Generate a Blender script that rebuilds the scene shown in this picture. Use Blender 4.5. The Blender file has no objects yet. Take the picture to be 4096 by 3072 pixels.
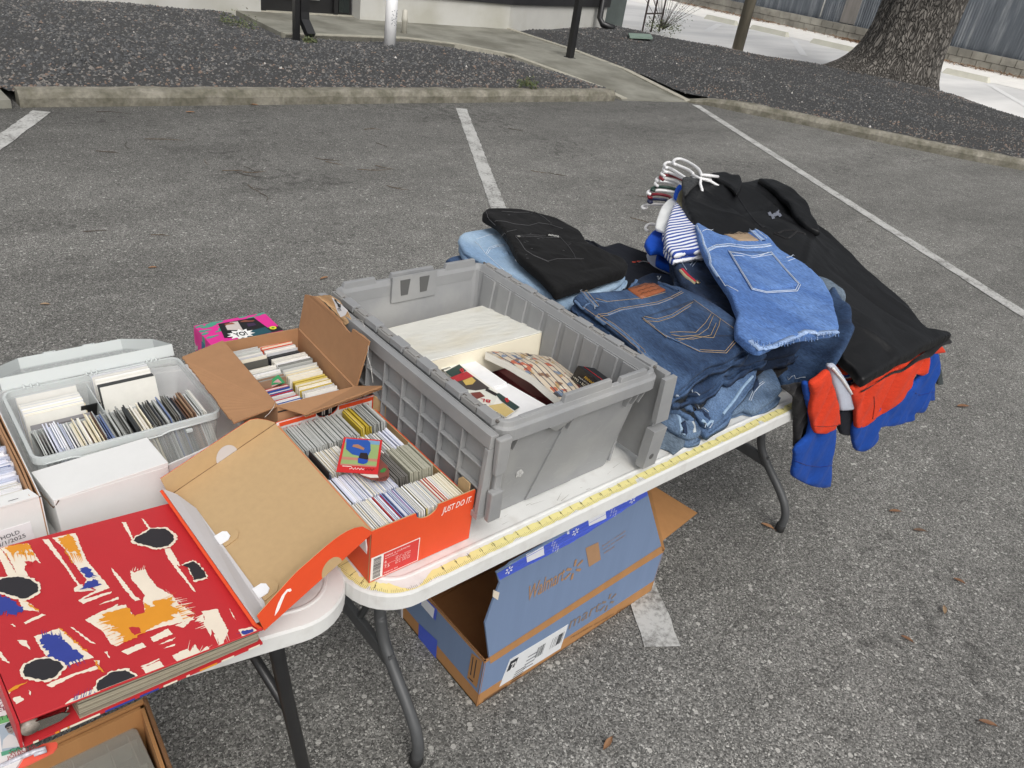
import bpy, bmesh, math, random
from mathutils import Vector, Matrix, noise
from mathutils.geometry import delaunay_2d_cdt, tessellate_polygon
random.seed(7)
rnd = random.Random(11)
SC = bpy.context.scene
COL = SC.collection
# ---------------------------------------------------------------- camera
F_PX, HEAD, PITCH, ROLL = 3084.54, 0.779732, 0.532049, 0.162792
CAM = Vector((-0.374387, -0.667272, 1.596641))
H = 0.7323                                   # height of the table tops
fwd = Vector((math.sin(HEAD)*math.cos(PITCH), math.cos(HEAD)*math.cos(PITCH), -math.sin(PITCH)))
rgt = fwd.cross(Vector((0, 0, 1))).normalized()
upv = rgt.cross(fwd)
RX = math.cos(ROLL)*rgt + math.sin(ROLL)*upv
UY = -math.sin(ROLL)*rgt + math.cos(ROLL)*upv
cd = bpy.data.cameras.new('camera'); cam = bpy.data.objects.new('camera', cd); COL.objects.link(cam)
cam.matrix_world = Matrix(((RX.x, UY.x, -fwd.x, CAM.x), (RX.y, UY.y, -fwd.y, CAM.y), (RX.z, UY.z, -fwd.z, CAM.z), (0, 0, 0, 1)))
cd.sensor_width = 36; cd.lens = 36*F_PX/4096; cd.clip_start = 0.05; cd.clip_end = 2000
SC.camera = cam
# ---------------------------------------------------------------- sky and sun (bright overcast)
SUN_EL, SUN_AZ = math.radians(50), math.radians(200)      # azimuth measured from +Y towards +X
wd = bpy.data.worlds.new("World"); SC.world = wd; wd.use_nodes = True
wn = wd.node_tree; wn.nodes.clear()
sky = wn.nodes.new('ShaderNodeTexSky'); sky.sky_type = 'NISHITA'; sky.sun_disc = False
sky.sun_elevation = SUN_EL; sky.sun_rotation = SUN_AZ; sky.air_density = 1.0; sky.dust_density = 6.0; sky.ozone_density = 1.0
hs = wn.nodes.new('ShaderNodeHueSaturation'); hs.inputs['Saturation'].default_value = 0.22
bg = wn.nodes.new('ShaderNodeBackground'); bg.inputs['Strength'].default_value = 0.13
wo = wn.nodes.new('ShaderNodeOutputWorld')
wn.links.new(sky.outputs[0], hs.inputs['Color']); wn.links.new(hs.outputs[0], bg.inputs['Color']); wn.links.new(bg.outputs[0], wo.inputs['Surface'])
sd = bpy.data.lights.new('sun', 'SUN'); so = bpy.data.objects.new('sun', sd); COL.objects.link(so)
sd.energy = 0.85; sd.angle = math.radians(32); sd.color = (1.0, 0.97, 0.92)
sdir = Vector((math.sin(SUN_AZ)*math.cos(SUN_EL), math.cos(SUN_AZ)*math.cos(SUN_EL), math.sin(SUN_EL)))
so.rotation_euler = sdir.to_track_quat('Z', 'Y').to_euler(); so.location = sdir*30
SC.view_settings.view_transform = 'Standard'; SC.view_settings.look = 'None'; SC.view_settings.gamma = 1
SC.view_settings.exposure = 0.0
SC.cycles.max_bounces = 8; SC.cycles.transparent_max_bounces = 16; SC.cycles.use_denoising = True
# ---------------------------------------------------------------- picture point -> place helpers
def ray(x, y, s=4096/2212):                  # x, y measured on a 2212 px wide view of the photo
    return (RX*((x*s-2048)/F_PX) - UY*((y*s-1536)/F_PX) + fwd)
def at(x, y, z=0.0):
    d = ray(x, y); return CAM + d*((z-CAM.z)/d.z)
def atF(x, y, z=0.0):
    d = ray(x, y, 1); return CAM + d*((z-CAM.z)/d.z)
def aty(x, y, yy):
    d = ray(x, y); return CAM + d*((yy-CAM.y)/d.y)
def atyF(x, y, yy):
    d = ray(x, y, 1); return CAM + d*((yy-CAM.y)/d.y)
def onp(x, y, P0, n, s=4096/2212):
    d = ray(x, y, s); return CAM + d*((Vector(P0)-CAM).dot(n)/d.dot(n))
V = Vector
# ---------------------------------------------------------------- materials
def mat(name, col, rough=0.7, var=0.0, vs=20, bump=0.0, bs=200, metal=0, spec=0.5, col2=None, c2f=0.5, c2s=8, c2w=0.08, trans=0, alpha=1, sheen=0, stretch=None, coat=0, bdist=0.002):
    m = bpy.data.materials.new(name); m.use_nodes = True; nt = m.node_tree; N = nt.nodes; L = nt.links
    b = N['Principled BSDF']; b.inputs['Roughness'].default_value = rough; b.inputs['Metallic'].default_value = metal
    b.inputs['Specular IOR Level'].default_value = spec
    if trans: b.inputs['Transmission Weight'].default_value = trans
    if alpha < 1: b.inputs['Alpha'].default_value = alpha
    if sheen: b.inputs['Sheen Weight'].default_value = sheen
    if coat: b.inputs['Coat Weight'].default_value = coat
    tc = N.new('ShaderNodeTexCoord'); src = tc.outputs['Object']
    if stretch:
        mp = N.new('ShaderNodeMapping'); mp.inputs['Scale'].default_value = stretch[:3]
        if len(stretch) > 3: mp.inputs['Rotation'].default_value = (0, 0, stretch[3])
        L.new(src, mp.inputs[0]); src = mp.outputs[0]
    cur = None
    c = N.new('ShaderNodeRGB'); c.outputs[0].default_value = (*col, 1); cur = c.outputs[0]
    if col2:
        n2 = N.new('ShaderNodeTexNoise'); n2.inputs['Scale'].default_value = c2s; n2.inputs['Detail'].default_value = 5; L.new(src, n2.inputs['Vector'])
        mr = N.new('ShaderNodeMapRange'); mr.inputs[1].default_value = c2f-c2w; mr.inputs[2].default_value = c2f+c2w; L.new(n2.outputs[0], mr.inputs[0])
        mx = N.new('ShaderNodeMix'); mx.data_type = 'RGBA'; L.new(mr.outputs[0], mx.inputs[0]); L.new(cur, mx.inputs[6]); mx.inputs[7].default_value = (*col2, 1)
        cur = mx.outputs[2]
    if var:
        n1 = N.new('ShaderNodeTexNoise'); n1.inputs['Scale'].default_value = vs; n1.inputs['Detail'].default_value = 6; n1.inputs['Roughness'].default_value = 0.65; L.new(src, n1.inputs['Vector'])
        mr = N.new('ShaderNodeMapRange'); mr.inputs[1].default_value = 0.25; mr.inputs[2].default_value = 0.75; mr.inputs[3].default_value = 1-var; mr.inputs[4].default_value = 1+var; L.new(n1.outputs[0], mr.inputs[0])
        vm = N.new('ShaderNodeVectorMath'); vm.operation = 'SCALE'; L.new(cur, vm.inputs[0]); L.new(mr.outputs[0], vm.inputs['Scale']); cur = vm.outputs[0]
    L.new(cur, b.inputs['Base Color'])
    if bump:
        nb = N.new('ShaderNodeTexNoise'); nb.inputs['Scale'].default_value = bs; nb.inputs['Detail'].default_value = 4; L.new(src, nb.inputs['Vector'])
        bp = N.new('ShaderNodeBump'); bp.inputs['Strength'].default_value = bump; bp.inputs['Distance'].default_value = bdist; L.new(nb.outputs[0], bp.inputs['Height']); L.new(bp.outputs[0], b.inputs['Normal'])
    m.diffuse_color = (*col, 1)
    return m
def srgb(r, g, b):
    f = lambda c: (c/255/12.92) if c/255 <= 0.04045 else ((c/255+0.055)/1.055)**2.4
    return (f(r), f(g), f(b))
MATC = {}
def flat(r, g, b, rough=0.6, var=0.05, vs=60):     # printed inks and card colours, by their sRGB look in white light
    k = (r, g, b, rough)
    if k not in MATC: MATC[k] = mat('ink_%d_%d_%d' % (r, g, b), srgb(r, g, b), rough, var=var, vs=vs)
    return MATC[k]
# ---------------------------------------------------------------- mesh builder
class MB:
    def __init__(s): s.v = []; s.f = []; s.m = []; s.mats = []; s.sm = []
    def mi(s, m):
        if m not in s.mats: s.mats.append(m)
        return s.mats.index(m)
    def add(s, vs, fs, m, smooth=False):
        o = len(s.v); i = s.mi(m); s.v += [tuple(v) for v in vs]
        for f in fs: s.f.append(tuple(a+o for a in f)); s.m.append(i); s.sm.append(smooth)
    def hexa(s, b, t, m):                       # b, t: 4 bottom and 4 top corners, counter-clockwise from above
        s.add(list(b)+list(t), [(3, 2, 1, 0), (4, 5, 6, 7), (0, 1, 5, 4), (1, 2, 6, 5), (2, 3, 7, 6), (3, 0, 4, 7)], m)
    def box(s, x0, y0, z0, x1, y1, z1, m, M=None):
        b = [V((x0, y0, z0)), V((x1, y0, z0)), V((x1, y1, z0)), V((x0, y1, z0))]; t = [V((p.x, p.y, z1)) for p in b]
        if M: b = [M@p for p in b]; t = [M@p for p in t]
        s.hexa(b, t, m)
    def slab(s, P, th, m, n=None):              # polygon P (3-D, planar) thickened by th along n
        P = [V(p) for p in P]
        if n is None:
            n = V((0, 0, 0))
            for i in range(len(P)): n += P[i].cross(P[(i+1) % len(P)])
            n.normalize()
        Q = [p+n*th for p in P]; k = len(P)
        tri = tessellate_polygon([P])
        # orientation of the tessellation
        fs = []
        nn = V((0, 0, 0))
        for i in range(k): nn += P[i].cross(P[(i+1) % k])
        for a, b, c in tri:
            cr = (P[b]-P[a]).cross(P[c]-P[a])
            if cr.dot(nn) < 0: b, c = c, b
            if nn.dot(n)*th > 0: fs += [(a, c, b), (a+k, b+k, c+k)]
            else: fs += [(a, b, c), (a+k, c+k, b+k)]
        for i in range(k):
            j = (i+1) % k
            fs.append((i, j, j+k, i+k) if nn.dot(n)*th > 0 else (j, i, i+k, j+k))
        s.add(P+Q, fs, m)
    def sheet(s, P, m, off=0):                  # flat print on a surface
        P = [V(p) for p in P]
        fs = [t for t in tessellate_polygon([P])]
        nn = V((0, 0, 0))
        for i in range(len(P)): nn += P[i].cross(P[(i+1) % len(P)])
        nn.normalize()
        if nn.dot(CAM-P[0]) < 0: nn = -nn
        P = [p+nn*off for p in P]
        out = []
        for a, b, c in fs:
            cr = (P[b]-P[a]).cross(P[c]-P[a])
            out.append((a, b, c) if cr.dot(nn) > 0 else (a, c, b))
        s.add(P, out, m)
    def tube(s, path, r, m, n=8, cap=True):
        path = [V(p) for p in path]; k = len(path); rr = r if isinstance(r, (list, tuple)) else [r]*k
        vs = []; prev = None
        for i, p in enumerate(path):
            t = (path[min(i+1, k-1)]-path[max(i-1, 0)]).normalized()
            a = prev if prev is not None else (V((0, 0, 1)) if abs(t.z) < 0.9 else V((1, 0, 0)))
            a = (a-t*a.dot(t)).normalized(); prev = a; b = t.cross(a)
            for j in range(n):
                th = 2*math.pi*j/n; vs.append(p+(a*math.cos(th)+b*math.sin(th))*rr[i])
        fs = []
        for i in range(k-1):
            for j in range(n): fs.append((i*n+j, i*n+(j+1) % n, (i+1)*n+(j+1) % n, (i+1)*n+j))
        if cap: fs += [tuple(range(n-1, -1, -1)), tuple((k-1)*n+j for j in range(n))]
        s.add(vs, fs, m, True)
    def text(s, body, O, U, W, m, off=0.0004, width=None, height=None, shear=0, space=1.0, bold=0.0):
        # lettering laid on a plane: O origin of the baseline, U reading direction (unit), W up direction (unit)
        O = V(O); U = V(U).normalized(); W = V(W).normalized(); n = U.cross(W).normalized()
        c = bpy.data.curves.new('t', 'FONT'); c.body = body; c.resolution_u = 2; c.shear = shear; c.space_character = space; c.offset = bold
        o = bpy.data.objects.new('t', c); COL.objects.link(o)
        me = bpy.data.meshes.new_from_object(o)
        xs = [v.co.x for v in me.vertices] or [0, 1]; ys = [v.co.y for v in me.vertices] or [0, 1]
        w = max(xs)-min(xs); h = max(ys)-min(ys)
        kx = (width/w) if width else (height/h); ky = (height/h) if height else kx
        vs = [O+U*((v.co.x-min(xs))*kx)+W*((v.co.y-min(ys))*ky)+n*off for v in me.vertices]
        s.add(vs, [tuple(p.vertices) for p in me.polygons], m)
        bpy.data.objects.remove(o); bpy.data.curves.remove(c); bpy.data.meshes.remove(me)
    def build(s, name, parent=None, loc=None, smooth_angle=None, bevel=0):
        me = bpy.data.meshes.new(name)
        off = V((0, 0, 0))
        p = parent
        while p is not None: off = off+p.location; p = p.parent
        if loc is not None: off = off+V(loc)
        me.from_pydata([tuple(V(v)-off) for v in s.v], [], s.f)
        for m in s.mats: me.materials.append(m)
        me.polygons.foreach_set('material_index', s.m); me.polygons.foreach_set('use_smooth', s.sm)
        me.update()
        o = bpy.data.objects.new(name, me); COL.objects.link(o)
        if parent: o.parent = parent
        if loc is not None: o.location = V(loc)
        if bevel:
            md = o.modifiers.new('bevel', 'BEVEL'); md.width = bevel; md.segments = 2; md.limit_method = 'ANGLE'; md.angle_limit = math.radians(40)
        return o
def tag(o, label=None, cat=None, group=None, kind=None):
    if label: o['label'] = label
    if cat: o['category'] = cat
    if group: o['group'] = group
    if kind: o['kind'] = kind
    return o
def thing(name, label, cat, loc, group=None):
    o = bpy.data.objects.new(name, None); COL.objects.link(o); o.location = V(loc); o.empty_display_size = 0.05
    return tag(o, label, cat, group)
def rrect(x0, y0, x1, y1, r, n=6):
    P = []
    for cx, cy, a0 in ((x1-r, y1-r, 0), (x0+r, y1-r, 90), (x0+r, y0+r, 180), (x1-r, y0+r, 270)):
        for i in range(n+1):
            a = math.radians(a0+90*i/n); P.append((cx+r*math.cos(a), cy+r*math.sin(a)))
    return P
def loft(mb, rings, m, cap0=True, cap1=True, smooth=False):
    k = len(rings[0]); vs = [p for r in rings for p in r]; fs = []
    for i in range(len(rings)-1):
        for j in range(k): fs.append((i*k+j, i*k+(j+1) % k, (i+1)*k+(j+1) % k, (i+1)*k+j))
    if cap0: fs.append(tuple(range(k-1, -1, -1)))
    if cap1: fs.append(tuple((len(rings)-1)*k+j for j in range(k)))
    mb.add(vs, fs, m, smooth)
def nz(x, y, z=0, s=1): return noise.noise(V((x*s, y*s, z)))
# ================================================================ SETTING
ANG_ = -0.18
def asphalt_mat():
    m = bpy.data.materials.new('asphalt'); m.use_nodes = True; nt = m.node_tree; N = nt.nodes; L = nt.links; b = N['Principled BSDF']
    tc = N.new('ShaderNodeTexCoord'); O = tc.outputs['Object']
    def vor(s, feat='F1'):
        n = N.new('ShaderNodeTexVoronoi'); n.inputs['Scale'].default_value = s; n.feature = feat; L.new(O, n.inputs['Vector']); return n
    def ramp(src, stops, interp='LINEAR'):
        r = N.new('ShaderNodeValToRGB'); r.color_ramp.interpolation = interp
        e = r.color_ramp.elements; e[0].position, e[0].color = stops[0][0], (*stops[0][1], 1); e[1].position, e[1].color = stops[-1][0], (*stops[-1][1], 1)
        for p, c in stops[1:-1]: q = e.new(p); q.color = (*c, 1)
        L.new(src, r.inputs[0]); return r.outputs[0]
    g = lambda v, t=1.0: (v*1.15, v*1.13, v*1.055*t)
    v1 = vor(360); v2 = vor(195); v3 = vor(62)
    s1 = N.new('ShaderNodeSeparateColor'); L.new(v1.outputs['Color'], s1.inputs[0])
    s2 = N.new('ShaderNodeSeparateColor'); L.new(v2.outputs['Color'], s2.inputs[0])
    s3 = N.new('ShaderNodeSeparateColor'); L.new(v3.outputs['Color'], s3.inputs[0])
    c1 = ramp(s1.outputs[0], [(0.0, g(.05)), (0.35, g(.115)), (0.7, g(.20)), (0.93, g(.30)), (1.0, g(.50))])
    c2 = ramp(s2.outputs[0], [(0.0, g(.06)), (0.55, g(.155)), (0.9, g(.27)), (1.0, g(.46))])
    mk = N.new('ShaderNodeMapRange'); mk.inputs[1].default_value = .55; mk.inputs[2].default_value = .62; L.new(s2.outputs[1], mk.inputs[0])
    mx = N.new('ShaderNodeMix'); mx.data_type = 'RGBA'; L.new(mk.outputs[0], mx.inputs[0]); L.new(c1, mx.inputs[6]); L.new(c2, mx.inputs[7])
    # scattered pale stones
    mk3 = N.new('ShaderNodeMath'); mk3.operation = 'GREATER_THAN'; mk3.inputs[1].default_value = .985; L.new(s3.outputs[2], mk3.inputs[0])
    md3 = N.new('ShaderNodeMath'); md3.operation = 'LESS_THAN'; md3.inputs[1].default_value = .0065*62*.95; L.new(v3.outputs['Distance'], md3.inputs[0])
    mm = N.new('ShaderNodeMath'); mm.operation = 'MULTIPLY'; L.new(mk3.outputs[0], mm.inputs[0]); L.new(md3.outputs[0], mm.inputs[1])
    mx3 = N.new('ShaderNodeMix'); mx3.data_type = 'RGBA'; L.new(mm.outputs[0], mx3.inputs[0]); L.new(mx.outputs[2], mx3.inputs[6]); mx3.inputs[7].default_value = (.46, .45, .42, 1)
    # weathering: broad dark and pale areas
    n1 = N.new('ShaderNodeTexNoise'); n1.inputs['Scale'].default_value = 0.9; n1.inputs['Detail'].default_value = 7; n1.inputs['Roughness'].default_value = .62; mpa = N.new('ShaderNodeMapping'); mpa.vector_type = 'POINT'; mpa.inputs['Rotation'].default_value = (0, 0, ANG_); mpa.inputs['Scale'].default_value = (.38, 1.5, 1); L.new(O, mpa.inputs[0]); L.new(mpa.outputs[0], n1.inputs['Vector'])
    r1 = N.new('ShaderNodeMapRange'); r1.inputs[1].default_value = .3; r1.inputs[2].default_value = .7; r1.inputs[3].default_value = .70; r1.inputs[4].default_value = 1.16; L.new(n1.outputs[0], r1.inputs[0])
    n2 = N.new('ShaderNodeTexNoise'); n2.inputs['Scale'].default_value = 7; n2.inputs['Detail'].default_value = 6; n2.inputs['Roughness'].default_value = .7; L.new(O, n2.inputs['Vector'])
    r2 = N.new('ShaderNodeMapRange'); r2.inputs[1].default_value = .3; r2.inputs[2].default_value = .7; r2.inputs[3].default_value = .8; r2.inputs[4].default_value = 1.18; L.new(n2.outputs[0], r2.inputs[0])
    mu = N.new('ShaderNodeMath'); mu.operation = 'MULTIPLY'; L.new(r1.outputs[0], mu.inputs[0]); L.new(r2.outputs[0], mu.inputs[1])
    # dirt washed towards the kerb
    sx = N.new('ShaderNodeSeparateXYZ'); L.new(O, sx.inputs[0])
    n3 = N.new('ShaderNodeTexNoise'); n3.inputs['Scale'].default_value = 1.6; n3.inputs['Detail'].default_value = 5; L.new(O, n3.inputs['Vector'])
    ad = N.new('ShaderNodeMath'); ad.operation = 'MULTIPLY_ADD'; ad.inputs[1].default_value = 1.6; L.new(n3.outputs[0], ad.inputs[0]); L.new(sx.outputs[1], ad.inputs[2])
    rk = N.new('ShaderNodeMapRange'); rk.inputs[1].default_value = 4.2; rk.inputs[2].default_value = 6.8; rk.inputs[3].default_value = 1.0; rk.inputs[4].default_value = .68; L.new(ad.outputs[0], rk.inputs[0])
    mu2 = N.new('ShaderNodeMath'); mu2.operation = 'MULTIPLY'; L.new(mu.outputs[0], mu2.inputs[0]); L.new(rk.outputs[0], mu2.inputs[1])
    n5 = N.new('ShaderNodeTexNoise'); n5.inputs['Scale'].default_value = 14; n5.inputs['Detail'].default_value = 3; L.new(O, n5.inputs['Vector'])
    n6 = N.new('ShaderNodeTexNoise'); n6.inputs['Scale'].default_value = .8; n6.inputs['Detail'].default_value = 2; L.new(O, n6.inputs['Vector'])
    ad5 = N.new('ShaderNodeMath'); ad5.operation = 'MULTIPLY_ADD'; ad5.inputs[1].default_value = .8; L.new(n6.outputs[0], ad5.inputs[0]); L.new(n5.outputs[0], ad5.inputs[2])
    ad6 = N.new('ShaderNodeMath'); ad6.operation = 'MULTIPLY_ADD'; ad6.inputs[1].default_value = .018; L.new(sx.outputs[1], ad6.inputs[0]); L.new(ad5.outputs[0], ad6.inputs[2])
    r5 = N.new('ShaderNodeMapRange'); r5.inputs[1].default_value = 1.10; r5.inputs[2].default_value = 1.20; r5.inputs[3].default_value = 1; r5.inputs[4].default_value = .62; L.new(ad6.outputs[0], r5.inputs[0])
    mu3 = N.new('ShaderNodeMath'); mu3.operation = 'MULTIPLY'; L.new(mu2.outputs[0], mu3.inputs[0]); L.new(r5.outputs[0], mu3.inputs[1])
    sc = N.new('ShaderNodeVectorMath'); sc.operation = 'SCALE'; L.new(mx3.outputs[2], sc.inputs[0]); L.new(mu3.outputs[0], sc.inputs['Scale'])
    L.new(sc.outputs[0], b.inputs['Base Color']); b.inputs['Roughness'].default_value = .82; b.inputs['Specular IOR Level'].default_value = .35
    bp = N.new('ShaderNodeBump'); bp.inputs['Strength'].default_value = .6; bp.inputs['Distance'].default_value = .003; bp.invert = True
    L.new(v2.outputs['Distance'], bp.inputs['Height']); L.new(bp.outputs[0], b.inputs['Normal'])
    return m
M_asph = asphalt_mat()
def paint_mat(name, col, under, lo, hi, sc=60, rough=.75):
    m = bpy.data.materials.new(name); m.use_nodes = True; N = m.node_tree.nodes; L = m.node_tree.links; b = N['Principled BSDF']; b.inputs['Roughness'].default_value = rough
    tc = N.new('ShaderNodeTexCoord'); n = N.new('ShaderNodeTexNoise'); n.inputs['Scale'].default_value = sc; n.inputs['Detail'].default_value = 8; n.inputs['Roughness'].default_value = .75; L.new(tc.outputs['Object'], n.inputs['Vector'])
    n2 = N.new('ShaderNodeTexNoise'); n2.inputs['Scale'].default_value = sc/9; n2.inputs['Detail'].default_value = 4; L.new(tc.outputs['Object'], n2.inputs['Vector'])
    ad = N.new('ShaderNodeMath'); ad.operation = 'MULTIPLY_ADD'; ad.inputs[1].default_value = .6; L.new(n2.outputs[0], ad.inputs[0]); L.new(n.outputs[0], ad.inputs[2])
    mr = N.new('ShaderNodeMapRange'); mr.inputs[1].default_value = lo; mr.inputs[2].default_value = hi; L.new(ad.outputs[0], mr.inputs[0])
    mx = N.new('ShaderNodeMix'); mx.data_type = 'RGBA'; L.new(mr.outputs[0], mx.inputs[0]); mx.inputs[6].default_value = (*under, 1); mx.inputs[7].default_value = (*col, 1)
    L.new(mx.outputs[2], b.inputs['Base Color'])
    bp = N.new('ShaderNodeBump'); bp.inputs['Strength'].default_value = .5; bp.inputs['Distance'].default_value = .002; L.new(n.outputs[0], bp.inputs['Height']); L.new(bp.outputs[0], b.inputs['Normal'])
    return m
M_line = paint_mat('worn_white_line', (.52, .52, .50), (.16, .155, .145), .62, .84)
M_line2 = paint_mat('white_line_far', (.85, .85, .84), (.6, .6, .58), .45, .6)
M_conc = mat('kerb_concrete', (.29, .272, .225), .9, var=.35, vs=26, bump=.9, bs=90, col2=(.13, .122, .09), c2f=.49, c2s=7, c2w=.2, bdist=.006)
M_walk = mat('walk_concrete', (.27, .265, .225), .85, var=.18, vs=6, bump=.3, bs=120, col2=(.17, .165, .135), c2f=.52, c2s=1.6, c2w=.1)
M_edge = mat('walk_edge_concrete', (.42, .40, .33), .85, var=.25, vs=12, bump=.5, bs=80)
M_far = mat('pale_concrete_lot', (.86, .85, .83), .9, var=.08, vs=1.2, bump=.2, bs=20, col2=(.66, .66, .65), c2f=.52, c2s=.5, c2w=.15, stretch=(.35, 1.6, 1))
M_sand = mat('pale_sand_strip', (.95, .93, .88), .95, var=.10, vs=3)
M_soil = mat('gravel_bed_soil', (.05, .05, .05), .95, var=.4, vs=40, bump=1, bs=70, bdist=.01)
mb = MB(); mb.add([(-400, -400, 0), (400, -400, 0), (400, 400, 0), (-400, 400, 0)], [(0, 1, 2, 3)], M_asph)
tag(mb.build('asphalt_ground'), kind='structure')
# pale lot behind the right-hand bed
mb = MB(); mb.add([(11.5, 30, .004), (13.2, 10.2, .004), (13.6, 9.0, .004), (14.9, 7.3, .004), (14.6, 3.0, .004), (13.5, -12, .004), (20.9, -12, .004), (20.9, 30, .004)], [tuple(range(7, -1, -1))], M_far)
tag(mb.build('concrete_road'), kind='structure')
mb = MB(); mb.add([(20.6, -12, .008), (24.3, -12, .008), (24.9, 30, .008), (20.9, 30, .008)], [(0, 1, 2, 3)], M_sand)
tag(mb.build('sand_verge'), kind='structure')
# painted stripes
def stripe(pts, w, z, m, name='parking_line', jit=.004):
    mb = MB(); P = [V(p) for p in pts]; L_ = []; R_ = []
    n = max(2, int((P[1]-P[0]).length/.05)); d = (P[1]-P[0]).normalized(); s = V((-d.y, d.x, 0))
    for i in range(n+1):
        c = P[0].lerp(P[1], i/n); e = .45 if i in (0, n) else 1
        L_.append(c+s*(w/2*(.96 if i in (0, n) else 1)+rnd.uniform(-jit, jit))); R_.append(c-s*(w/2+rnd.uniform(-jit, jit)))
    vs = [V((p.x, p.y, z)) for p in L_+R_]; k = n+1
    mb.add(vs, [(i, i+k, i+k+1, i+1) for i in range(n)], m); tag(mb.build(name), kind='structure')
stripe([atF(1845, 435), atF(2650, 2590)], .105, .004, M_line)
stripe([atF(2783, 421), atF(4160, 1300)], .102, .004, M_line)
stripe([atF(168, 447), atF(-260, 760)], .115, .004, M_line)
for a, b_ in (((2823, 128), (2877, 98)), ((3175, 162), (3215, 223)), ((3953, 338), (4130, 440))):
    stripe([atF(*a), atF(*b_)], .17, .009, M_line2, jit=.002)
# kerbs: a rounded concrete section swept along a line
def kerb(path, w=.15, h=.115, taper=(0, 0), name='kerb'):
    path = [V((p[0], p[1], 0)) for p in path]
    D_ = []
    for a, b_ in zip(path, path[1:]):
        n = max(1, int((b_-a).length/.12))
        for i in range(n): D_.append(a.lerp(b_, i/n))
    D_.append(path[-1]); k = len(D_); rings = []
    tot = sum((D_[i+1]-D_[i]).length for i in range(k-1)); s_ = 0
    for i, p in enumerate(D_):
        t = (D_[min(i+1, k-1)]-D_[max(0, i-1)]).normalized(); q = V((t.y, -t.x, 0))       # towards the lot
        if i: s_ += (p-D_[i-1]).length
        hh = h
        if taper[0] and s_ < taper[0]: hh = h*(.12+.88*math.sin(math.pi/2*s_/taper[0]))
        if taper[1] and tot-s_ < taper[1]: hh = h*(.12+.88*math.sin(math.pi/2*(tot-s_)/taper[1]))
        prof = [(0, -.02), (.004, hh*.55), (-.014, hh*.86), (-.04, hh), (-w*.6, hh), (-w, hh*.97), (-w, -.02)]
        rings.append([p+q*(a_+nz(s_*3, j, 1)*.010)+V((0, 0, b2+(nz(s_*4, j, 7)*.010 if j not in (0, 6) else 0))) for j, (a_, b2) in enumerate(prof)])
    mb = MB(); loft(mb, rings, M_conc, smooth=False); return tag(mb.build(name), kind='structure')
kA, kB = atF(95, 430), atF(2457, 405)
kerb([(kA.x-.02, kA.y), (4.0, 5.74), (kB.x, kB.y)])
kr = [(7.98, 5.55), (8.2, 5.33), (8.38, 5.0), (8.80, 4.35), (9.22, 3.46), (9.65, 2.75), (10.09, 2.19), (11.6, .3), (13.5, -2)]
kerb(kr, taper=(.75, 0))
# little apron slab at far left
mb = MB(); mb.box(-3.5, 5.80, .002, .70, 9.0, .06, M_walk); tag(mb.build('pavement_slab'), kind='structure')
# walk with a paler edging
walkL = [(4.27, 10.6), (4.12, 8.62), (4.67, 8.64), (5.9, 8.66), (6.45, 8.38), (6.88, 7.73), (6.93, 6.8), (7.0, 6.2), (6.94, 5.70)]
walkR = [(8.06, 5.52), (8.47, 7.0), (8.66, 8.24), (8.80, 9.75), (8.9, 10.6)]
wz_ = lambda y: .014+.086*max(0, min(1, (y-5.75)/1.6))
mb = MB(); ls = [V((*p, 0)) for p in walkL[::-1]]; rs_ = [V((*p, 0)) for p in walkR]
def along(P, n):
    L_ = [0]
    for a, b_ in zip(P, P[1:]): L_.append(L_[-1]+(b_-a).length)
    out_ = []
    for i in range(n+1):
        t = L_[-1]*i/n; j = 0
        while j < len(P)-2 and L_[j+1] < t: j += 1
        out_.append(P[j].lerp(P[j+1], (t-L_[j])/max(1e-6, L_[j+1]-L_[j])))
    return out_
def atyy(P, y):
    for a, b_ in zip(P, P[1:]):
        if min(a.y, b_.y) <= y <= max(a.y, b_.y) and abs(a.y-b_.y) > 1e-6: return a.lerp(b_, (y-a.y)/(b_.y-a.y))
    return P[0] if y < P[0].y else P[-1]
lsS = [V((6.94, 5.68, 0)), V((7.0, 6.2, 0)), V((6.93, 6.8, 0)), V((6.88, 7.73, 0)), V((6.45, 8.38, 0))]; ny_ = 14; vsw = []
for i in range(ny_+1):
    y = 5.68+(8.38-5.68)*i/ny_; a = atyy(lsS, y); b_ = atyy(rs_, max(5.52, y-(.16 if i == 0 else 0))); 
    for p in (a, b_): vsw.append(V((p.x, p.y, wz_(p.y))))
mb.add(vsw, [(2*i, 2*i+1, 2*i+3, 2*i+2) for i in range(ny_)], M_walk); f0 = vsw[0]; f1 = vsw[1]; mb.add([f0, f1, V((f1.x, f1.y, 0)), V((f0.x, f0.y, 0))], [(0, 3, 2, 1)], M_walk)
P = [(x, y, 0.0) for x, y in [(4.27, 10.6), (4.12, 8.62), (4.67, 8.64), (5.9, 8.66), (6.45, 8.38), (8.68, 8.38), (8.80, 9.75), (8.9, 10.6)]]; mb.slab(P[::-1], .0999, M_walk, n=V((0, 0, 1)))
tag(mb.build('concrete_path'), kind='structure')
mb = MB()
for line, sg in ((walkL[1:], 1), (walkR, 1)):
    rings = []
    for i, (x, y) in enumerate(line):
        a = V((*line[max(0, i-1)], 0)); b_ = V((*line[min(len(line)-1, i+1)], 0)); t = (b_-a).normalized(); q = V((t.y, -t.x, 0))
        p = V((x, y, 0)); zz = wz_(y)+.012; rings.append([p-q*.0+V((0, 0, -.01)), p+V((0, 0, zz)), p+q*(-.10)+V((0, 0, zz)), p+q*(-.10)+V((0, 0, -.01))])
    loft(mb, rings, M_edge)
tag(mb.build('path_edging'), kind='structure')
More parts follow.
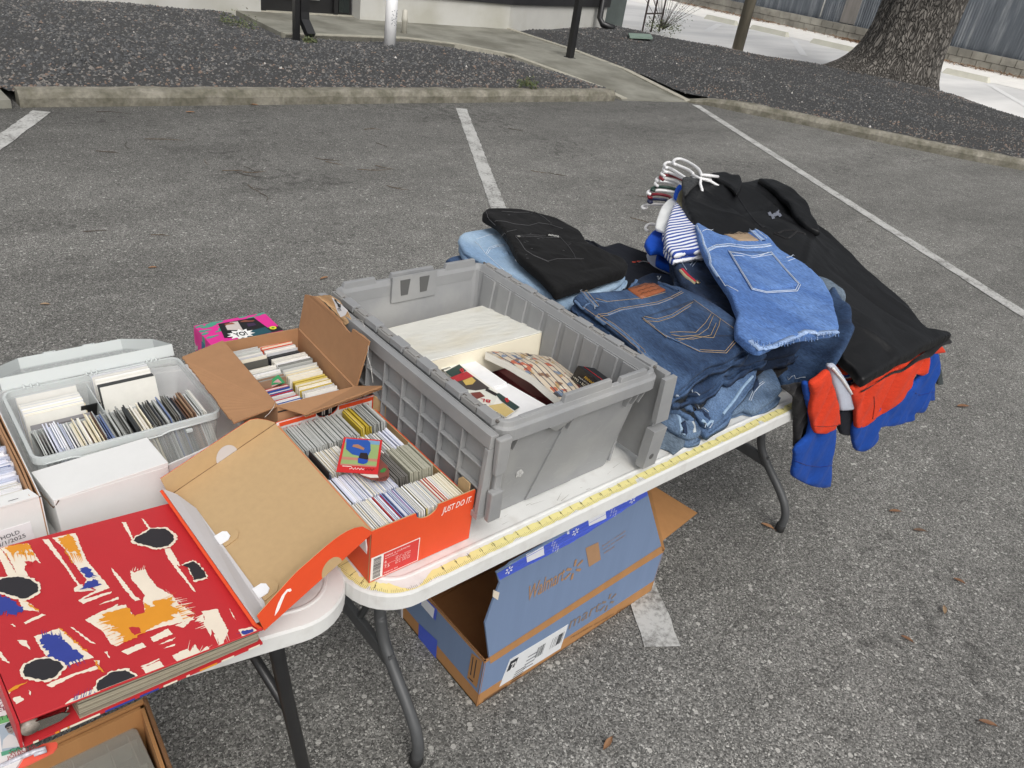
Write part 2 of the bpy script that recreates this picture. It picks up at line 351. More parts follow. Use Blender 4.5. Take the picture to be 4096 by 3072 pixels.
# gravel beds: raised soil with loose stones
def inpoly(x, y, P):
    c = False; j = len(P)-1
    for i in range(len(P)):
        if (P[i][1] > y) != (P[j][1] > y) and x < (P[j][0]-P[i][0])*(y-P[i][1])/(P[j][1]-P[i][1])+P[i][0]: c = not c
        j = i
    return c
bedL = [(.72, 5.95), (6.95, 5.80), (6.93, 6.2), (6.86, 6.8), (6.80, 7.70), (6.38, 8.30), (5.85, 8.57), (4.67, 8.55), (4.04, 8.55), (4.17, 10.5), (.4, 10.55), (-3.5, 10.4), (-3.5, 9.0), (.5, 8.9)]
bedR = [(8.12, 5.62), (8.45, 5.28), (8.53, 5.08), (8.95, 4.42), (9.37, 3.55), (9.80, 2.84), (10.24, 2.28), (11.8, .4), (13.6, -1.9), (15.2, -1.0), (14.3, 3.6), (15.55, 5.2), (15.1, 7.2), (13.8, 9.0), (12.9, 10.6), (12.8, 11.6), (8.9, 10.0), (8.75, 8.24), (8.56, 7.0)]
def bedz(x, y, P):
    d = 9
    for i in range(len(P)):
        a = V((*P[i], 0)); b_ = V((*P[(i+1) % len(P)], 0)); ab = b_-a; t = max(0, min(1, (V((x, y, 0))-a).dot(ab)/ab.dot(ab))); d = min(d, (V((x, y, 0))-a-ab*t).length)
    return .075+.10*min(1, d/.9)+.03*nz(x, y, 0, 1.3)
M_st = [mat('stone_%d' % i, c, .85, var=.35, vs=30) for i, c in enumerate([(.06, .062, .065), (.095, .097, .10), (.15, .147, .142), (.20, .185, .17), (.52, .50, .47), (.20, .145, .115)])]
def bed(P, nst, name):
    mb = MB(); xs = [p[0] for p in P]; ys = [p[1] for p in P]
    pts = []; k = len(P)
    B = []
    for i in range(k):
        a = V(P[i]); b_ = V(P[(i+1) % k]); n = max(1, int((b_-a).length/.3))
        for j in range(n): B.append(a.lerp(b_, j/n))
    E_ = [(i, (i+1) % len(B)) for i in range(len(B))]; pts = list(B)
    x = min(xs)
    while x < max(xs):
        y = min(ys)
        while y < max(ys):
            if inpoly(x, y, P): pts.append(V((x, y)))
            y += .22
        x += .22
    vs, es, fs, *_ = delaunay_2d_cdt(pts, E_, [], 1, 1e-5)
    zc = [bedz(v.x, v.y, P) for v in vs]
    fs2 = []
    for f in fs:
        a, b_, c = [vs[i] for i in f[:3]]
        fs2.append(tuple(f) if (b_-a).cross(c-a) > 0 else tuple(reversed(f)))
    mb.add([(v.x, v.y, z) for v, z in zip(vs, zc)], fs2, M_soil, True)
    tag(mb.build(name), kind='structure')
    # stones
    sm = MB(); oc = [(1, 0, 0), (0, 1, 0), (-1, 0, 0), (0, -1, 0), (0, 0, 1)]; of = [(0, 1, 4), (1, 2, 4), (2, 3, 4), (3, 0, 4)]
    n = 0
    while n < nst:
        x = rnd.uniform(min(xs), max(xs)); y = rnd.uniform(min(ys), max(ys))
        if not inpoly(x, y, P): continue
        dd = (V((x, y, 0))-V((CAM.x, CAM.y, 0))).length
        if rnd.random() > (9/dd)**1.5: continue
        q = atan = (V((x, y, .1))-CAM); vx = q.dot(RX)/q.dot(fwd); vy = q.dot(UY)/q.dot(fwd)
        if abs(vx) > .80 or vy > .60: continue
        n += 1; z = bedz(x, y, P); s_ = rnd.uniform(.010, .021)*rnd.choice((1, 1, 1.35)); a = rnd.uniform(0, 6.28); fl = rnd.uniform(.4, .9)
        pv = []
        for (ox, oy, oz) in oc:
            k1 = rnd.uniform(.65, 1.2); X = (ox*math.cos(a)-oy*math.sin(a))*s_*k1; Y = (ox*math.sin(a)+oy*math.cos(a))*s_*k1*.75
            pv.append((x+X+(rnd.uniform(-.3, .3)*s_ if oz else 0), y+Y+(rnd.uniform(-.3, .3)*s_ if oz else 0), z-.004+oz*s_*fl+rnd.uniform(-.3, .3)*s_))
        br = nz(x, y, 3, .8)*.6+ (.55 if (name.endswith('bed') and min(abs(y-5.9), 3) < rnd.uniform(.1, .9) and x < 7) else (.35 if x > 8 and (nz(x, y, 9, .5) > .25 or x+y < 14.6) else 0))
        w = rnd.random(); mi = 0 if w < .40 else 1 if w < .70 else 2 if w < .89 else 3 if w < .978 else 4 if w < .983 else 5
        if br > .3 and rnd.random() < .5: mi = rnd.choice((2, 3, 3, 5, 5))
        sm.add(pv, of, M_st[mi])
    tag(sm.build('loose_gravel'), kind='stuff')
bed(bedL, 26000, 'gravel_bed'); bed(bedR, 30000, 'gravel_bed')
# ---------------------------------------------------------------- building
M_white = mat('white_render_wall', (.57, .565, .53), .85, var=.05, vs=3, bump=.25, bs=40, col2=(.47, .46, .40), c2f=.60, c2s=1.3, c2w=.10)
M_dark = mat('dark_siding', (.022, .022, .024), .5, var=.2, vs=5)
M_blk = mat('black_metal', (.016, .016, .017), .35, var=.2, vs=20, spec=.6)
M_glass = mat('dark_window_glass', (.012, .018, .018), .06, spec=.8)
M_grnmetal = mat('green_grey_corrugated', (.10, .12, .115), .45, var=.15, vs=4)
BR = thing('white_building', 'white rendered building with dark siding above and a black glass door', 'building', (6, 10.3, 0))
mb = MB()
wl = [(-6.0, 10.36), (1.5, 10.36), (4.60, 10.30)]; 
mb.box(-6, 10.34, -.02, 4.60, 10.50, 2.6, M_white)
wr0 = V((6.0, 10.0, 0)); wr1 = V((12.05, 10.95, 0)); 
def wseg(a, b_, z0, z1, th, m, mb):
    d = (b_-a).normalized(); q = V((-d.y, d.x, 0))*th
    mb.hexa([a+V((0, 0, z0)), b_+V((0, 0, z0)), b_+q+V((0, 0, z0)), a+q+V((0, 0, z0))], [a+V((0, 0, z1)), b_+V((0, 0, z1)), b_+q+V((0, 0, z1)), a+q+V((0, 0, z1))], m)
wseg(V((6.03, 10.16, 0)), V((8.75, 10.02, 0)), -.02, .47, .25, M_white, mb); wseg(V((8.75, 10.02, 0)), V((12.0, 10.92, 0)), -.02, .47, .25, M_white, mb)
mb.build('wall', BR)
mb = MB(); wseg(V((6.03, 10.12, 0)), V((8.76, 9.98, 0)), .47, 2.6, .29, M_dark, mb); wseg(V((8.76, 9.98, 0)), V((12.03, 10.88, 0)), .47, 2.6, .29, M_dark, mb); mb.build('siding', BR)
mb = MB(); mb.box(4.6, 10.42, .04, 6.03, 10.55, 2.6, M_blk); mb.box(4.60, 10.36, .04, 4.68, 10.42, 2.6, M_blk); mb.box(5.72, 10.36, .04, 5.78, 10.42, 2.6, M_blk); mb.box(4.6, 10.34, .0, 6.03, 10.55, .115, M_edge)
dr = mb.build('door', BR)
mb = MB(); mb.box(4.84, 10.405, .30, 5.5, 10.418, 2.4, M_glass); mb.build('pane', dr)
mb = MB(); mb.box(5.82, 10.405, .14, 5.99, 10.418, 2.4, M_glass); mb.build('pane', dr)
mb = MB(); mb.tube([(4.76, 10.33, .28), (4.76, 10.33, .62)], .012, mat('brushed_steel', (.45, .45, .45), .3, metal=1), 8); mb.build('handle', dr)
mb = MB(); mb.box(4.84, 10.385, .285, 5.5, 10.403, .300, mat('steel_rail', (.5, .52, .5), .3, metal=.6)); mb.build('rail', dr)
mb = MB(); a = V((12.35, 11.6, 0)); b_ = V((13.45, 11.75, 0)); k = 26; rr = []
for i in range(k+1):
    p = a.lerp(b_, i/k)+V((0, -.025 if i % 2 else .02, 0)); rr.append(p)
mb.add([p+V((0, 0, -.02)) for p in rr]+[p+V((0, 0, 2.4)) for p in rr], [(i, i+1, i+k+2, i+k+1) for i in range(k)], M_grnmetal)
mb.add([b_+V((0, 0, -.02)), b_+V((.1, 1.5, -.02)), b_+V((.1, 1.5, 2.4)), b_+V((0, 0, 2.4))], [(0, 1, 2, 3)], M_grnmetal)
tag(mb.build('metal_enclosure'), 'green grey corrugated metal enclosure beside the white building', 'enclosure')
# downspout
def pathtube_rect(mb, pts, w, d, m):
    rings = []
    pts = [V(p) for p in pts]
    for i, p in enumerate(pts):
        t = (pts[min(i+1, len(pts)-1)]-pts[max(i-1, 0)]).normalized(); s = V((1, 0, 0)); n = t.cross(s).normalized()
        rings.append([p+s*w/2+n*d/2, p-s*w/2+n*d/2, p-s*w/2-n*d/2, p+s*w/2-n*d/2])
    loft(mb, rings, m)
p0 = atF(1205, 168, .10)
T = thing('downspout', 'black square downspout with curved foot at the path edge', 'downspout', p0)
mb = MB(); mb.box(p0.x-.075, p0.y-.0, .09, p0.x-.015, p0.y+.07, 2.5, M_blk); mb.build('post', T)
mb = MB(); pathtube_rect(mb, [(p0.x+.04, p0.y+.02, 2.5), (p0.x+.04, p0.y+.02, .42), (p0.x+.04, p0.y+.01, .33), (p0.x+.05, p0.y-.05, .26), (p0.x+.06, p0.y-.11, .19)], .10, .075, M_blk); mb.build('spout', T)
p0 = atF(2281, 228, .11); mb = MB(); mb.box(p0.x-.042, p0.y-.03, .09, p0.x+.042, p0.y+.05, 2.6, M_blk); mb.box(p0.x-.06, p0.y-.05, .09, p0.x+.06, p0.y+.07, .105, M_blk)
tag(mb.build('porch_post'), 'black square post standing on the edge of the concrete path', 'post')
M_pvc = mat('white_pvc', (.88, .88, .88), .45, var=.02, vs=8)
p0 = atF(1557, 209, .10)
T = thing('pvc_pipe', 'tall white plastic pipe standing in the dark gravel', 'pipe', p0)
mb = MB(); mb.tube([(p0.x, p0.y, .05), (p0.x, p0.y, .93)], .068, M_pvc, 20); 
for i in range(26):
    zz = .40+.013*(i % 13)+rnd.uniform(0, .004); xx = p0.x+rnd.uniform(-.03, .045)-.0; yy = p0.y-math.sqrt(max(0, .0692**2-(xx-p0.x)**2))
    mb.box(xx-.006, yy-.001, zz, xx+.006, yy+.002, zz+.006, flat(120, 125, 130))
mb.build('pipe_body', T)
mb = MB(); mb.tube([(p0.x, p0.y, .83), (p0.x, p0.y, .84), (p0.x, p0.y, .93), (p0.x, p0.y, .945)], [.074, .080, .080, .07], M_pvc, 20); mb.tube([(p0.x, p0.y, .945), (p0.x, p0.y, .99)], .04, M_pvc, 6); mb.build('cap', T)
p0 = atF(1616, 133, .10); mb = MB(); mb.tube([(p0.x, p0.y, .05), (p0.x, p0.y, .24), (p0.x, p0.y, .25), (p0.x, p0.y, .30), (p0.x, p0.y, .31), (p0.x, p0.y, .38), (p0.x, p0.y, .40)], [.036, .036, .044, .044, .04, .04, .02], mat('cream_pvc', (.55, .53, .46), .5), 14)
tag(mb.build('vent_pipe'), 'short cream vent pipe with cap against the white wall', 'pipe')
p0 = V((11.6, 10.55, 0)); mb = MB(); mb.tube([(p0.x-.05, p0.y+.1, 2.4), (p0.x-.05, p0.y+.1, .30), (p0.x-.02, p0.y+.02, .20), (p0.x+.1, p0.y-.18, .16)], [.06, .06, .06, .065], M_blk, 12)
tag(mb.build('rain_pipe'), 'black round rain pipe at the far corner of the white building', 'pipe')
# valve cover, trellis and shrub
p0 = atF(2560, 155, .18); mb = MB(); mb.slab([(p0.x-.45, p0.y-.15, .20), (p0.x+.1, p0.y-.2, .21), (p0.x+.5, p0.y+.2, .21), (p0.x-.05, p0.y+.25, .2)], .03, mat('green_cover', (.22, .30, .25), .6, var=.2), n=V((0, 0, 1)))
tag(mb.build('valve_cover'), 'flat pale green valve cover lying in the gravel', 'valve cover')
a = atF(2572, 112, .1); b_ = atF(2640, 108, .1); up = V((0, 0, 1)); M_rust = mat('rusty_iron', (.07, .055, .05), .7, var=.4)
mb = MB()
for p in (a, a.lerp(b_, .5), b_): mb.tube([p-up*.1, p+up*1.4], .02, M_rust, 6)
for z in (.28, .75, 1.2): mb.tube([a+up*z, b_+up*z], .016, M_rust, 6)
tag(mb.build('iron_trellis'), 'rusty iron trellis standing at the corner of the bed', 'trellis')
M_leafg = [mat('shrub_leaf_%d' % i, c, .6, var=.3) for i, c in enumerate([(.05, .075, .03), (.09, .12, .05), (.14, .15, .07)])]
def leafclump(mb, c, r, n, s, ms, flat_=.6):
    for _ in range(n):
        d = V((rnd.gauss(0, 1), rnd.gauss(0, 1), rnd.gauss(0, 1)*flat_)); d = d.normalized()*r*rnd.random()**.5; p = V(c)+d
        a = V((rnd.uniform(-1, 1), rnd.uniform(-1, 1), rnd.uniform(-.6, 1))).normalized(); q = a.cross(V((rnd.uniform(-1, 1), rnd.uniform(-1, 1), rnd.uniform(-1, 1)))).normalized()
        mb.add([p-a*s, p+q*s*.4, p+a*s, p-q*s*.4], [(0, 1, 2, 3)], rnd.choice(ms))
def stems(mb, c, n, r, h, m, rad=.006):
    for _ in range(n):
        e = V((rnd.uniform(-r, r), rnd.uniform(-r, r), rnd.uniform(.5, 1)*h)); mb.tube([V(c), V(c)+e*.5+V((rnd.uniform(-.05, .05),)*3), V(c)+e], [rad, rad*.8, rad*.4], m, 4)
c = atF(2650, 120, .1)
T = thing('scrubby_bush', 'thin scrubby bush growing round the rusty trellis', 'bush', c)
mb = MB(); leafclump(mb, c+up*.08, .42, 520, .024, M_leafg, .35); leafclump(mb, c+V((.3, -.1, .3)), .35, 60, .02, M_leafg); mb.build('foliage', T)
mb = MB(); stems(mb, c, 26, .8, 1.1, M_rust); mb.build('stem', T)
# ---------------------------------------------------------------- wooden pole and oak
M_wood = mat('weathered_pole', (.13, .115, .085), .85, var=.3, vs=14, bump=.6, bs=30, stretch=(1, 1, .12), col2=(.08, .10, .05), c2f=.56, c2s=1.5)
p0 = atF(2950, 196, .08); mb = MB(); mb.tube([(p0.x, p0.y, .0), (p0.x+.005, p0.y, 1.2), (p0.x+.02, p0.y, 3)], [.115, .110, .105], M_wood, 18)
tag(mb.build('wooden_pole'), 'weathered round wooden utility pole behind the gravel bed', 'pole')
def bark_mat():
    m = bpy.data.materials.new('oak_bark'); m.use_nodes = True; N = m.node_tree.nodes; L = m.node_tree.links; b = N['Principled BSDF']; b.inputs['Roughness'].default_value = .95
    tc = N.new('ShaderNodeTexCoord'); mp = N.new('ShaderNodeMapping'); mp.inputs['Scale'].default_value = (1, 1, .30); L.new(tc.outputs['Object'], mp.inputs[0])
    n = N.new('ShaderNodeTexNoise'); n.inputs['Scale'].default_value = 5; n.inputs['Detail'].default_value = 3; L.new(mp.outputs[0], n.inputs['Vector'])
    ad = N.new('ShaderNodeMix'); ad.data_type = 'RGBA'; ad.blend_type = 'LINEAR_LIGHT'; ad.inputs[0].default_value = .12; L.new(mp.outputs[0], ad.inputs[6]); L.new(n.outputs['Color'], ad.inputs[7])
    v = N.new('ShaderNodeTexVoronoi'); v.feature = 'DISTANCE_TO_EDGE'; v.inputs['Scale'].default_value = 22; L.new(ad.outputs[2], v.inputs['Vector'])
    r = N.new('ShaderNodeMapRange'); r.inputs[1].default_value = 0; r.inputs[2].default_value = .22; L.new(v.outputs[0], r.inputs[0])
    n2 = N.new('ShaderNodeTexNoise'); n2.inputs['Scale'].default_value = 3; n2.inputs['Detail'].default_value = 8; L.new(tc.outputs['Object'], n2.inputs['Vector'])
    cr = N.new('ShaderNodeValToRGB'); cr.color_ramp.elements[0].color = (.045, .040, .035, 1); cr.color_ramp.elements[1].color = (.20, .185, .165, 1); L.new(r.outputs[0], cr.inputs[0])
    mr = N.new('ShaderNodeMapRange'); mr.inputs[1].default_value = .3; mr.inputs[2].default_value = .7; mr.inputs[3].default_value = .6; mr.inputs[4].default_value = 1.35; L.new(n2.outputs[0], mr.inputs[0])
    sc = N.new('ShaderNodeVectorMath'); sc.operation = 'SCALE'; L.new(cr.outputs[0], sc.inputs[0]); L.new(mr.outputs[0], sc.inputs['Scale']); L.new(sc.outputs[0], b.inputs['Base Color'])
    bp = N.new('ShaderNodeBump'); bp.inputs['Strength'].default_value = 1; bp.inputs['Distance'].default_value = .03; L.new(r.outputs[0], bp.inputs['Height']); L.new(bp.outputs[0], b.inputs['Normal'])
    return m
M_bark = bark_mat()
tc0 = V((15.35, 6.45, 0))
T = thing('oak_tree', 'huge oak trunk with deeply furrowed bark and flared roots in the gravel', 'tree', tc0)
mb = MB(); rings = []; nr = 120
for i in range(46):
    z = -.05+ (i/45)**1.25*6.5
    base = .66+.06*math.exp(-z/.8); fl = math.exp(-z/.28)
    ring = []
    for j in range(nr):
        th = 2*math.pi*j/nr
        q = V((math.cos(th), math.sin(th), 0))
        lobe = .5+.5*math.cos(th*5+1.2)+.3*math.cos(th*3+.4)
        left = max(0, q.dot(V((-RX.x, -RX.y, 0)).normalized()))**3
        r = base+fl*(.14+.20*lobe*.7+.75*left)+.018*math.sin(th*23+z*1.3+2*nz(th, z, 2))+.03*nz(math.cos(th)*2, math.sin(th)*2, z*1.2)
        tw = th+ .10*z
        lean = V((RX.x, RX.y, 0)).normalized()*(.045*z)
        ring.append(V((tc0.x+math.cos(tw)*r, tc0.y+math.sin(tw)*r, z))+lean)
    rings.append(ring)
loft(mb, rings, M_bark, smooth=True)
mb.build('trunk', T)
mb = MB(); tp = tc0+V((RX.x, RX.y, 0)).normalized()*.29+V((0, 0, 6.0)); ends = []
for i in range(9):
    a = i*.698+.3; e = tp+V((math.cos(a)*rnd.uniform(3, 5), math.sin(a)*rnd.uniform(3, 5), rnd.uniform(1.8, 4))); mb.tube([tp-V((0, 0, .6)), tp.lerp(e, .5)+V((0, 0, .3)), e], [.34, .2, .07], M_bark, 8); ends.append(e); ends.append(tp.lerp(e, .6)+V((0, 0, 1)))
mb.build('limbs', T)
mb = MB()
for e in ends: leafclump(mb, e, 1.9, 420, .11, M_leafg, .6)
mb.build('crown', T)
# ---------------------------------------------------------------- far side: parking blocks, block wall, metal shed
M_blkw = mat('cinder_blocks', (.36, .345, .30), .9, var=.25, vs=3, col2=(.24, .23, .20), c2f=.52, c2s=1.2, c2w=.06, bump=.4, bs=30)
M_pb = mat('parking_block_concrete', (.66, .645, .55), .9, var=.1, vs=4)
lab = ['leftmost', 'second from the left', 'third from the left', 'fourth, right of the oak']
for i, (u, w) in enumerate((((2760, 70), (2905, 100)), ((2985, 115), (3141, 149)), ((3256, 172), (3470, 222)), ((3790, 292), (3912, 333)))):
    a = atF(*u); b_ = atF(*w); a.x = b_.x = 20.5; mb = MB()
    y0, y1 = sorted((a.y, b_.y)); mb.hexa([V((20.4, y0, 0)), V((20.62, y0, 0)), V((20.62, y1, 0)), V((20.4, y1, 0))], [V((20.45, y0+.05, .12)), V((20.57, y0+.05, .12)), V((20.57, y1-.05, .12)), V((20.45, y1-.05, .12))], M_pb)
    tag(mb.build('parking_block'), 'cream concrete parking block across the pale lot, ' + lab[i], 'parking block', 'parking blocks on the far side of the lot')
T = thing('block_wall', 'low wall of stained concrete blocks along the far lot', 'wall', (24.6, 8, 0))
mb = MB()
yy = -8.0
while yy < 26:
    for r_ in range(2):
        o = .2*(r_ % 2); x = 24.3+.036*(yy-6.9)
        mb.box(x, yy+o+.008, r_*.2-.01 if r_ == 0 else .205, x+.2, yy+o+.392, .195+r_*.2, M_blkw)
    yy += .4
mb.box(24.0+.06, -8, 0, 24.0+.07, -7.9, .1, M_blkw)
mb.build('blocks', T)
def corr_mat():
    m = bpy.data.materials.new('corrugated_steel'); m.use_nodes = True; N = m.node_tree.nodes; L = m.node_tree.links; b = N['Principled BSDF']; b.inputs['Roughness'].default_value = .55; b.inputs['Metallic'].default_value = .25
    tc = N.new('ShaderNodeTexCoord'); mp = N.new('ShaderNodeMapping'); mp.inputs['Scale'].default_value = (1, 3.5, .35); L.new(tc.outputs['Object'], mp.inputs[0])
    n = N.new('ShaderNodeTexNoise'); n.inputs['Scale'].default_value = 1.5; n.inputs['Detail'].default_value = 6; n.inputs['Roughness'].default_value = .7; L.new(mp.outputs[0], n.inputs['Vector'])
    cr = N.new('ShaderNodeValToRGB'); e = cr.color_ramp.elements; e[0].position = .25; e[0].color = (.085, .095, .11, 1); e[1].position = .8; e[1].color = (.50, .52, .54, 1); q = e.new(.5); q.color = (.15, .17, .195, 1); q = e.new(.64); q.color = (.27, .29, .31, 1)
    L.new(n.outputs[0], cr.inputs[0]); L.new(cr.outputs[0], b.inputs['Base Color']); return m
M_corr = corr_mat()
T = thing('metal_shed', 'long grey corrugated metal wall behind the far block wall', 'shed', (24.8, 8, 0))
k = 900; mb = MB(); rr = []
for i in range(k+1):
    y = -8+34*i/k; x = 24.55+.036*(y-6.9)+.014*math.sin(2*math.pi*y/.076*1.0); rr.append(V((x, y, 0)))
mb.add([p+V((0, 0, .38)) for p in rr]+[p+V((0, 0, 4.5)) for p in rr], [(i+1, i, i+k+1, i+k+2) for i in range(k)], M_corr); mb.build('metal_sheet', T)
M_oldw = mat('old_grey_plank', (.24, .225, .21), .85, var=.35, vs=6, stretch=(1, 1, .15))
for (u, v0, wd_) in ((3380, 60, .5), (3545, 30, .30)):
    q = onp(u, v0, (24.45, 8, 0), V((1, 0, 0)), 1); mb = MB(); mb.box(24.50+.036*(q.y-6.9), q.y-wd_/2, .42, 24.53+.036*(q.y-6.9), q.y+wd_/2, 3.2, M_oldw); mb.build('board', T)
q = onp(3265, 50, (24.45, 8, 0), V((1, 0, 0)), 1); mb = MB(); mb.tube([(24.5+.036*(q.y-6.9), q.y, .45), (24.5+.036*(q.y-6.9), q.y, 3.2)], .022, mat('pale_conduit', (.7, .7, .68), .5), 8); mb.build('conduit', T)
# leaf litter at the wall
M_leaf = [mat('dry_leaf_%d' % i, c, .7, var=.3) for i, c in enumerate([(.20, .10, .05), (.30, .16, .08), (.13, .075, .045), (.36, .25, .15)])]
mb = MB()
for i in range(2600):
    y = rnd.choice((rnd.uniform(15, 19), rnd.uniform(5, 9.2), rnd.gauss(11.8, .4), rnd.uniform(4, 16))); x = 24.2+.036*(y-6.9)-abs(rnd.gauss(0, .28)); s = rnd.uniform(.03, .06); a = rnd.uniform(0, 6.28); p = V((x, y, .012+rnd.random()*.05))
    d = V((math.cos(a), math.sin(a), rnd.uniform(-.4, .4))); q = V((-math.sin(a), math.cos(a), rnd.uniform(-.3, .3)))
    mb.add([p-d*s, p+q*s*.4, p+d*s, p-q*s*.4], [(0, 1, 2, 3)], rnd.choice(M_leaf))
tag(mb.build('leaf_litter'), 'brown leaf litter drifted against the block wall', 'leaves', kind='stuff')
# moss tufts by the beds
for (u, v, s, lb) in ((955, 100, .22, 'green moss tuft at the left end of the path edging'), (2110, 345, .12, 'small yellow green weed in the gravel near the path'), (1240, 175, .08, 'dark weed under the downspout foot')):
    c = atF(u, v, .13); T = thing('weed_tuft', lb, 'weed', c); mb = MB(); leafclump(mb, c+V((0, 0, .03)), s, 260, .018, [M_leafg[2], M_leafg[1]], .3); mb.build('foliage', T)
# ================================================================ TABLES
IN = 0.0254
M_tab = mat('white_table_plastic', (.73, .735, .715), .5, var=.06, vs=9, bump=.22, bs=420, col2=(.62, .61, .58), c2f=.63, c2s=24, c2w=.10, bdist=.0012)
M_leg = mat('charcoal_powder_coat', (.075, .078, .081), .45, var=.12, vs=30, spec=.5)
M_foot = mat('black_rubber', (.015, .015, .015), .7)
def table_top(mb, x0, y0, x1, y1, r, z, th=.040):
    def ring(i, zz): return [V((x, y, zz)) for x, y in rrect(x0+i, y0+i, x1-i, y1-i, max(.004, r-i), 10)]
    loft(mb, [ring(.012, z-th), ring(.003, z-th), ring(0, z-th+.004), ring(.0005, z-.010), ring(.003, z-.0055), ring(.026, z-.0015), ring(.028, z+.0006), ring(.031, z+.0008), ring(.034, z-.001), ring(.05, z-.001)], M_tab)
TX0, TY0, TX1, TY1, TR = .066, -.014, 1.985, .752, .085
T1 = thing('folding_table', 'white plastic folding table with yellow measuring tape along its edge, holding the grey tote', 'table', (1.02, .37, 0))
mb = MB(); table_top(mb, TX0, TY0, TX1, TY1, TR, H); mb.build('tabletop', T1)
def edgept(s, inset):
    cx, cy = TX0+TR, TY0+TR; q = TR*math.pi/2; s0 = cx
    if s >= s0: return V((s, TY0+inset, 0)), V((0, -1, 0))
    a = (s0-s)/TR
    if a <= math.pi/2:
        n = V((-math.sin(a), -math.cos(a), 0)); return V((cx, cy, 0))+n*(TR-inset), n
    return V((TX0+inset, cy+(a-math.pi/2)*TR, 0)), V((-1, 0, 0))
def tapez(i): return H-.0055+(i-.003)/.023*.004+.0007
M_yel = mat('yellow_tape', srgb(226, 216, 148), .55, var=.07, vs=60)
M_ink = flat(52, 46, 30)
mb = MB(); s = -.02; st = .004; vs = []; k = 0; prev = None
while s < TX1-.09:
    gap = nz(s*55, 4)*.004 if s > .12 else 0
    w_in = .0205+min(0, nz(s*38, 1)*.006+nz(s*140, 2)*.003)
    w_out = .004+max(0, nz(s*30, 9)*.005+nz(s*120, 5)*.003)
    if .100 < s < .19: w_in = .0215-max(0, (.045-abs(s-.145))*.42)+nz(s*160, 3)*.004
    if nz(s*22, 33) > .42: w_out += .008
    w_out = min(w_out, .020); w_in = max(w_in, w_out+.0012)
    A = edgept(s, w_out)[0]+V((0, 0, tapez(w_out))); B = edgept(s, w_in)[0]+V((0, 0, tapez(w_in)))
    if prev: mb.add([prev[0], A, B, prev[1]], [(0, 1, 2, 3)], M_yel)
    prev = (A, B); s += st
n = -3
while n < 74*8:
    s = n*IN/8; full = n % 8 == 0; half = n % 4 == 0
    l0, l1 = (.0045, .021) if full else ((.0045, .0115) if half else (.0045, .0095))
    if s < TX1-.1 and (not .10 < s < .19 or l1 < .012):
        w = .0003 if full else .0002
        A, nn = edgept(s, l0); B, _ = edgept(s, l1); t = V((-nn.y, nn.x, 0)); 
        A = A+V((0, 0, tapez(l0)+.0002)); B = B+V((0, 0, tapez(l1)+.0002))
        mb.add([A-t*w, A+t*w, B+t*w, B-t*w], [(0, 1, 2, 3)], M_ink)
        if full and n > 0:
            lab_ = str((n//8-1) % 12+1); C_, _ = edgept(s+.0022, .0125); tt = V((nn.y*-1, nn.x, 0)); tt = tt if tt.x > 0 or abs(nn.x) > .9 else -tt
            U_ = V((1, 0, 0)) if s > .15 else tt
            mb.text(lab_, C_+V((-.006 if len(lab_) > 1 else -.0045, 0, tapez(.0125)+.0004)), U_, (-nn+V((0, 0, .17))), M_ink, height=.0052, off=.0002)
    n += 1
mb.build('measuring_tape', T1)
mb = MB(); rs = random.Random(4); M_scf = flat(150, 148, 142)
for _ in range(46):
    x, y = rs.uniform(.30, 1.3), rs.uniform(.022, .05) if rs.random() < .7 else rs.uniform(.05, .2); a = rs.uniform(-.6, .6); l_ = rs.uniform(.003, .03); w = rs.uniform(.0002, .0005); d = V((math.cos(a), math.sin(a), 0)); q = V((-d.y, d.x, 0))*w; c = V((x, y, H-.0004))
    mb.add([c-q, c+d*l_-q*.3, c+d*l_+q*.3, c+q], [(0, 1, 2, 3)], M_scf)
tag(mb.build('scuff_marks', T1), kind='stuff')
def leg_frame(root, lx, tilt=0, sc=1.0):
    prof = [(.294, H-.035), (.294, .342), (.289, .286), (.272, .240), (.242, .205), (.209, .175), (.176, .147), (.150, .122), (.128, .095), (.113, .058), (.1145, .012)]
    for sg in (1, -1):
        pts = [V((lx, (y if sg > 0 else .736-y), z)) for y, z in prof]
        # smooth
        S_ = []
        for i in range(len(pts)-1):
            p0_, p1_, p2_, p3_ = pts[max(0, i-1)], pts[i], pts[i+1], pts[min(len(pts)-1, i+2)]
            for q in range(4):
                t = q/4; S_.append(.5*((2*p1_)+(-p0_+p2_)*t+(2*p0_-5*p1_+4*p2_-p3_)*t*t+(-p0_+3*p1_-3*p2_+p3_)*t*t*t))
        S_.append(pts[-1])
        mb = MB(); mb.tube(S_, .0132, M_leg, 14); lg = mb.build('leg', root)
        y0 = .1145 if sg > 0 else .736-.1145
        mb = MB(); mb.tube([(lx, y0, .0), (lx, y0, .004), (lx, y0, .026)], [.0145, .0158, .0155], M_foot, 14); mb.build('foot_cap', lg)
    mb = MB(); mb.box(lx-.008, .235, .185, lx+.008, .501, .222, M_leg); mb.build('crossbar', root, bevel=.003)
    mb = MB(); d = .28 if lx < 1 else -.28
    mb.tube([(lx, .368, .222), (lx+d, .368, H-.045)], .008, M_leg, 8); mb.build('brace', root)
leg_frame(T1, .295); leg_frame(T1, 1.747)
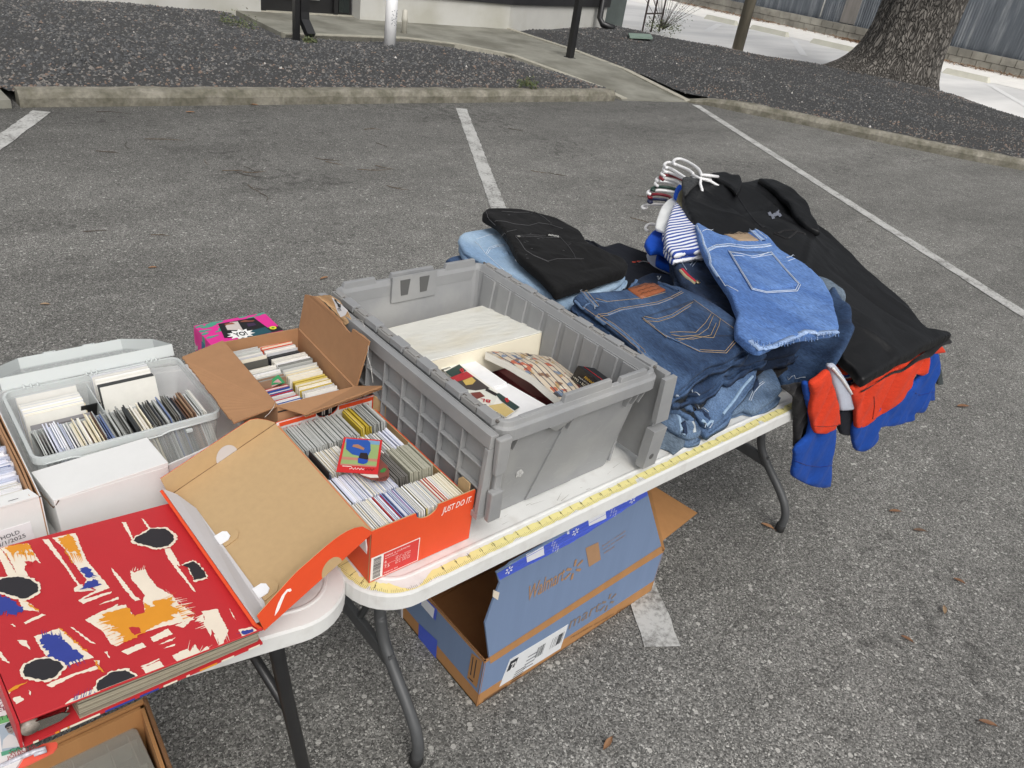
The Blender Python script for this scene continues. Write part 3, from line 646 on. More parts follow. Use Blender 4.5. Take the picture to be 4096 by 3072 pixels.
# second table, coming in from the left
T2 = thing('folding_table', 'scuffed white plastic folding table without tape, under the red patterned album', 'table', (-.8, .4, 0))
R2 = Matrix.Translation((.05, 0, 0)) @ Matrix.Rotation(math.radians(-11), 4, 'Z') @ Matrix.Translation((-.05, 0, 0))
mb = MB(); table_top(mb, -1.75, .001, .058, .76, .085, H-.002); mb.v = [tuple(R2 @ V(v)) for v in mb.v]; mb.build('tabletop', T2)
for sg, y in ((1, .12), (-1, .62)):
    a = aty(594, 1390, y) if sg > 0 else V((-.03, y, .6)); b_ = aty(650, 1655, y) if sg > 0 else V((.02, y, .25)); d = (b_-a)/(b_.z-a.z)
    mb = MB(); mb.tube([a+d*(H-.04-a.z), a+d*(.45-a.z), a+d*(.2-a.z)+V((.004, 0, 0)), a+d*(.012-a.z)+V((-.008, 0, 0))], .0125, M_blk, 12); lg = mb.build('leg', T2)
    q = a+d*(.012-a.z)+V((-.008, 0, 0)); mb = MB(); mb.tube([V((q.x, q.y, 0)), V((q.x, q.y, .03))], .0155, M_foot, 12); mb.build('foot_cap', lg)
for y in (.12, .62):
    mb = MB(); mb.tube([(-1.5, y, H-.04), (-1.52, y, .2), (-1.5, y, .012)], .0125, M_blk, 12); mb.build('leg', T2)
mb = MB(); mb.tube([(-.005, .12, .42), (-.005, .62, .42)], .009, M_blk, 8); mb.build('crossbar', T2)
# ================================================================ CARDS helper
CARDS = []      # (verts, faces, material, label, group, size)
def card_box(O, U, W, Hh, th, wd, ht, m, label, group):
    # O bottom corner; U thickness dir, W width dir, Hh height dir
    b_ = [O, O+U*th, O+U*th+W*wd, O+W*wd]; t = [p+Hh*ht for p in b_]
    d = (O+Hh*ht-CAM).length
    CARDS.append((b_+t, m, label, group, th*wd/d/d))
W1_ = [flat(236, 234, 228), flat(226, 224, 216), flat(240, 240, 240), flat(214, 212, 206), flat(204, 205, 208)]
WB_ = [flat(226, 228, 240), flat(236, 237, 244), flat(206, 211, 228), flat(190, 196, 214), flat(240, 240, 244)]
CREAM_ = [flat(232, 224, 200), flat(240, 234, 215), flat(222, 210, 180), flat(236, 232, 222)]
GREY_ = [flat(168, 170, 166), flat(186, 188, 184), flat(150, 152, 148), flat(198, 200, 198), flat(132, 134, 130)]
DK_ = [flat(60, 62, 62), flat(88, 88, 84), flat(46, 48, 54), flat(108, 106, 100), flat(140, 142, 140)]
BRN_ = [flat(92, 66, 52), flat(122, 92, 72), flat(150, 122, 98)]
BLU_ = [flat(82, 102, 150), flat(112, 128, 168), flat(60, 74, 112)]
COLR_ = [flat(190, 50, 48), flat(52, 84, 160), flat(228, 226, 222), flat(236, 234, 230), flat(60, 130, 110), flat(224, 150, 60), flat(150, 110, 170)]
YEL_ = [flat(196, 172, 60), flat(216, 196, 110), flat(150, 130, 40)]
SLV_ = mat('card_sleeve', (.50, .51, .49), .25, var=.12, vs=120, spec=.8)
SLY_ = mat('card_sleeve_yellowed', (.46, .45, .36), .25, var=.12, vs=120, spec=.8)
SLD_ = mat('card_sleeve_smoky', (.16, .15, .135), .22, var=.2, vs=120, spec=.8)
def card_row(O, U, W, length, pitch, wd, ht, pals, label, group, lean=0.0, jit=.0012, fill=.94, up=V((0, 0, 1)), wj=.0015):
    U = U.normalized(); W = W.normalized(); s = 0; pi = 0
    seg = length/len(pals)
    while s < length-pitch:
        p = pals[min(len(pals)-1, int(s/seg))]
        m = rnd.choice(p) if isinstance(p, list) else p
        th = pitch*fill*rnd.uniform(.8, 1.1); lz = lean+rnd.uniform(-.02, .02)
        Hh = (up*math.cos(lz)+U*math.sin(lz)).normalized(); UU = (U*math.cos(lz)-up*math.sin(lz)).normalized()
        card_box(O+U*s+W*rnd.uniform(-wj, wj), UU, W, Hh, th, wd, ht+rnd.uniform(-jit, jit), m, label, group)
        s += pitch
X_, Y_, Z_ = V((1, 0, 0)), V((0, 1, 0)), V((0, 0, 1))
# ================================================================ ORANGE SHOE BOX
M_or = mat('orange_card', srgb(229, 80, 38), .55, var=.05, vs=25, bump=.08, bs=90)
M_kraft = mat('kraft_inside', srgb(190, 160, 118), .85, var=.05, vs=90)
M_wcard = mat('white_card_inside', srgb(226, 224, 222), .7, var=.03, vs=20)
M_gcard = mat('greyish_card', srgb(200, 196, 196), .7, var=.03, vs=20)
M_ltx = flat(245, 238, 232)
SB = thing('shoe_box', 'open orange shoe box crammed with cards, its lid folded open to the left', 'shoe box', (.18, .18, H))
sx0, sx1, sy0, sy1, sz0, sz1 = .089, .276, .032, .338, H+.0005, H+.101
def notch_wall(mb, y, th, m_out, m_in, x0, x1, z0, z1, xc, r, yo):
    # wall in the x-z plane with a half-round bite out of the top edge; y outer face, yo = +1/-1 towards inside
    arc = [(xc+r*math.cos(a), z1-r*.78*math.sin(a)) for a in [math.pi*i/14 for i in range(15)]]
    P = [(x0, z0), (x1, z0), (x1, z1)]+arc+[(x0, z1)]
    for (a, b_, m) in ((y, y+yo*th*.5, m_out), (y+yo*(th*.5+.00001), y+yo*th, m_in)):
        mb.slab([V((px, a, pz)) for px, pz in P], abs(b_-a), m, n=V((0, yo, 0)))
mb = MB()
notch_wall(mb, sy0, .004, M_or, M_kraft, sx0, sx1, sz0, sz1, .185, .0205, 1)
notch_wall(mb, sy1, .004, M_or, M_wcard, sx0, sx1, sz0, sz1+.004, .182, .0215, -1)
mb.box(sx0, sy0+.0041, sz0, sx0+.002, sy1-.0041, sz1-.001, M_or); mb.box(sx0+.0021, sy0+.0041, sz0, sx0+.004, sy1-.0041, sz1-.001, M_kraft)
mb.box(sx1-.002, sy0+.0041, sz0, sx1, sy1-.0041, sz1-.022, M_or); mb.box(sx1-.004, sy0+.0041, sz0, sx1-.0021, sy1-.0041, sz1-.022, M_kraft)
mb.box(sx0+.0041, sy0+.0041, sz0, sx1-.0041, sy1-.0041, sz0+.003, M_kraft)
mb.build('box_body', SB)
mb = MB(); mb.slab([V((sx1-.007, sy0+.006, sz0+.05)), V((sx1-.007, sy0+.034, sz0+.05)), V((sx1-.007, sy0+.034, sz1+.004)), V((sx1-.007, sy0+.026, sz1+.012)), V((sx1-.007, sy0+.006, sz1+.012))], .002, M_kraft, n=V((-1, 0, 0))); mb.build('corner_tab', SB)
mb = MB(); mb.slab([V((sx1-.002, sy1-.005, sz0+.05)), V((sx1+.012, sy1-.03, sz0+.05)), V((sx1+.016, sy1-.035, sz1-.012)), V((sx1+.012, sy1-.022, sz1+.002)), V((sx1-.002, sy1-.005, sz1+.006))], .002, M_kraft); mb.build('corner_tab', SB)
# inner white panel border and its red figures
mb = MB(); yb = sy1-.0042
mb.sheet([V((sx0+.004, yb, sz1+.004)), V((.160, yb, sz1+.004)), V((.160, yb, sz1-.004)), V((sx0+.004, yb, sz1-.004))], M_or, .0003)
mb.sheet([V((.204, yb, sz1+.004)), V((sx1, yb, sz1+.004)), V((sx1, yb, sz1-.004)), V((.204, yb, sz1-.004))], M_or, .0003)
mb.sheet([V((sx1-.005, yb, sz1-.004)), V((sx1, yb, sz1-.004)), V((sx1, yb, sz1-.08)), V((sx1-.005, yb, sz1-.08))], M_or, .0003)
mb.text('60183-22B14  285 x 180 x 100', V((sx0+.008, yb, sz1-.013)), X_, Z_, flat(200, 48, 40), width=.062, height=.0052)
mb.text('A', V((sx1-.016, yb, sz1-.012)), X_, Z_, flat(200, 48, 40), height=.005)
mb.build('inner_print', SB)
mb = MB(); yf = sy0
mb.text('JUST DO IT.', V((.2125, yf, sz1-.024)), X_, Z_, M_ltx, width=.057, height=.0155, shear=.25, bold=.01)
mb.build('slogan', SB)
mb = MB(); lx0, lx1, lz0, lz1 = .0905, .176, H+.0025, H+.050
mb.sheet([V((lx0, yf, lz0)), V((lx1, yf, lz0)), V((lx1, yf, lz1)), V((lx0, yf, lz1))], M_ltx, .0003)
mb.sheet([V((lx0+.021, yf, lz0+.0016)), V((lx1-.0016, yf, lz0+.0016)), V((lx1-.0016, yf, lz1-.0016)), V((lx0+.021, yf, lz1-.0016))], flat(216, 62, 58), .0006)
z = lz0+.004
while z < lz1-.004:
    w = rnd.choice((.0004, .0007, .0011)); mb.sheet([V((lx0+.004, yf, z)), V((lx0+.017, yf, z)), V((lx0+.017, yf, z+w)), V((lx0+.004, yf, z+w))], flat(40, 36, 40), .0006); z += w+rnd.choice((.0005, .0008))
for s_, x, z, h_, w_ in (('VAPOR 16 CLUB FG/MG', .0235, .0385, .003, .044), ('BLACK/BLUE', .0235, .0345, .0018, .022), ('6', .0235, .0255, .0055, None), ('7.5', .0235, .0155, .0055, None), ('UK 5.5   CM 24', .043, .0285, .002, .026), ('BR 37   EUR 38.5', .043, .0250, .002, .026), ('UK 6   CN 24.5', .043, .0190, .002, .026), ('BR 38   EUR 38.5', .043, .0155, .002, .026), ('FQ8441 001', .0235, .0045, .003, .024), ('1 96608 30688 7', .0005, .0005, .0018, .018)):
    mb.text(s_, V((lx0+x, yf, lz0+z)), X_, Z_, M_ltx if x > .01 else flat(40, 36, 40), height=h_, width=w_, off=.0009)
mb.sheet([V((lx0+.0235, yf, lz0+.0225)), V((lx0+.066, yf, lz0+.0225)), V((lx0+.066, yf, lz0+.0229)), V((lx0+.0235, yf, lz0+.0229))], M_ltx, .0009)
mb.build('size_label', SB)
# lid: hinged along the left long edge, lying open to the left
L0 = V((sx0, sy0, sz1)); L1 = V((sx0, sy1, sz1)); LA = V((-.0925, -.009, .785)); LB = V((-.100, .300, .785))
ln = (LA-L0).cross(LB-L0).normalized(); ln = ln if ln.z > 0 else -ln
LIDR = thing('lid', None, None, (0, 0, 0)); bpy.data.objects.remove(LIDR)
mb = MB(); mb.slab([L0, L1, LB, LA], .0015, M_kraft, n=ln); mb.slab([L0-ln*.0003, L1-ln*.0003, LB-ln*.0003, LA-ln*.0003], .0013, M_or, n=-ln)
lid = mb.build('lid', SB)
hr = .031
e1 = (LB-LA).normalized(); out = e1.cross(ln).normalized(); out = out if out.x < 0 else -out
# left rim: orange outside, pale inner flap leaning in
mb = MB()
rt = out*.006+ln*hr*.62
mb.hexa([LA+out*.003, LA-out*.001, LB-out*.001, LB+out*.003], [LA+rt+out*.003, LA+rt-out*.001, LB+rt-out*.001, LB+rt+out*.003], M_or)
fl = [LA+rt-out*.0015+ln*.0005, LA-out*.012+ln*.002+e1*.010, LA+e1*.035-out*.019+ln*.003, LB-e1*.055-out*.019+ln*.003, LB-e1*.018-out*.008+ln*.012, LB+rt-out*.0015+ln*.0005]
mb.slab(fl, .0012, M_gcard)
mb.build('rim', lid)
mb = MB(); mb.tube([LB+ln*.0018, L1+ln*.0018], .0007, flat(120, 92, 62), 4); mb.build('crease_shade_line', lid)  # shading in the far rim's fold, drawn as a thin darker kraft line
for f in (.17, .56):
    c = LA.lerp(LB, f)-out*.0165+ln*.0048; q = -out; mb = MB()
    octo = [c+q*(.004)+e1*-.016, c+q*.024+e1*-.014, c+q*.030+e1*-.006, c+q*.030+e1*.008, c+q*.020+e1*.018, c+q*.004+e1*.016]
    mb.slab([p-ln*.0028 for p in octo], .0014, M_kraft, n=ln); mb.slab([c+e1*-.010, c+q*.013+e1*-.010, c+q*.018+e1*-.005, c+q*.018+e1*.005, c+q*.013+e1*.010, c+e1*.010], .0014, flat(240, 240, 242), n=ln); mb.build('lock_tab', lid)
# far rim (kraft inside, pale half disc) and near rim (orange outside with the swoosh)
def rimwall(A, B, outd, h0, h1, m_out, m_in, prof=None, lean=.28, hh0=None):
    mbx = MB(); n = 16; base = []; top = []
    for i in range(n+1):
        t = i/n; hh = (hh0 or hr)*(prof(t) if prof else 1); base.append(A.lerp(B, t)); top.append(A.lerp(B, t)+ln*hh+outd*lean*hh)
    for o0, o1, m in ((0, .001, m_in), (.00105, .002, m_out)):
        vs = [p+outd*o0 for p in base]+[p+outd*o0 for p in top]+[p+outd*o1 for p in base]+[p+outd*o1 for p in top]; k = n+1
        fs = []
        for i in range(n): fs += [(i, i+1, i+k+1, i+k), (i+2*k, i+3*k, i+3*k+1, i+2*k+1), (i+k, i+k+1, i+3*k+1, i+3*k), (i, i+2*k, i+2*k+1, i+1)]
        fs += [(0, k, 3*k, 2*k), (n, n+2*k, n+3*k, n+k)]
        mbx.add(vs, fs, m)
    return mbx, base, top
f_out = (LB-LA).normalized()
pr = lambda t: min(1, (math.sin(min(1, (1-t)/.22)*math.pi/2)*.9+.1)) if t > .78 else 1
mb, ba, to = rimwall(LB, L1, f_out, 0, 0, M_or, M_kraft, pr, .10, .036)
cc = LB.lerp(L1, .52); dd = (L1-LB).normalized(); uu = (ln+f_out*.10).normalized()
cr_ = [cc+dd*.019*math.cos(a)+uu*(.026-.0+.0)*0+uu*.0265-uu*.018*math.sin(a) for a in [math.pi*i/12 for i in range(13)]]
mb.sheet([p-f_out*.0004 for p in [cc+dd*.019*math.cos(a)+uu*.021*math.sin(a)+uu*.001 for a in [math.pi*i/12 for i in range(13)]]], M_gcard, .0003)
mb.build('rim', lid)
pr2 = lambda t: (.80+.35*min(1, t/.35)) if t < .62 else 1.15*math.sqrt(max(.003, 1-((t-.62)/.38)**2.2))
mb, ba, to = rimwall(LA, L0, -f_out, 0, 0, M_or, M_kraft, pr2, -.12, .036)
n_near = None
dd = (L0-LA).normalized(); uu = (ln+f_out*.12).normalized(); cc = LA.lerp(L0, .60)-f_out*.002
mb.sheet([cc+dd*.018*math.cos(a)+uu*.019*math.sin(a) for a in [math.pi*i/12 for i in range(13)]], M_kraft, .0004)
sw0 = LA.lerp(L0, .10)-f_out*.0021+uu*.006
swo = [(0, 0), (.004, .0015), (.010, .006), (.018, .0125), (.024, .0185), (.028, .0205), (.0305, .0195), (.030, .0165), (.0265, .0165), (.021, .0125), (.0135, .0055), (.007, .001), (.002, -.0008)]
mb.sheet([sw0+dd*a*1.1+uu*b_*1.15 for a, b_ in [(0, .002), (.0035, .0075), (.010, .014), (.018, .0195), (.026, .0215), (.0305, .0185), (.0305, .0150), (.028, .0150), (.026, .0180), (.021, .0165), (.014, .0105), (.007, .0045)]], flat(250, 244, 240), .0006)
mb.build('rim', lid)
# contents: four rows, back to front
gl = 'trading cards filed in the orange shoe box'
r0 = sz0+.004
card_row(V((sx0+.007, .252, r0)), X_, Y_, .118, .0021, .072, .094, [[SLV_]*5+GREY_[:1], [SLV_]], 'hazy plastic sleeve standing in the back left row of the orange shoe box', gl, lean=-.16, jit=.0028)
card_row(V((sx0+.128, .262, r0)), X_, Y_, .052, .0024, .064, .096, [YEL_[:2], GREY_, GREY_], 'plastic card holder in the back right corner of the orange shoe box', gl, lean=-.12, jit=.002)
card_row(V((sx0+.012, .185, r0)), X_, Y_, .072, .0013, .063, .089, [DK_+BLU_, CREAM_+W1_, W1_+CREAM_], 'card edge in the second row from the back of the orange shoe box', gl, lean=-.20)
card_row(V((sx0+.105, .185, r0)), X_, Y_, .022, .0016, .064, .090, [W1_+CREAM_], 'card edge in the second row from the back of the orange shoe box', gl, lean=-.15)
card_row(V((sx0+.128, .180, r0)), X_, Y_, .052, .0026, .066, .093, [GREY_+W1_, WB_], 'plastic card holder in the back right corner of the orange shoe box', gl, lean=-.22, jit=.003)
card_row(V((sx0+.008, .108, r0)), X_, Y_, .100, .0014, .066, .090, [WB_+DK_[:1], WB_, CREAM_+WB_, WB_], 'white card edge in the third row of the orange shoe box', gl, lean=-.14)
card_row(V((sx0+.108, .118, r0)), X_, Y_, .026, .0021, .068, .096, [[SLD_]], 'smoky plastic holder near the middle right of the orange shoe box', gl, lean=-.16)
card_row(V((sx0+.134, .118, r0)), X_, Y_, .046, .0022, .070, .097, [[SLY_]], 'yellowed plastic sleeve by the right wall of the orange shoe box', gl, lean=-.14, jit=.003)
card_row(V((sx0+.006, .041, r0)), X_, Y_, .176, .00135, .064, .089, [W1_+COLR_[3:5], CREAM_+W1_, WB_+WB_+COLR_[:2], WB_+BLU_[:1]+COLR_[6:], W1_+DK_[:1]+YEL_[1:2], CREAM_+W1_, W1_+CREAM_+COLR_[:1], CREAM_], 'thin card edge in the front row of the orange shoe box', gl, lean=-.12)
# black card at the back left and loose cards on top
mb = MB(); P0 = onp(940, 1045, (0, .26, H+.09), V((1, 0, .25)).normalized(), 1)
c0 = V((sx0+.013, .238, H+.037)); mb.slab([c0, c0+V((0, -.066, 0)), c0+V((-.004, -.066, .072)), c0+V((-.004, 0, .072))], .0012, flat(38, 38, 42)); 
mb.text('CARD  THERAPY', c0+V((-.0035, -.012, .05)), V((0, -1, 0)), V((-.06, 0, 1)), flat(220, 220, 220), width=.04, height=.004, off=.001)
tag(mb.build('trading_card'), 'black backed card leaning against the left wall of the orange shoe box', 'card')
def onsurf(pts, P0, n): return [onp(x, y, P0, n, 1) for x, y in pts]
Zc = sz1-.001+.012
z4 = lambda a, b_, x0=1200, y0=1550, s=2.765: (x0+a/s, y0+b_/s)
crn = [z4(485, 548), z4(912, 582), z4(860, 958), z4(400, 930)]
P = [atF(*crn[0], Zc+.006), atF(*crn[1], Zc+.004), atF(*crn[2], Zc-.002), atF(*crn[3], Zc)]
nn = (P[1]-P[0]).cross(P[3]-P[0]).normalized(); nn = nn if nn.z > 0 else -nn
P[2] = onp(*crn[2], P[0], nn, 1)
mb = MB(); mb.slab(P, .0009, flat(205, 40, 42), n=-nn)
def bil(a, b_, u, v): return P[0].lerp(P[1], u).lerp(P[3].lerp(P[2], u), v)
def cq(u0, v0, u1, v1, m, off=.0004): mb.sheet([bil(0, 0, u0, v0), bil(0, 0, u1, v0), bil(0, 0, u1, v1), bil(0, 0, u0, v1)], m, off)
def cp(pts, m, off): mb.sheet([bil(0, 0, u, v) for u, v in pts], m, off)
cq(.06, .045, .94, .82, flat(150, 172, 110)); cq(.06, .045, .94, .16, flat(120, 160, 190), .0005); cq(.06, .58, .94, .66, flat(190, 130, 110), .0005); cq(.06, .78, .94, .82, flat(196, 120, 110), .0005)
cp([(.08, .06), (.62, .045), (.70, .12), (.74, .35), (.70, .50), (.52, .54), (.30, .50), (.12, .36)], flat(38, 84, 168), .0008)
cp([(.28, .22), (.40, .20), (.58, .30), (.56, .36), (.40, .31), (.26, .28)], flat(170, 120, 90), .0011)
cp([(.50, .44), (.66, .44), (.70, .52), (.72, .62), (.56, .66), (.47, .58)], flat(40, 30, 32), .0012); cp([(.46, .60), (.72, .64), (.70, .72), (.62, .765), (.48, .74)], flat(32, 76, 170), .0014)
mb.text('S', bil(0, 0, .66, .655), (P[0]-P[1]), (P[3]-P[0]), flat(220, 180, 80), height=.004, off=-.0018 if False else .0)
M_w2 = flat(246, 240, 232)
pa = [(.10+.03*math.sin(i*1.9)+.055*i*.16*6/6, .885+.028*math.sin(i*2.6)) for i in range(90)]
pts = [bil(0, 0, .30+.60*i/60, .893+.022*math.sin(i*.83)+.012*math.sin(i*2.1))+nn*.0006 for i in range(61)]
mb.tube(pts[:36], .00042, M_w2, 4); mb.tube(pts[38:], .0003, flat(60, 20, 20), 4)
mb.sheet([bil(0, 0, .12, .835), bil(0, 0, .34, .835), bil(0, 0, .34, .85), bil(0, 0, .12, .85)], M_w2, .0006)
tag(mb.build('trading_card'), 'red bordered baseball card with a player in blue on top of the shoe box cards', 'card')
ft = [z4(*q) for q in ((640, 950), (700, 985), (780, 1015), (880, 1035), (950, 1030), (985, 985), (990, 920), (960, 860), (900, 800), (820, 760), (700, 800), (640, 880))]
Q = [atF(*q, Zc-.004) for q in ft]
mb = MB(); mb.slab(Q, .0008, flat(128, 70, 60), n=V((0, 0, -1)))
mb.sheet([atF(*z4(*q), Zc-.004) for q in ((660, 955), (760, 960), (850, 950), (870, 1000), (780, 1000), (700, 975))], flat(226, 220, 210), .0004)
mb.sheet([atF(*z4(*q), Zc-.004) for q in ((880, 930), (925, 890), (960, 905), (935, 940), (900, 945))], flat(60, 130, 60), .0006)
mb.text('KICK-OFF', atF(*z4(965, 978), Zc-.0036), atF(*z4(865, 1010), Zc)-atF(*z4(965, 978), Zc), atF(*z4(960, 1030), Zc)-atF(*z4(965, 978), Zc), flat(30, 26, 26), width=.026, height=.006)
tag(mb.build('football_card'), 'brown football shaped card under the red baseball card', 'card')
# ================================================================ GREY TOTE
M_tote = mat('grey_polypropylene', (.295, .30, .305), .42, var=.07, vs=14, bump=.06, bs=500, spec=.45, col2=(.345, .345, .34), c2f=.6, c2s=7, c2w=.1)
M_tote2 = mat('grey_hinge_plastic', (.30, .295, .285), .45, var=.08, vs=20)
TT = thing('storage_tote', 'grey plastic tote with its hinged ribbed lids hanging open, full of albums', 'tote', (.49, .28, H))
zr = .955; ax0, ax1, ay0, ay1 = .303, .668, .022, .548         # rim
bx0, bx1, by0, by1 = .335, .642, .058, .512                   # base
mb = MB(); r = .02
def rr3(x0, y0, x1, y1, r, z, n=4): return [V((x, y, z)) for x, y in rrect(x0, y0, x1, y1, r, n)]
out_b, out_t = rr3(bx0, by0, bx1, by1, .022, H+.001), rr3(ax0+.012, ay0+.006, ax1-.012, ay1-.006, .022, zr-.012)
in_t, in_b = rr3(ax0+.016, ay0+.010, ax1-.016, ay1-.010, .018, zr-.012), rr3(bx0+.004, by0+.004, bx1-.004, by1-.004, .018, H+.006)
loft(mb, [rr3(bx0+.006, by0+.006, bx1-.006, by1-.006, .018, H+.0005), out_b, out_t, in_t, in_b], M_tote)
mb.build('tub', TT)
mb = MB()      # stiffening ribs inside and out
for i in range(9):
    y = ay0+.05+i*.052
    for sx in (-1, 1):
        xa = (ax0+.0165) if sx < 0 else (ax1-.0165); xb = (bx0+.0045) if sx < 0 else (bx1-.0045); w = .0035
        zt = zr-.014; mb.hexa([V((xb, y-.016, H+.008)), V((xb-sx*w, y-.014, H+.008)), V((xb-sx*w, y+.014, H+.008)), V((xb, y+.016, H+.008))][::(1 if sx < 0 else -1)], [V((xa, y-.020, zt)), V((xa-sx*w, y-.018, zt)), V((xa-sx*w, y+.018, zt)), V((xa, y+.020, zt))][::(1 if sx < 0 else -1)], M_tote)
def onfront(u, z): # outer front face
    t = (z-H)/(zr-.012-H); y = by0+(ay0+.006-by0)*t; x0 = bx0+(ax0+.012-bx0)*t; x1 = bx1+(ax1-.012-bx1)*t; return V((x0+(x1-x0)*u, y, z))
# raised centre panel of the front
a0, a1, b0, b1 = onfront(.30, H+.004), onfront(.60, H+.004), onfront(.36, zr-.03), onfront(.62, zr-.03)
mb.slab([onfront(.27, H+.004), onfront(.63, H+.004), onfront(.66, zr-.03), onfront(.42, zr-.03)], .0035, M_tote, n=V((0, -1, .15)).normalized())
mb.build('ribs', TT)
mb = MB()      # rim band, with castellations front and back
rim_o = lambda i, z: rr3(ax0-i, ay0-i, ax1+i, ay1+i, .022+i, z)
rim_i = lambda i, z: rr3(ax0+i, ay0+i, ax1-i, ay1-i, max(.008, .022-i), z)
loft(mb, [rim_i(.011, zr-.034), rim_o(.006, zr-.034), rim_o(.006, zr-.012), rim_o(.001, zr-.010), rim_i(.001, zr-.001), rim_i(.009, zr), rim_i(.014, zr-.012), rim_i(.014, zr-.034)], M_tote, cap0=False, cap1=False)
for y, sg in ((ay0, 1), (ay1, -1)):
    for xa, xb, ze in (((.335, .418, .0), (.428, .548, .012), (.562, .640, .008)) if sg > 0 else ((.320, .400, .008), (.427, .540, .010), (.562, .650, .010))):
        y0_, y1_ = (y+.001, y+.011) if sg > 0 else (y-.011, y-.001)
        zt = zr+ze+.001
        mb.hexa([V((xa, y0_, zr-.012)), V((xb, y0_, zr-.012)), V((xb, y1_, zr-.012)), V((xa, y1_, zr-.012))], [V((xa+.006, y0_+.001, zt)), V((xb-.006, y0_+.001, zt)), V((xb-.006, y1_-.001, zt)), V((xa+.006, y1_-.001, zt))], M_tote)
# small gussets below the rim in front
for x in (.322, .336, .440, .456, .600, .618, .634):
    mb.hexa([V((x, ay0+.004, zr-.062)), V((x+.003, ay0+.004, zr-.062)), V((x+.003, ay0+.018, zr-.062)), V((x, ay0+.018, zr-.062))], [V((x, ay0-.005, zr-.034)), V((x+.003, ay0-.005, zr-.034)), V((x+.003, ay0+.014, zr-.034)), V((x, ay0+.014, zr-.034))], M_tote)
mb.hexa([V((.424, ay0+.0, zr-.052)), V((.430, ay0+.0, zr-.052)), V((.43, ay0+.01, zr-.05)), V((.424, ay0+.01, zr-.05))], [V((.400, ay0-.0061, zr-.034)), V((.455, ay0-.0061, zr-.034)), V((.455, ay0+.01, zr-.034)), V((.400, ay0+.01, zr-.034))], M_tote)
mb.build('rim', TT, bevel=.0012)
mb = MB()      # the two slots in the back handle panel and a screw hole in front
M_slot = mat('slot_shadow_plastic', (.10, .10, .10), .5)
mb.box(.429, ay1-.020, zr-.050, .538, ay1-.0155, zr+.006, M_tote)
for x in (.447, .494):
    mb.hexa([V((x+.004, ay1-.0212, zr-.036)), V((x+.020, ay1-.0212, zr-.036)), V((x+.020, ay1-.0202, zr-.036)), V((x+.004, ay1-.0202, zr-.036))], [V((x, ay1-.0212, zr-.002)), V((x+.024, ay1-.0212, zr-.002)), V((x+.024, ay1-.0202, zr-.002)), V((x, ay1-.0202, zr-.002))], M_slot)
mb.build('handle_panel', TT)
# hanging lid halves
def lid_panel(side, name):
    # local frame: p(u along y, v down)
    x_top = ax0-.009 if side < 0 else ax1+.012; lean = -.004 if side < 0 else .006; ztop = zr-.006; dep = .165 if side < 0 else .200
    y0, y1 = ay0-.006, ay1+.004
    def p(y, v, o=0): return V((x_top+side*(.002+o)+ (lean*v/dep), y, ztop-v))
    mb = MB(); th = .003
    # back plate
    def cell(ya, va, yb, vb, o0, o1, m=M_tote):
        A = [p(ya, va, o0), p(yb, va, o0), p(yb, vb, o0), p(ya, vb, o0)]; B = [p(ya, va, o1), p(yb, va, o1), p(yb, vb, o1), p(ya, vb, o1)]
        if side > 0: mb.hexa(A, B, m)
        else: mb.hexa(A[::-1], B[::-1], m)
    cell(y0, .004, y1, dep, 0, th)
    hgt = .013
    ys = [y0+.012+(y1-y0-.024)*i/9 for i in range(10)]; vs_ = [.030+(dep-.042)*i/3 for i in range(4)]
    for y in ys: cell(y-.0016, .030, y+.0016, dep-.012, th, hgt)
    for v in vs_:
        for i in range(9): cell(ys[i]+.00165, v-.0016, ys[i+1]-.00165, v+.0016, th, hgt-.0006)
    cell(y0, .004, y1, .028, th+.0001, hgt+.002)                       # thick hinge-side band
    cell(y0, dep-.011, y1, dep, th, hgt+.003)
    cell(y0, .029, y0+.009, dep-.0115, th, hgt+.003); cell(y1-.009, .029, y1, dep-.0115, th, hgt+.003)
    o = mb.build(name, TT, bevel=.0010)
    return p
pL = lid_panel(-1, 'lid_panel'); pR = lid_panel(1, 'lid_panel')
# latch fingers on the front ends of the lids
def latch(x, zt, zb, sg):
    mb = MB(); y = ay0-.0075
    mb.hexa([V((x-.010, y-.010, zt-.070)), V((x+.012, y-.010, zt-.070)), V((x+.012, y, zt-.070)), V((x-.010, y, zt-.070))], [V((x-.014, y-.012, zt)), V((x+.012, y-.012, zt)), V((x+.012, y, zt)), V((x-.014, y, zt))], M_tote)
    mb.hexa([V((x-.012, y-.012, zb)), V((x+.014, y-.012, zb)), V((x+.014, y, zb)), V((x-.012, y, zb))], [V((x-.014, y-.014, zt-.10)), V((x+.010, y-.014, zt-.10)), V((x+.010, y, zt-.10)), V((x-.014, y, zt-.10))], M_tote)
    mb.box(x-.004, y-.006, zb+.01, x+.010, y+.004, zt-.05, M_tote)
    mb.build('latch', TT, bevel=.0025)
latch(.297, zr-.012, H+.050, -1)
mb = MB()
for (x, zt) in ((.690, zr-.014),):
    y = ay0-.007
    mb.hexa([V((x-.016, y-.012, zt-.095)), V((x+.020, y-.012, zt-.095)), V((x+.020, y, zt-.095)), V((x-.016, y, zt-.095))], [V((x-.020, y-.010, zt)), V((x+.014, y-.010, zt)), V((x+.014, y, zt)), V((x-.020, y, zt))], M_tote)
    mb.hexa([V((x-.020, y-.014, H+.012)), V((x+.016, y-.014, H+.012)), V((x+.016, y+.006, H+.012)), V((x-.020, y+.006, H+.012))], [V((x-.018, y-.016, zt-.110)), V((x+.020, y-.016, zt-.110)), V((x+.020, y+.004, zt-.110)), V((x-.018, y+.004, zt-.110))], M_tote)
    mb.tube([V((x-.004, y-.0139, H+.038)), V((x-.004, y-.0150, H+.038))], .0065, M_slot, 14)
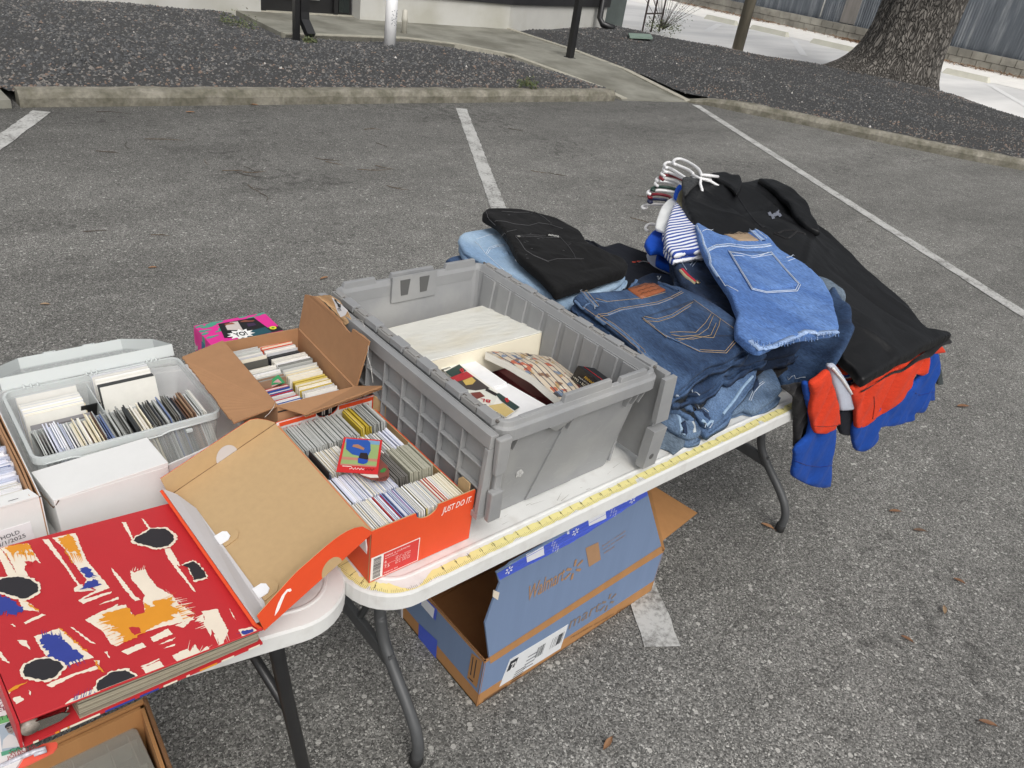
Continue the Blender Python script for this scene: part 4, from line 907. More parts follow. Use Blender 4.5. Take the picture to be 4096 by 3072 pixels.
mb.build('latch', TT, bevel=.0025)
# hinge knuckles
for side, x in ((-1, ax0-.001), (1, ax1+.002)):
    mb = MB(); n = 12; L_ = (ay1-ay0-.03)/n
    for i in range(n):
        y = ay0+.015+i*L_
        if i % 2 == 0: mb.box(x-.009, y, zr-.008, x+.009, y+L_-.003, zr+.004, M_tote)
        else:
            mb.box(x-.008, y, zr-.010, x+.008, y+L_-.003, zr+.001, M_tote2); mb.box(x-.006, y+.006, zr+.001, x+.004, y+L_-.010, zr+.0035, M_tote2)
    mb.tube([V((x, ay0+.01, zr-.001)), V((x, ay1-.01, zr-.001))], .0028, mat('hinge_rod_%d' % side, (.12, .11, .10), .4), 6)
    mb.build('hinge', TT, bevel=.001)
# scuffed clear sticker on the front
mb = MB(); P = onfront(.17, H+.085); mb.slab([P+V((-.008, -.0006, -.006)), P+V((.004, -.0006, -.009)), P+V((.010, -.0006, -.002)), P+V((.002, -.0006, .008)), P+V((-.007, -.0006, .005))], .0006, mat('sticker_remnant', (.48, .48, .47), .2, var=.5, vs=300), n=V((0, -1, .1)).normalized()); mb.build('sticker_remnant', TT)
mb = MB(); rs = random.Random(9); M_scr = flat(176, 176, 174)
for _ in range(40):
    p = onfront(rs.uniform(.06, .94), H+rs.uniform(.02, .15)); a = rs.uniform(-.5, .9); l_ = rs.uniform(.004, .025); d = V((math.cos(a), 0, math.sin(a))); q = V((-d.z, 0, d.x))*.00025; p = p+V((0, -.0042 if .25 < (p.x-ax0)/(ax1-ax0) < .68 else -.0006, 0))
    mb.add([p-q, p+d*l_-q*.3, p+d*l_+q*.3, p+q], [(0, 1, 2, 3)], M_scr)
tag(mb.build('scratches', TT), kind='stuff')
# ---- things inside the tote
M_vin = bpy.data.materials.new('yellowed_vinyl'); M_vin = mat('yellowed_vinyl', srgb(230, 229, 220), .28, var=.03, vs=8, bump=.35, bs=30, spec=.6, stretch=(1, 2.2, 1, .5), col2=srgb(224, 218, 200), c2f=.60, c2s=6, c2w=.1, bdist=.006)
M_vsp = mat('cream_vinyl_spine', srgb(240, 232, 210), .4, var=.04, vs=12)
Bt = [V((.350, .322, .890)), V((.660, .306, .900)), V((.646, .495, .874)), V((.345, .500, .866))]
bn = (Bt[1]-Bt[0]).cross(Bt[3]-Bt[0]).normalized()
T = thing('album_binder', 'big yellowed white vinyl binder lying in the back of the grey tote', 'binder', Bt[0]-bn*.06)
mb = MB(); mb.slab(Bt, .003, M_vin, n=-bn); mb.build('cover', T, bevel=.001)
mb = MB(); Q = [p-bn*.0035 for p in Bt]; mb.hexa([Q[0]-bn*.056, Q[1]-bn*.056, Q[1]-bn*.056+(Bt[3]-Bt[0]).normalized()*.004, Q[0]-bn*.056+(Bt[3]-Bt[0]).normalized()*.004], [Q[0], Q[1], Q[1]+(Bt[3]-Bt[0]).normalized()*.004, Q[0]+(Bt[3]-Bt[0]).normalized()*.004], M_vsp); mb.build('spine', T, bevel=.001)
mb = MB(); e = (Bt[3]-Bt[0]).normalized()*.006; f = (Bt[1]-Bt[0]).normalized()*.006; mb.hexa([Q[0]+e+f-bn*.05, Q[1]+e-f-bn*.05, Q[2]-e-f-bn*.05, Q[3]-e+f-bn*.05], [Q[0]+e+f, Q[1]+e-f, Q[2]-e-f, Q[3]-e+f], flat(222, 216, 200)); mb.build('page_block', T)
mb = MB(); mb.slab([p-bn*.0565 for p in Bt], .003, M_vsp, n=-bn); mb.build('back_cover', T)
# white sheet boxes with printed game-ticket strip
def slabthing(name, label, cat, pts, z, th, m, lab=None, tilt=None):
    P = [atF(x, y, (z if not tilt else tilt[i])) for i, (x, y) in enumerate(pts)]; mb = MB(); mb.slab(P, th, m, n=V((0, 0, -1))); return mb, P
M_sheetw = flat(238, 238, 238)
A6 = lambda a, b_: (1250+a/1.508, 1000+b_/1.508)
mb, P = slabthing('card_box', '', '', [A6(790, 720), A6(960, 652), A6(1175, 800), A6(1010, 850)], .868, .10, M_sheetw); tag(mb.build('card_box', bevel=.001), 'white cardboard card box beside the binder spine in the tote', 'box')
mb, P = slabthing('card_box', '', '', [A6(1020, 852), A6(1180, 803), A6(1420, 940), A6(1250, 1055), A6(1130, 1060)], .862, .10, M_sheetw); tag(mb.build('card_box', bevel=.001), 'white cardboard card box in the front left corner of the tote', 'box')
zt_ = .8695
tk = [A6(775, 715), A6(880, 680), A6(1250, 955), A6(1165, 1012), A6(1085, 965)]
mb = MB(); P = [atF(x, y, zt_) for x, y in tk]; mb.slab(P, .0008, flat(235, 232, 222), n=V((0, 0, 1)))
sh = lambda pts, m, o=.0010: mb.sheet([atF(*A6(a, b_), zt_+.0008) for a, b_ in pts], m, o-.0006)
sh([(800, 735), (885, 690), (930, 730), (840, 768)], flat(36, 60, 56), .0010); sh([(830, 770), (930, 732), (975, 765), (860, 800)], flat(176, 40, 48), .0010)
sh([(855, 800), (975, 765), (1090, 850), (960, 870)], flat(70, 62, 58), .0010); sh([(905, 790), (960, 768), (985, 790), (965, 812), (925, 818)], flat(200, 170, 90), .0014)
sh([(895, 838), (985, 850), (1080, 835), (1120, 880), (1090, 935), (1010, 930), (940, 885)], flat(222, 222, 210), .0014); sh([(950, 865), (1010, 858), (1040, 885), (985, 905)], flat(120, 60, 50), .0017)
sh([(1050, 835), (1115, 870), (1105, 885), (1040, 850)], flat(40, 34, 34), .0018)
sh([(1060, 940), (1150, 925), (1215, 975), (1165, 1008), (1100, 970)], flat(206, 182, 120), .0012); sh([(1100, 870), (1125, 865), (1250, 950), (1220, 972), (1140, 915)], flat(44, 62, 58), .0016)
for s_, a, b_, c in (('8', (905, 712), (872, 725), 1), ('8', (1175, 888), (1120, 915), 1)):
    O = atF(*A6(*a), zt_+.0024); mb.text(s_, O, atF(*A6(*b_), zt_+.0024)-O, -(atF(*A6(a[0]-15, a[1]-25), zt_+.0024)-O), flat(196, 40, 46), height=.014, bold=.02)
O = atF(*A6(1210, 925), zt_+.002); mb.text('GAME', O, atF(*A6(1180, 900), zt_+.002)-O, -(atF(*A6(1175, 925), zt_+.002)-O), flat(230, 226, 216), width=.012, height=.005)
O = atF(*A6(1075, 905), zt_+.003); mb.text('BL', O, atF(*A6(1015, 895), zt_+.003)-O, atF(*A6(1070, 925), zt_+.003)-O, flat(186, 36, 44), width=.018, height=.010, bold=.02)
for i in range(9): sh([(775+i*6, 722-i*2), (778+i*6, 721-i*2), (786+i*6, 729-i*2), (783+i*6, 730-i*2)], flat(40, 40, 40), .0012)
tag(mb.build('game_tickets'), 'strip of printed baseball game tickets lying on the white box in the tote', 'tickets')
# dark cardboard item between
mb, P = slabthing('', '', '', [A6(1070, 690), A6(1200, 640), A6(1480, 900), A6(1330, 880)], .835, .06, flat(110, 44, 46)); tag(mb.build('card_case'), 'dark red card case wedged under the curled magazine in the tote', 'case')
# curled magazine with a pinstripe cover
def mag_mat():
    m = bpy.data.materials.new('magazine_cover'); m.use_nodes = True; N = m.node_tree.nodes; L = m.node_tree.links; b = N['Principled BSDF']; b.inputs['Roughness'].default_value = .28
    tc = N.new('ShaderNodeTexCoord'); v = N.new('ShaderNodeTexVoronoi'); v.inputs['Scale'].default_value = 95; v.distance = 'CHEBYCHEV'; L.new(tc.outputs['Object'], v.inputs['Vector'])
    sp = N.new('ShaderNodeSeparateColor'); L.new(v.outputs['Color'], sp.inputs[0])
    cr = N.new('ShaderNodeValToRGB'); cr.color_ramp.interpolation = 'CONSTANT'; e = cr.color_ramp.elements; e[0].color = (*srgb(206, 192, 170), 1); e[1].position = .62; e[1].color = (*srgb(206, 192, 170), 1)
    for p_, c in ((.66, (188, 104, 76)), (.72, (190, 160, 112)), (.79, (120, 136, 158)), (.84, (226, 218, 200)), (.91, (140, 108, 84)), (.96, (70, 66, 66))): q = e.new(p_); q.color = (*srgb(*c), 1)
    L.new(sp.outputs[0], cr.inputs[0])
    n = N.new('ShaderNodeTexNoise'); n.inputs['Scale'].default_value = 40; L.new(tc.outputs['Object'], n.inputs['Vector'])
    w = N.new('ShaderNodeTexWave'); w.inputs['Scale'].default_value = 26; w.inputs['Distortion'].default_value = 1.2; w.inputs['Detail'].default_value = 0; L.new(tc.outputs['Object'], w.inputs['Vector'])
    g = N.new('ShaderNodeMath'); g.operation = 'GREATER_THAN'; g.inputs[1].default_value = .93; L.new(w.outputs[0], g.inputs[0])
    mx = N.new('ShaderNodeMix'); mx.data_type = 'RGBA'; L.new(g.outputs[0], mx.inputs[0]); L.new(cr.outputs[0], mx.inputs[6]); mx.inputs[7].default_value = (*srgb(60, 62, 80), 1); L.new(mx.outputs[2], b.inputs['Base Color']); return m
M_mag = mag_mat()
def patch(c00, c10, c11, c01, n1, n2, zf): # bilinear patch of points with bulge
    out_ = []
    for j in range(n2+1):
        for i in range(n1+1):
            u, v = i/n1, j/n2; p = c00.lerp(c10, u).lerp(c01.lerp(c11, u), v); out_.append(p+V((0, 0, zf(u, v))))
    return out_
def patchfaces(n1, n2, o=0): return [(o+j*(n1+1)+i, o+j*(n1+1)+i+1, o+(j+1)*(n1+1)+i+1, o+(j+1)*(n1+1)+i) for j in range(n2) for i in range(n1)]
c00, c10, c11, c01 = atF(*A6(1500, 905), .872), atF(*A6(1650, 850), .875), atF(*A6(1430, 650), .895), atF(*A6(1060, 612), .890)
c00, c10, c11, c01 = atF(*A6(1500, 905), .880), atF(*A6(1690, 840), .872), atF(*A6(1440, 648), .884), atF(*A6(1045, 612), .892)
T = thing('magazine', 'thick curled baseball magazine with pinstripe cover in the tote', 'magazine', c00-V((0, 0, .02)))
zf = lambda u, v: .010*math.sin(v*math.pi)*(1-u)+.008*math.sin(u*3.1)*math.sin(v*2.6)+.003*nz(u*4, v*4)
top = patch(c00, c10, c11, c01, 14, 18, zf)
mb = MB(); mb.add(top, patchfaces(14, 18), M_mag, True); mb.build('cover', T)
mb = MB(); k = len(top); low = [p-V((0, 0, .0012)) for p in top]; bot = [p-V((0, 0, .017)) for p in top]
ed = [i for i in range(15)]+[14+15*j for j in range(1, 19)]+[18*15+i for i in range(13, -1, -1)]+[15*j for j in range(17, 0, -1)]
M_pg = mat('page_edges', srgb(240, 236, 226), .7, var=.10, vs=500, stretch=(.1, .1, 1.5))
nE = len(ed); cen = V((0, 0, 0))
mb.add([low[i] for i in ed]+[bot[i] for i in ed], [(i, (i+1) % nE, nE+(i+1) % nE, nE+i) for i in range(nE)], M_pg); mb.add(low, patchfaces(14, 18), M_pg); mb.add(bot, patchfaces(14, 18), M_pg); mb.build('pages', T)
# black card pack "1992 Pinnacle"
a, b_, c = A6(1560, 768), A6(1600, 695), A6(1830, 822)
P0, P1, P2, P3 = atF(*A6(1600, 697), .882), atF(*A6(1700, 712), .882), atF(*A6(1830, 825), .868), atF(*A6(1745, 812), .868)
T = thing('card_pack', 'glossy black trading card box with gold lettering in the front right of the tote', 'card box', P0-V((0, 0, .04)))
M_bg = mat('glossy_black_card', (.012, .012, .013), .18, spec=.7)
ax = V((.046, -.058, -.006)); ay = V((.030, .024, 0)); O = atF(*A6(1600, 697), .886)
f0 = atF(*A6(1560, 775), .886); f1 = atF(*A6(1600, 697), .916); f2 = atF(*A6(1748, 806), .908)
u_ = (f2-f1); n_ = V((-.4, -.6, .35)).normalized()
w_ = (f0-f1); back = u_.cross(w_).normalized(); back = back if back.dot(CAM-f1) < 0 else -back
g_v = atF(*A6(1700, 712), .916)-f1; F4 = [f0, f0+u_, f1+u_, f1]
mb = MB(); mb.hexa([F4[0], F4[1], F4[1]+g_v, F4[0]+g_v], [F4[3], F4[2], F4[2]+g_v, F4[3]+g_v], M_bg); mb.build('pack_body', T)
mb = MB(); un = u_.normalized(); wn_ = (f1-f0); wn_ = (wn_-un*wn_.dot(un)).normalized()
mb.text('PINNACLE', f0+u_*.38+w_*-.56, un, wn_, flat(224, 176, 60), width=.030, height=.0055, shear=.3, bold=.01)
mb.text('MAJOR LEAGUE BASEBALL', f0+u_*.20+w_*-.36, un, wn_, flat(230, 228, 220), width=.044, height=.0030)
mb.text('1992 \u2022 ROOKIE', f0+u_*.05+w_*-.10, un, wn_, flat(230, 222, 200), width=.050, height=.0048)
mb.build('lettering', T)
e0 = f1+u_*.02+g_v*.35+V((0, 0, .0006)); e1_ = f1+u_*.98+g_v*.35+V((0, 0, .0006)); mb = MB(); mb.tube([e0, e1_], .0006, flat(196, 40, 50), 4); mb.build('red_line', T)
# ================================================================ OTHER BOXES ON THE TABLES
M_cb = mat('brown_cardboard', srgb(176, 134, 98), .85, var=.07, vs=40, bump=.12, bs=60, stretch=(1, 1, 1))
M_cbin = mat('brown_cardboard_inside', srgb(168, 126, 90), .88, var=.07, vs=40)
M_cbedge = mat('torn_board_edge', srgb(120, 88, 62), .9, var=.5, vs=500)
def wallq(mb, a, b_, z0, z1, th, m_out, m_in):      # upright wall a->b, outside on the right-hand side of a->b
    a, b_ = V((a[0], a[1], 0)), V((b_[0], b_[1], 0)); d = (b_-a).normalized(); q = V((-d.y, d.x, 0))
    for o0, o1, m in ((0, th*.48, m_out), (th*.5, th, m_in)):
        B = [a+q*o0, b_+q*o0, b_+q*o1, a+q*o1]; mb.hexa([p+Z_*z0 for p in B], [p+Z_*z1 for p in B], m)
def carton(mb, c, z0, z1, th, m_out, m_in):          # c: near-left, near-right, far-right, far-left
    for i in range(4):
        a, b_ = V((*c[i], 0)), V((*c[(i+1) % 4], 0)); wallq(mb, a, b_, z0, z1, th, m_out, m_in)
    mb.slab([V((x, y, z0)) for x, y in c], th, m_in, n=Z_)
def jag(pts, amp=.002, step=.006, close=False):      # rough torn outline in 3-D
    out_ = []
    n = len(pts)
    for i in range(n-(0 if close else 1)):
        a, b_ = pts[i], pts[(i+1) % n]; k = max(1, int((b_-a).length/step))
        for j in range(k):
            p = a.lerp(b_, j/k); out_.append(p if j == 0 else p+V((rnd.uniform(-amp, amp), rnd.uniform(-amp, amp), rnd.uniform(-amp, amp)*.3)))
    if not close: out_.append(pts[-1])
    return out_
# ---- brown mailing carton full of cards
bz = H+.126
BC = [(.098, .350), (.243, .345), (.256, .588), (.106, .594)]
TB = thing('carton', 'brown cardboard carton of cards with ragged open flaps, between the shoe box and the tote', 'carton', (.17, .46, H))
mb = MB(); carton(mb, BC, H+.0005, bz, .003, M_cb, M_cbin); mb.build('box_body', TB)
Zf = lambda x, y, z, s=2.765, x0=740, y0=1180: atF(x0+x/s, y0+y/s, z)
def flap(pts, th=.003, name='flap', m=M_cbin, n=None):
    mb = MB(); mb.slab(pts, th, m, n=n); return mb.build(name, TB)
h0, h1 = V((*BC[3], bz)), V((*BC[0], bz))
o0 = atF(728, 1433, bz-.006); o1 = atF(934, 1697, bz-.012)
flap([h1, h0, o0]+jag([o0, o1], .0012)[1:], n=V((.1, 0, 1)).normalized())
# near flap, tipped outwards, with an open corrugated edge
a, b_ = V((*BC[0], bz)), V((*BC[1], bz))
p1, p2 = Zf(1330, 1330, bz-.004), Zf(2180, 1020, bz+.014)
fe = jag([p1, p2], .0008); flap([a]+fe+[b_], n=V((0, .2, 1)).normalized())
mb = MB(); zig = []
k = 56
for i in range(k+1):
    p = p1.lerp(p2, i/k); zig.append(p+Z_*(-.0004 if i % 2 else -.0028)+V((.0003, -.0012, 0)))
mb.tube(zig, .00055, M_cbedge, 4); mb.slab([p1+V((0, -.0006, -.0032)), p2+V((0, -.0006, -.0032)), p2+V((0, .004, -.0032)), p1+V((0, .004, -.0032))], .0006, M_cbin, n=-Z_); mb.build('corrugation', TB)
# right flap standing up against the tote lid
A, B = V((*BC[1], bz)), V((*BC[2], bz))
fn = V((1, -.06, -.16)).normalized()
pts = [A, onp(2035/2.765+740, 515/2.765+1180, A, fn, 1), onp(740+1930/2.765, 1180+425/2.765, A, fn, 1), onp(740+1850/2.765, 1180+375/2.765, A, fn, 1), onp(740+1840/2.765, 1180+425/2.765, A, fn, 1), onp(740+1790/2.765, 1180+390/2.765, A, fn, 1), onp(740+1700/2.765, 1180+260/2.765, A, fn, 1), onp(740+1440/2.765, 1180+15/2.765, A, fn, 1), onp(740+1325/2.765, 1180-5/2.765, A, fn, 1), B]
P_ = [pts[0]]+jag(pts[1:9], .0012, .008)+[B]
flap(P_, .003, n=fn)
R_ = lambda a_, b2, o=0: onp(740+a_/2.765, 1180+b2/2.765, A+fn*o, fn, 1)
mb = MB(); M_tpap = mat('torn_liner_paper', srgb(196, 162, 122), .9, var=.15, vs=60)
mb.slab(jag([R_(1440, 10, .004), R_(1600, 0, .006), R_(1700, 60, .012), R_(1800, 190, .016), R_(1845, 290, .018), R_(1770, 335, .012), R_(1700, 240, .006), R_(1560, 90, .003)], .001, .008, True), .0008, M_tpap, n=fn); mb.build('torn_liner', TB)
mb = MB(); mb.slab([R_(1625, 25, -.001), R_(1720, 95, -.001), R_(1800, 170, -.001), R_(1775, 225, -.001), R_(1725, 245, -.001), R_(1690, 190, -.001), R_(1655, 90, -.001)], .0005, flat(238, 238, 240), n=-fn)
O = R_(1700, 185, -.002); mb.text('TX', O, R_(1790, 150, -.002)-O, R_(1685, 150, -.002)-O, flat(36, 36, 38), width=.012, height=.007, bold=.02)
O = R_(1700, 140, -.002); mb.text('MCP', O, R_(1760, 110, -.002)-O, R_(1690, 115, -.002)-O, flat(36, 36, 38), width=.012, height=.006, bold=.02)
for i in range(12):
    c = R_(1660+i*5, 55+i*7, -.0018); mb.box(c.x-.001, c.y-.001, c.z-.001, c.x+.001, c.y+.0012, c.z+.001*rnd.choice((1, 2)), flat(36, 36, 38))
mb.build('shipping_label', TB)
# black printed panel with white lettering on the near wall
mb = MB(); yn = BC[0][1]-.0004
def q_(u): return V((BC[0][0]+(BC[1][0]-BC[0][0])*u, BC[0][1]+(BC[1][1]-BC[0][1])*u-.0006, 0))
mb.sheet([q_(.42)+Z_*(H+.05), q_(.80)+Z_*(H+.05), q_(.80)+Z_*(bz-.004), q_(.42)+Z_*(bz-.004)], flat(26, 25, 26), 0)
mb.sheet([q_(0)+Z_*(bz-.012), q_(.14)+Z_*(bz-.012), q_(.14)+Z_*(bz-.009), q_(0)+Z_*(bz-.009)], flat(26, 25, 26), 0)
ml = flat(214, 206, 196); un = (q_(1)-q_(0)).normalized()
mb.text('free listening', q_(.76)+Z_*(bz-.013), -un, -Z_, ml, width=.044, height=.0075, off=-.0008)
mb.text('millions of songs', q_(.74)+Z_*(bz-.0085), -un, -Z_, ml, width=.032, height=.0035, off=-.0008)
for u in (.55, .575, .64, .665): mb.sheet([q_(u)+Z_*(bz-.040)+V((0, -.0008, 0)), q_(u+.016)+Z_*(bz-.040)+V((0, -.0008, 0)), q_(u+.016)+Z_*(bz-.026)+V((0, -.0008, 0)), q_(u+.010)+Z_*(bz-.024)+V((0, -.0008, 0)), q_(u)+Z_*(bz-.028)+V((0, -.0008, 0))], ml, 0)
mb.build('printed_band', TB)
mb = MB(); c = [R_(2030, 560, -.002), R_(2020, 680, -.01), R_(2055, 790, -.02), R_(2080, 970, -.02)]; mb.tube(c, .0004, flat(225, 222, 215), 4)
c = [R_(1840, 285, -.001), R_(1900, 262, -.01), R_(1960, 290, -.014), R_(1990, 355, -.01)]; mb.tube(c, .0003, flat(225, 222, 215), 4)
c = [Zf(1000, 1190, bz+.004), Zf(975, 1250, bz+.01), Zf(930, 1310, bz+.002), Zf(880, 1352, bz)]; mb.tube(c, .0004, flat(225, 222, 215), 4); mb.build('loose_thread', TB)
gl = 'trading cards standing in the brown carton'
g1 = 'card or holder in the left row inside the brown carton'; g2 = 'card or holder in the right row inside the brown carton'
yb = H+.012
# far -> near along y: thickness along -Y, width along X
card_row(V((.106, .574, yb)), -Y_, X_, .050, .0030, .062, .094, [GREY_, WB_+W1_, DK_+CREAM_], g1, gl, lean=-.10, jit=.003)
card_row(V((.106, .522, yb)), -Y_, X_, .020, .0016, .062, .082, [CREAM_, CREAM_], g1, gl, lean=-.1)
card_row(V((.106, .500, yb)), -Y_, X_, .048, .0034, .062, .092, [GREY_+W1_, GREY_+BRN_[2:]], g1, gl, lean=-.1, jit=.002)
card_row(V((.106, .452, yb)), -Y_, X_, .096, .0019, .061, .080, [COLR_[:4]+COLR_[:1], W1_+COLR_[:3], COLR_[:4]], g1, gl, lean=-.10, jit=.002)
card_row(V((.175, .578, yb)), -Y_, X_, .030, .0016, .062, .090, [CREAM_+[flat(214, 96, 66)], W1_], g2, gl, lean=-.1)
card_row(V((.175, .548, yb)), -Y_, X_, .026, .0020, .062, .084, [DK_[:3]], g2, gl, lean=-.1)
card_row(V((.172, .520, yb)), -Y_, X_, .040, .0060, .068, .092, [W1_, GREY_], g2, gl, lean=-.14, jit=.001)
card_row(V((.172, .478, yb)), -Y_, X_, .036, .0036, .066, .090, [GREY_+W1_, W1_+CREAM_], g2, gl, lean=-.14)
card_row(V((.174, .440, yb)), -Y_, X_, .050, .0030, .064, .086, [YEL_+CREAM_[:1], CREAM_+YEL_[:1], W1_], g2, gl, lean=-.14)
card_row(V((.176, .388, yb)), -Y_, X_, .024, .0036, .064, .082, [W1_, GREY_], g2, gl, lean=-.14)
# fronts that can be seen: oval portrait, landscape card, green card
def front_card(name, label, c, w, h, lean, marks, base):
    mb = MB(); up_ = V((0, math.sin(lean), math.cos(lean))); c = V(c); th = V((0, -math.cos(lean), math.sin(lean)))
    mb.slab([c, c+X_*w, c+X_*w+up_*h, c+up_*h], .003, flat(206, 208, 206, .2), n=-th)
    q = lambda u, v: c+X_*w*u+up_*h*v+th*.0004
    mb.sheet([q(.03, .03), q(.97, .03), q(.97, .96), q(.03, .96)], flat(*base), .0003)
    for P, col in marks: mb.sheet([q(u, v) for u, v in P], flat(*col), .0008)
    return tag(mb.build(name), label, 'card')
ell = lambda cx, cy, rx, ry: [(cx+rx*math.cos(a), cy+ry*math.sin(a)) for a in [2*math.pi*i/18 for i in range(18)]]
front_card('slabbed_card', 'cream card with an oval portrait in a clear holder inside the brown carton', (.170, .478, H+.018), .068, .090, -.0, [(ell(.5, .58, .26, .32), (170, 186, 200)), (ell(.5, .52, .13, .2), (120, 84, 74)), (ell(.86, .84, .08, .07), (170, 148, 80))], (226, 222, 206))
front_card('slabbed_card', 'card with a landscape crowd picture nearest the front of the brown carton', (.174, .386, H+.014), .064, .084, -.0, [([(.12, .40), (.92, .40), (.92, .86), (.12, .86)], (96, 76, 84)), ([(.18, .45), (.5, .42), (.6, .7), (.3, .78)], (70, 90, 150)), ([(.5, .5), (.85, .5), (.85, .8), (.6, .75)], (150, 110, 110)), (ell(.08, .90, .05, .04), (70, 66, 60))], (232, 230, 224))
mb = MB(); Pg = [Zf(855, 1010, H+.090), Zf(1030, 880, H+.118), Zf(1105, 965, H+.108), Zf(1060, 990, H+.09), Zf(930, 1030, H+.086)]
mb.slab(Pg, .0012, flat(64, 160, 104), n=-Z_); mb.sheet([Zf(930, 1000, H+.0935), Zf(1030, 925, H+.111), Zf(1075, 965, H+.106), Zf(950, 1025, H+.09)], flat(220, 170, 176), .0012)
tag(mb.build('trading_card'), 'green bordered card poking up at an angle inside the brown carton', 'card')
# ---- pink and green card display box behind
M_pink = flat(226, 40, 148, .35); M_grn = flat(70, 160, 132, .35)
T = thing('display_box', 'pink and green patterned card box with YO! burst, behind the brown carton', 'box', (.16, .65, H))
yx0, yx1, yy0, yy1, yz = .088, .231, .604, .690, H+.118
mb = MB(); mb.box(yx0, yy0, H+.0005, yx1, yy1, yz, M_pink); mb.build('box_body', T, bevel=.0008)
mb = MB(); rr2 = random.Random(5)
Tq = lambda u, v, o=.0002: V((yx0+(yx1-yx0)*u, yy0+(yy1-yy0)*v, yz+o))
for i in range(34):
    u, v = rr2.random(), rr2.random(); pts = []
    for j in range(10):
        a = 2*math.pi*j/10; r_ = rr2.uniform(.5, 1.15)
        pts.append((max(.0, min(1, u+.11*r_*math.cos(a))), max(.0, min(1, v+.055*r_*math.sin(a)+.02*math.cos(a)))))
    if abs(u-.5) > .12 or v > .8: mb.sheet([Tq(a, b_, .0002+i*.000004) for a, b_ in pts], M_grn, 0)
mb.sheet([Tq(.22, .18, .0006), Tq(.62, .0, .0006), Tq(.86, .02, .0006), Tq(.80, .84, .0006), Tq(.30, .86, .0006)], flat(24, 22, 24), 0)
mb.sheet([Tq(.34, .50, .0008), Tq(.52, .36, .0008), Tq(.56, .80, .0008), Tq(.46, .83, .0008), Tq(.36, .70, .0008)], flat(206, 196, 190), 0)
mb.sheet([Tq(.36, .74, .0009), Tq(.50, .70, .0009), Tq(.48, .80, .0009), Tq(.38, .80, .0009)], flat(150, 84, 60), 0)
mb.sheet([Tq(.58, .74, .0009), Tq(.74, .66, .0009), Tq(.78, .70, .0009), Tq(.70, .74, .0009), Tq(.66, .80, .0009), Tq(.60, .78, .0009)], flat(140, 80, 64), 0)
mb.sheet([Tq(.62, .46, .0009), Tq(.74, .46, .0009), Tq(.74, .60, .0009), Tq(.64, .62, .0009)], flat(60, 40, 70), 0)
mb.sheet([Tq(.36, .0, .0009), Tq(.84, .0, .0009), Tq(.82, .30, .0009), Tq(.60, .26, .0009)], flat(30, 80, 90), 0)
mb.sheet([Tq(.70, .0, .0007), Tq(1.0, .0, .0007), Tq(1.0, .22, .0007), Tq(.8, .24, .0007)], flat(30, 30, 32), 0)
bp_ = []
for i in range(22):
    a = 2*math.pi*i/22; r_ = 1.0 if i % 2 else .66; bp_.append(Tq(.45+.19*r_*math.cos(a), .20+.24*r_*math.sin(a), .0011))
mb.sheet(bp_, flat(244, 244, 240), 0)
mb.text('YO!', Tq(.36, .10, .0013), X_, Y_, flat(24, 22, 24), width=.024, height=.017, bold=.03, off=.0003)
mb.sheet([V((yx1-.012+.0068*math.cos(a)-.002, yy0+.016+.0068*math.sin(a), yz+.0012)) for a in [math.pi*i/8 for i in range(16)]], flat(226, 226, 40), 0)
mb.sheet([V((yx1-.014+.003*math.cos(a), yy0+.016+.003*math.sin(a), yz+.0014)) for a in [math.pi*i/4 for i in range(8)]], flat(90, 150, 60), 0)
mb.build('top_print', T)
mb = MB(); xl = yx0-.0003
for i in range(16):
    v, w = rr2.random(), rr2.random(); pts = []
    for j in range(8):
        a = 2*math.pi*j/8; r_ = rr2.uniform(.5, 1.2); pts.append(V((xl-i*.00002, min(yy1, max(yy0, yy0+(yy1-yy0)*v+.012*r_*math.cos(a))), min(yz, max(H+.002, H+.118*w+.02*r_*math.sin(a))))))
    mb.sheet(pts, rr2.choice([flat(190, 186, 180), flat(60, 110, 140), M_grn, M_pink, flat(150, 110, 90)]), 0)
mb.build('side_print', T)
# ---- clear plastic card case
M_clr = mat('frosted_clear_plastic', (.84, .87, .86), .22, alpha=.22, spec=.6)
M_clr2 = mat('frosted_clear_plastic_lid', (.76, .80, .79), .25, alpha=.36, spec=.6)
M_clre = mat('clear_plastic_edge', (.80, .84, .83), .2, alpha=.6, spec=.6)
T = thing('card_case', 'frosted clear plastic case packed with cards, its lid folded back behind it', 'case', (-.1, .52, H))
cx0, cx1, cy0, cy1, cz = -.246, .030, .424, .628, H+.095
mb = MB()
def tray(mb, x0, y0, x1, y1, z0, z1, th, m, tp=.006):
    o = [rr3(x0+tp, y0+tp, x1-tp, y1-tp, .012, z0), rr3(x0, y0, x1, y1, .014, z1), rr3(x0+th, y0+th, x1-th, y1-th, .012, z1), rr3(x0+tp+th, y0+tp+th, x1-tp-th, y1-tp-th, .010, z0+th)]
    loft(mb, o, m)
tray(mb, cx0, cy0, cx1, cy1, H+.001, cz, .0018, M_clr)
mb.build('tray', T)
mb = MB(); loft(mb, [rr3(cx0-.004, cy0-.004, cx1+.004, cy1+.004, .018, cz-.012), rr3(cx0-.004, cy0-.004, cx1+.004, cy1+.004, .018, cz), rr3(cx0+.001, cy0+.001, cx1-.001, cy1-.001, .014, cz), rr3(cx0+.0005, cy0+.0005, cx1-.0005, cy1-.0005, .014, cz-.012)], M_clre, False, False); mb.build('rim', T)
mb = MB(); mb.box(cx0+.012, .516, H+.004, cx1-.012, .5175, cz-.012, M_clre); mb.box(-.125, .5185, H+.004, -.1235, .622, cz-.012, M_clre); mb.build('divider', T)
hl0, hl1 = V((cx0, cy1+.006, cz)), V((cx1, cy1+.006, cz))
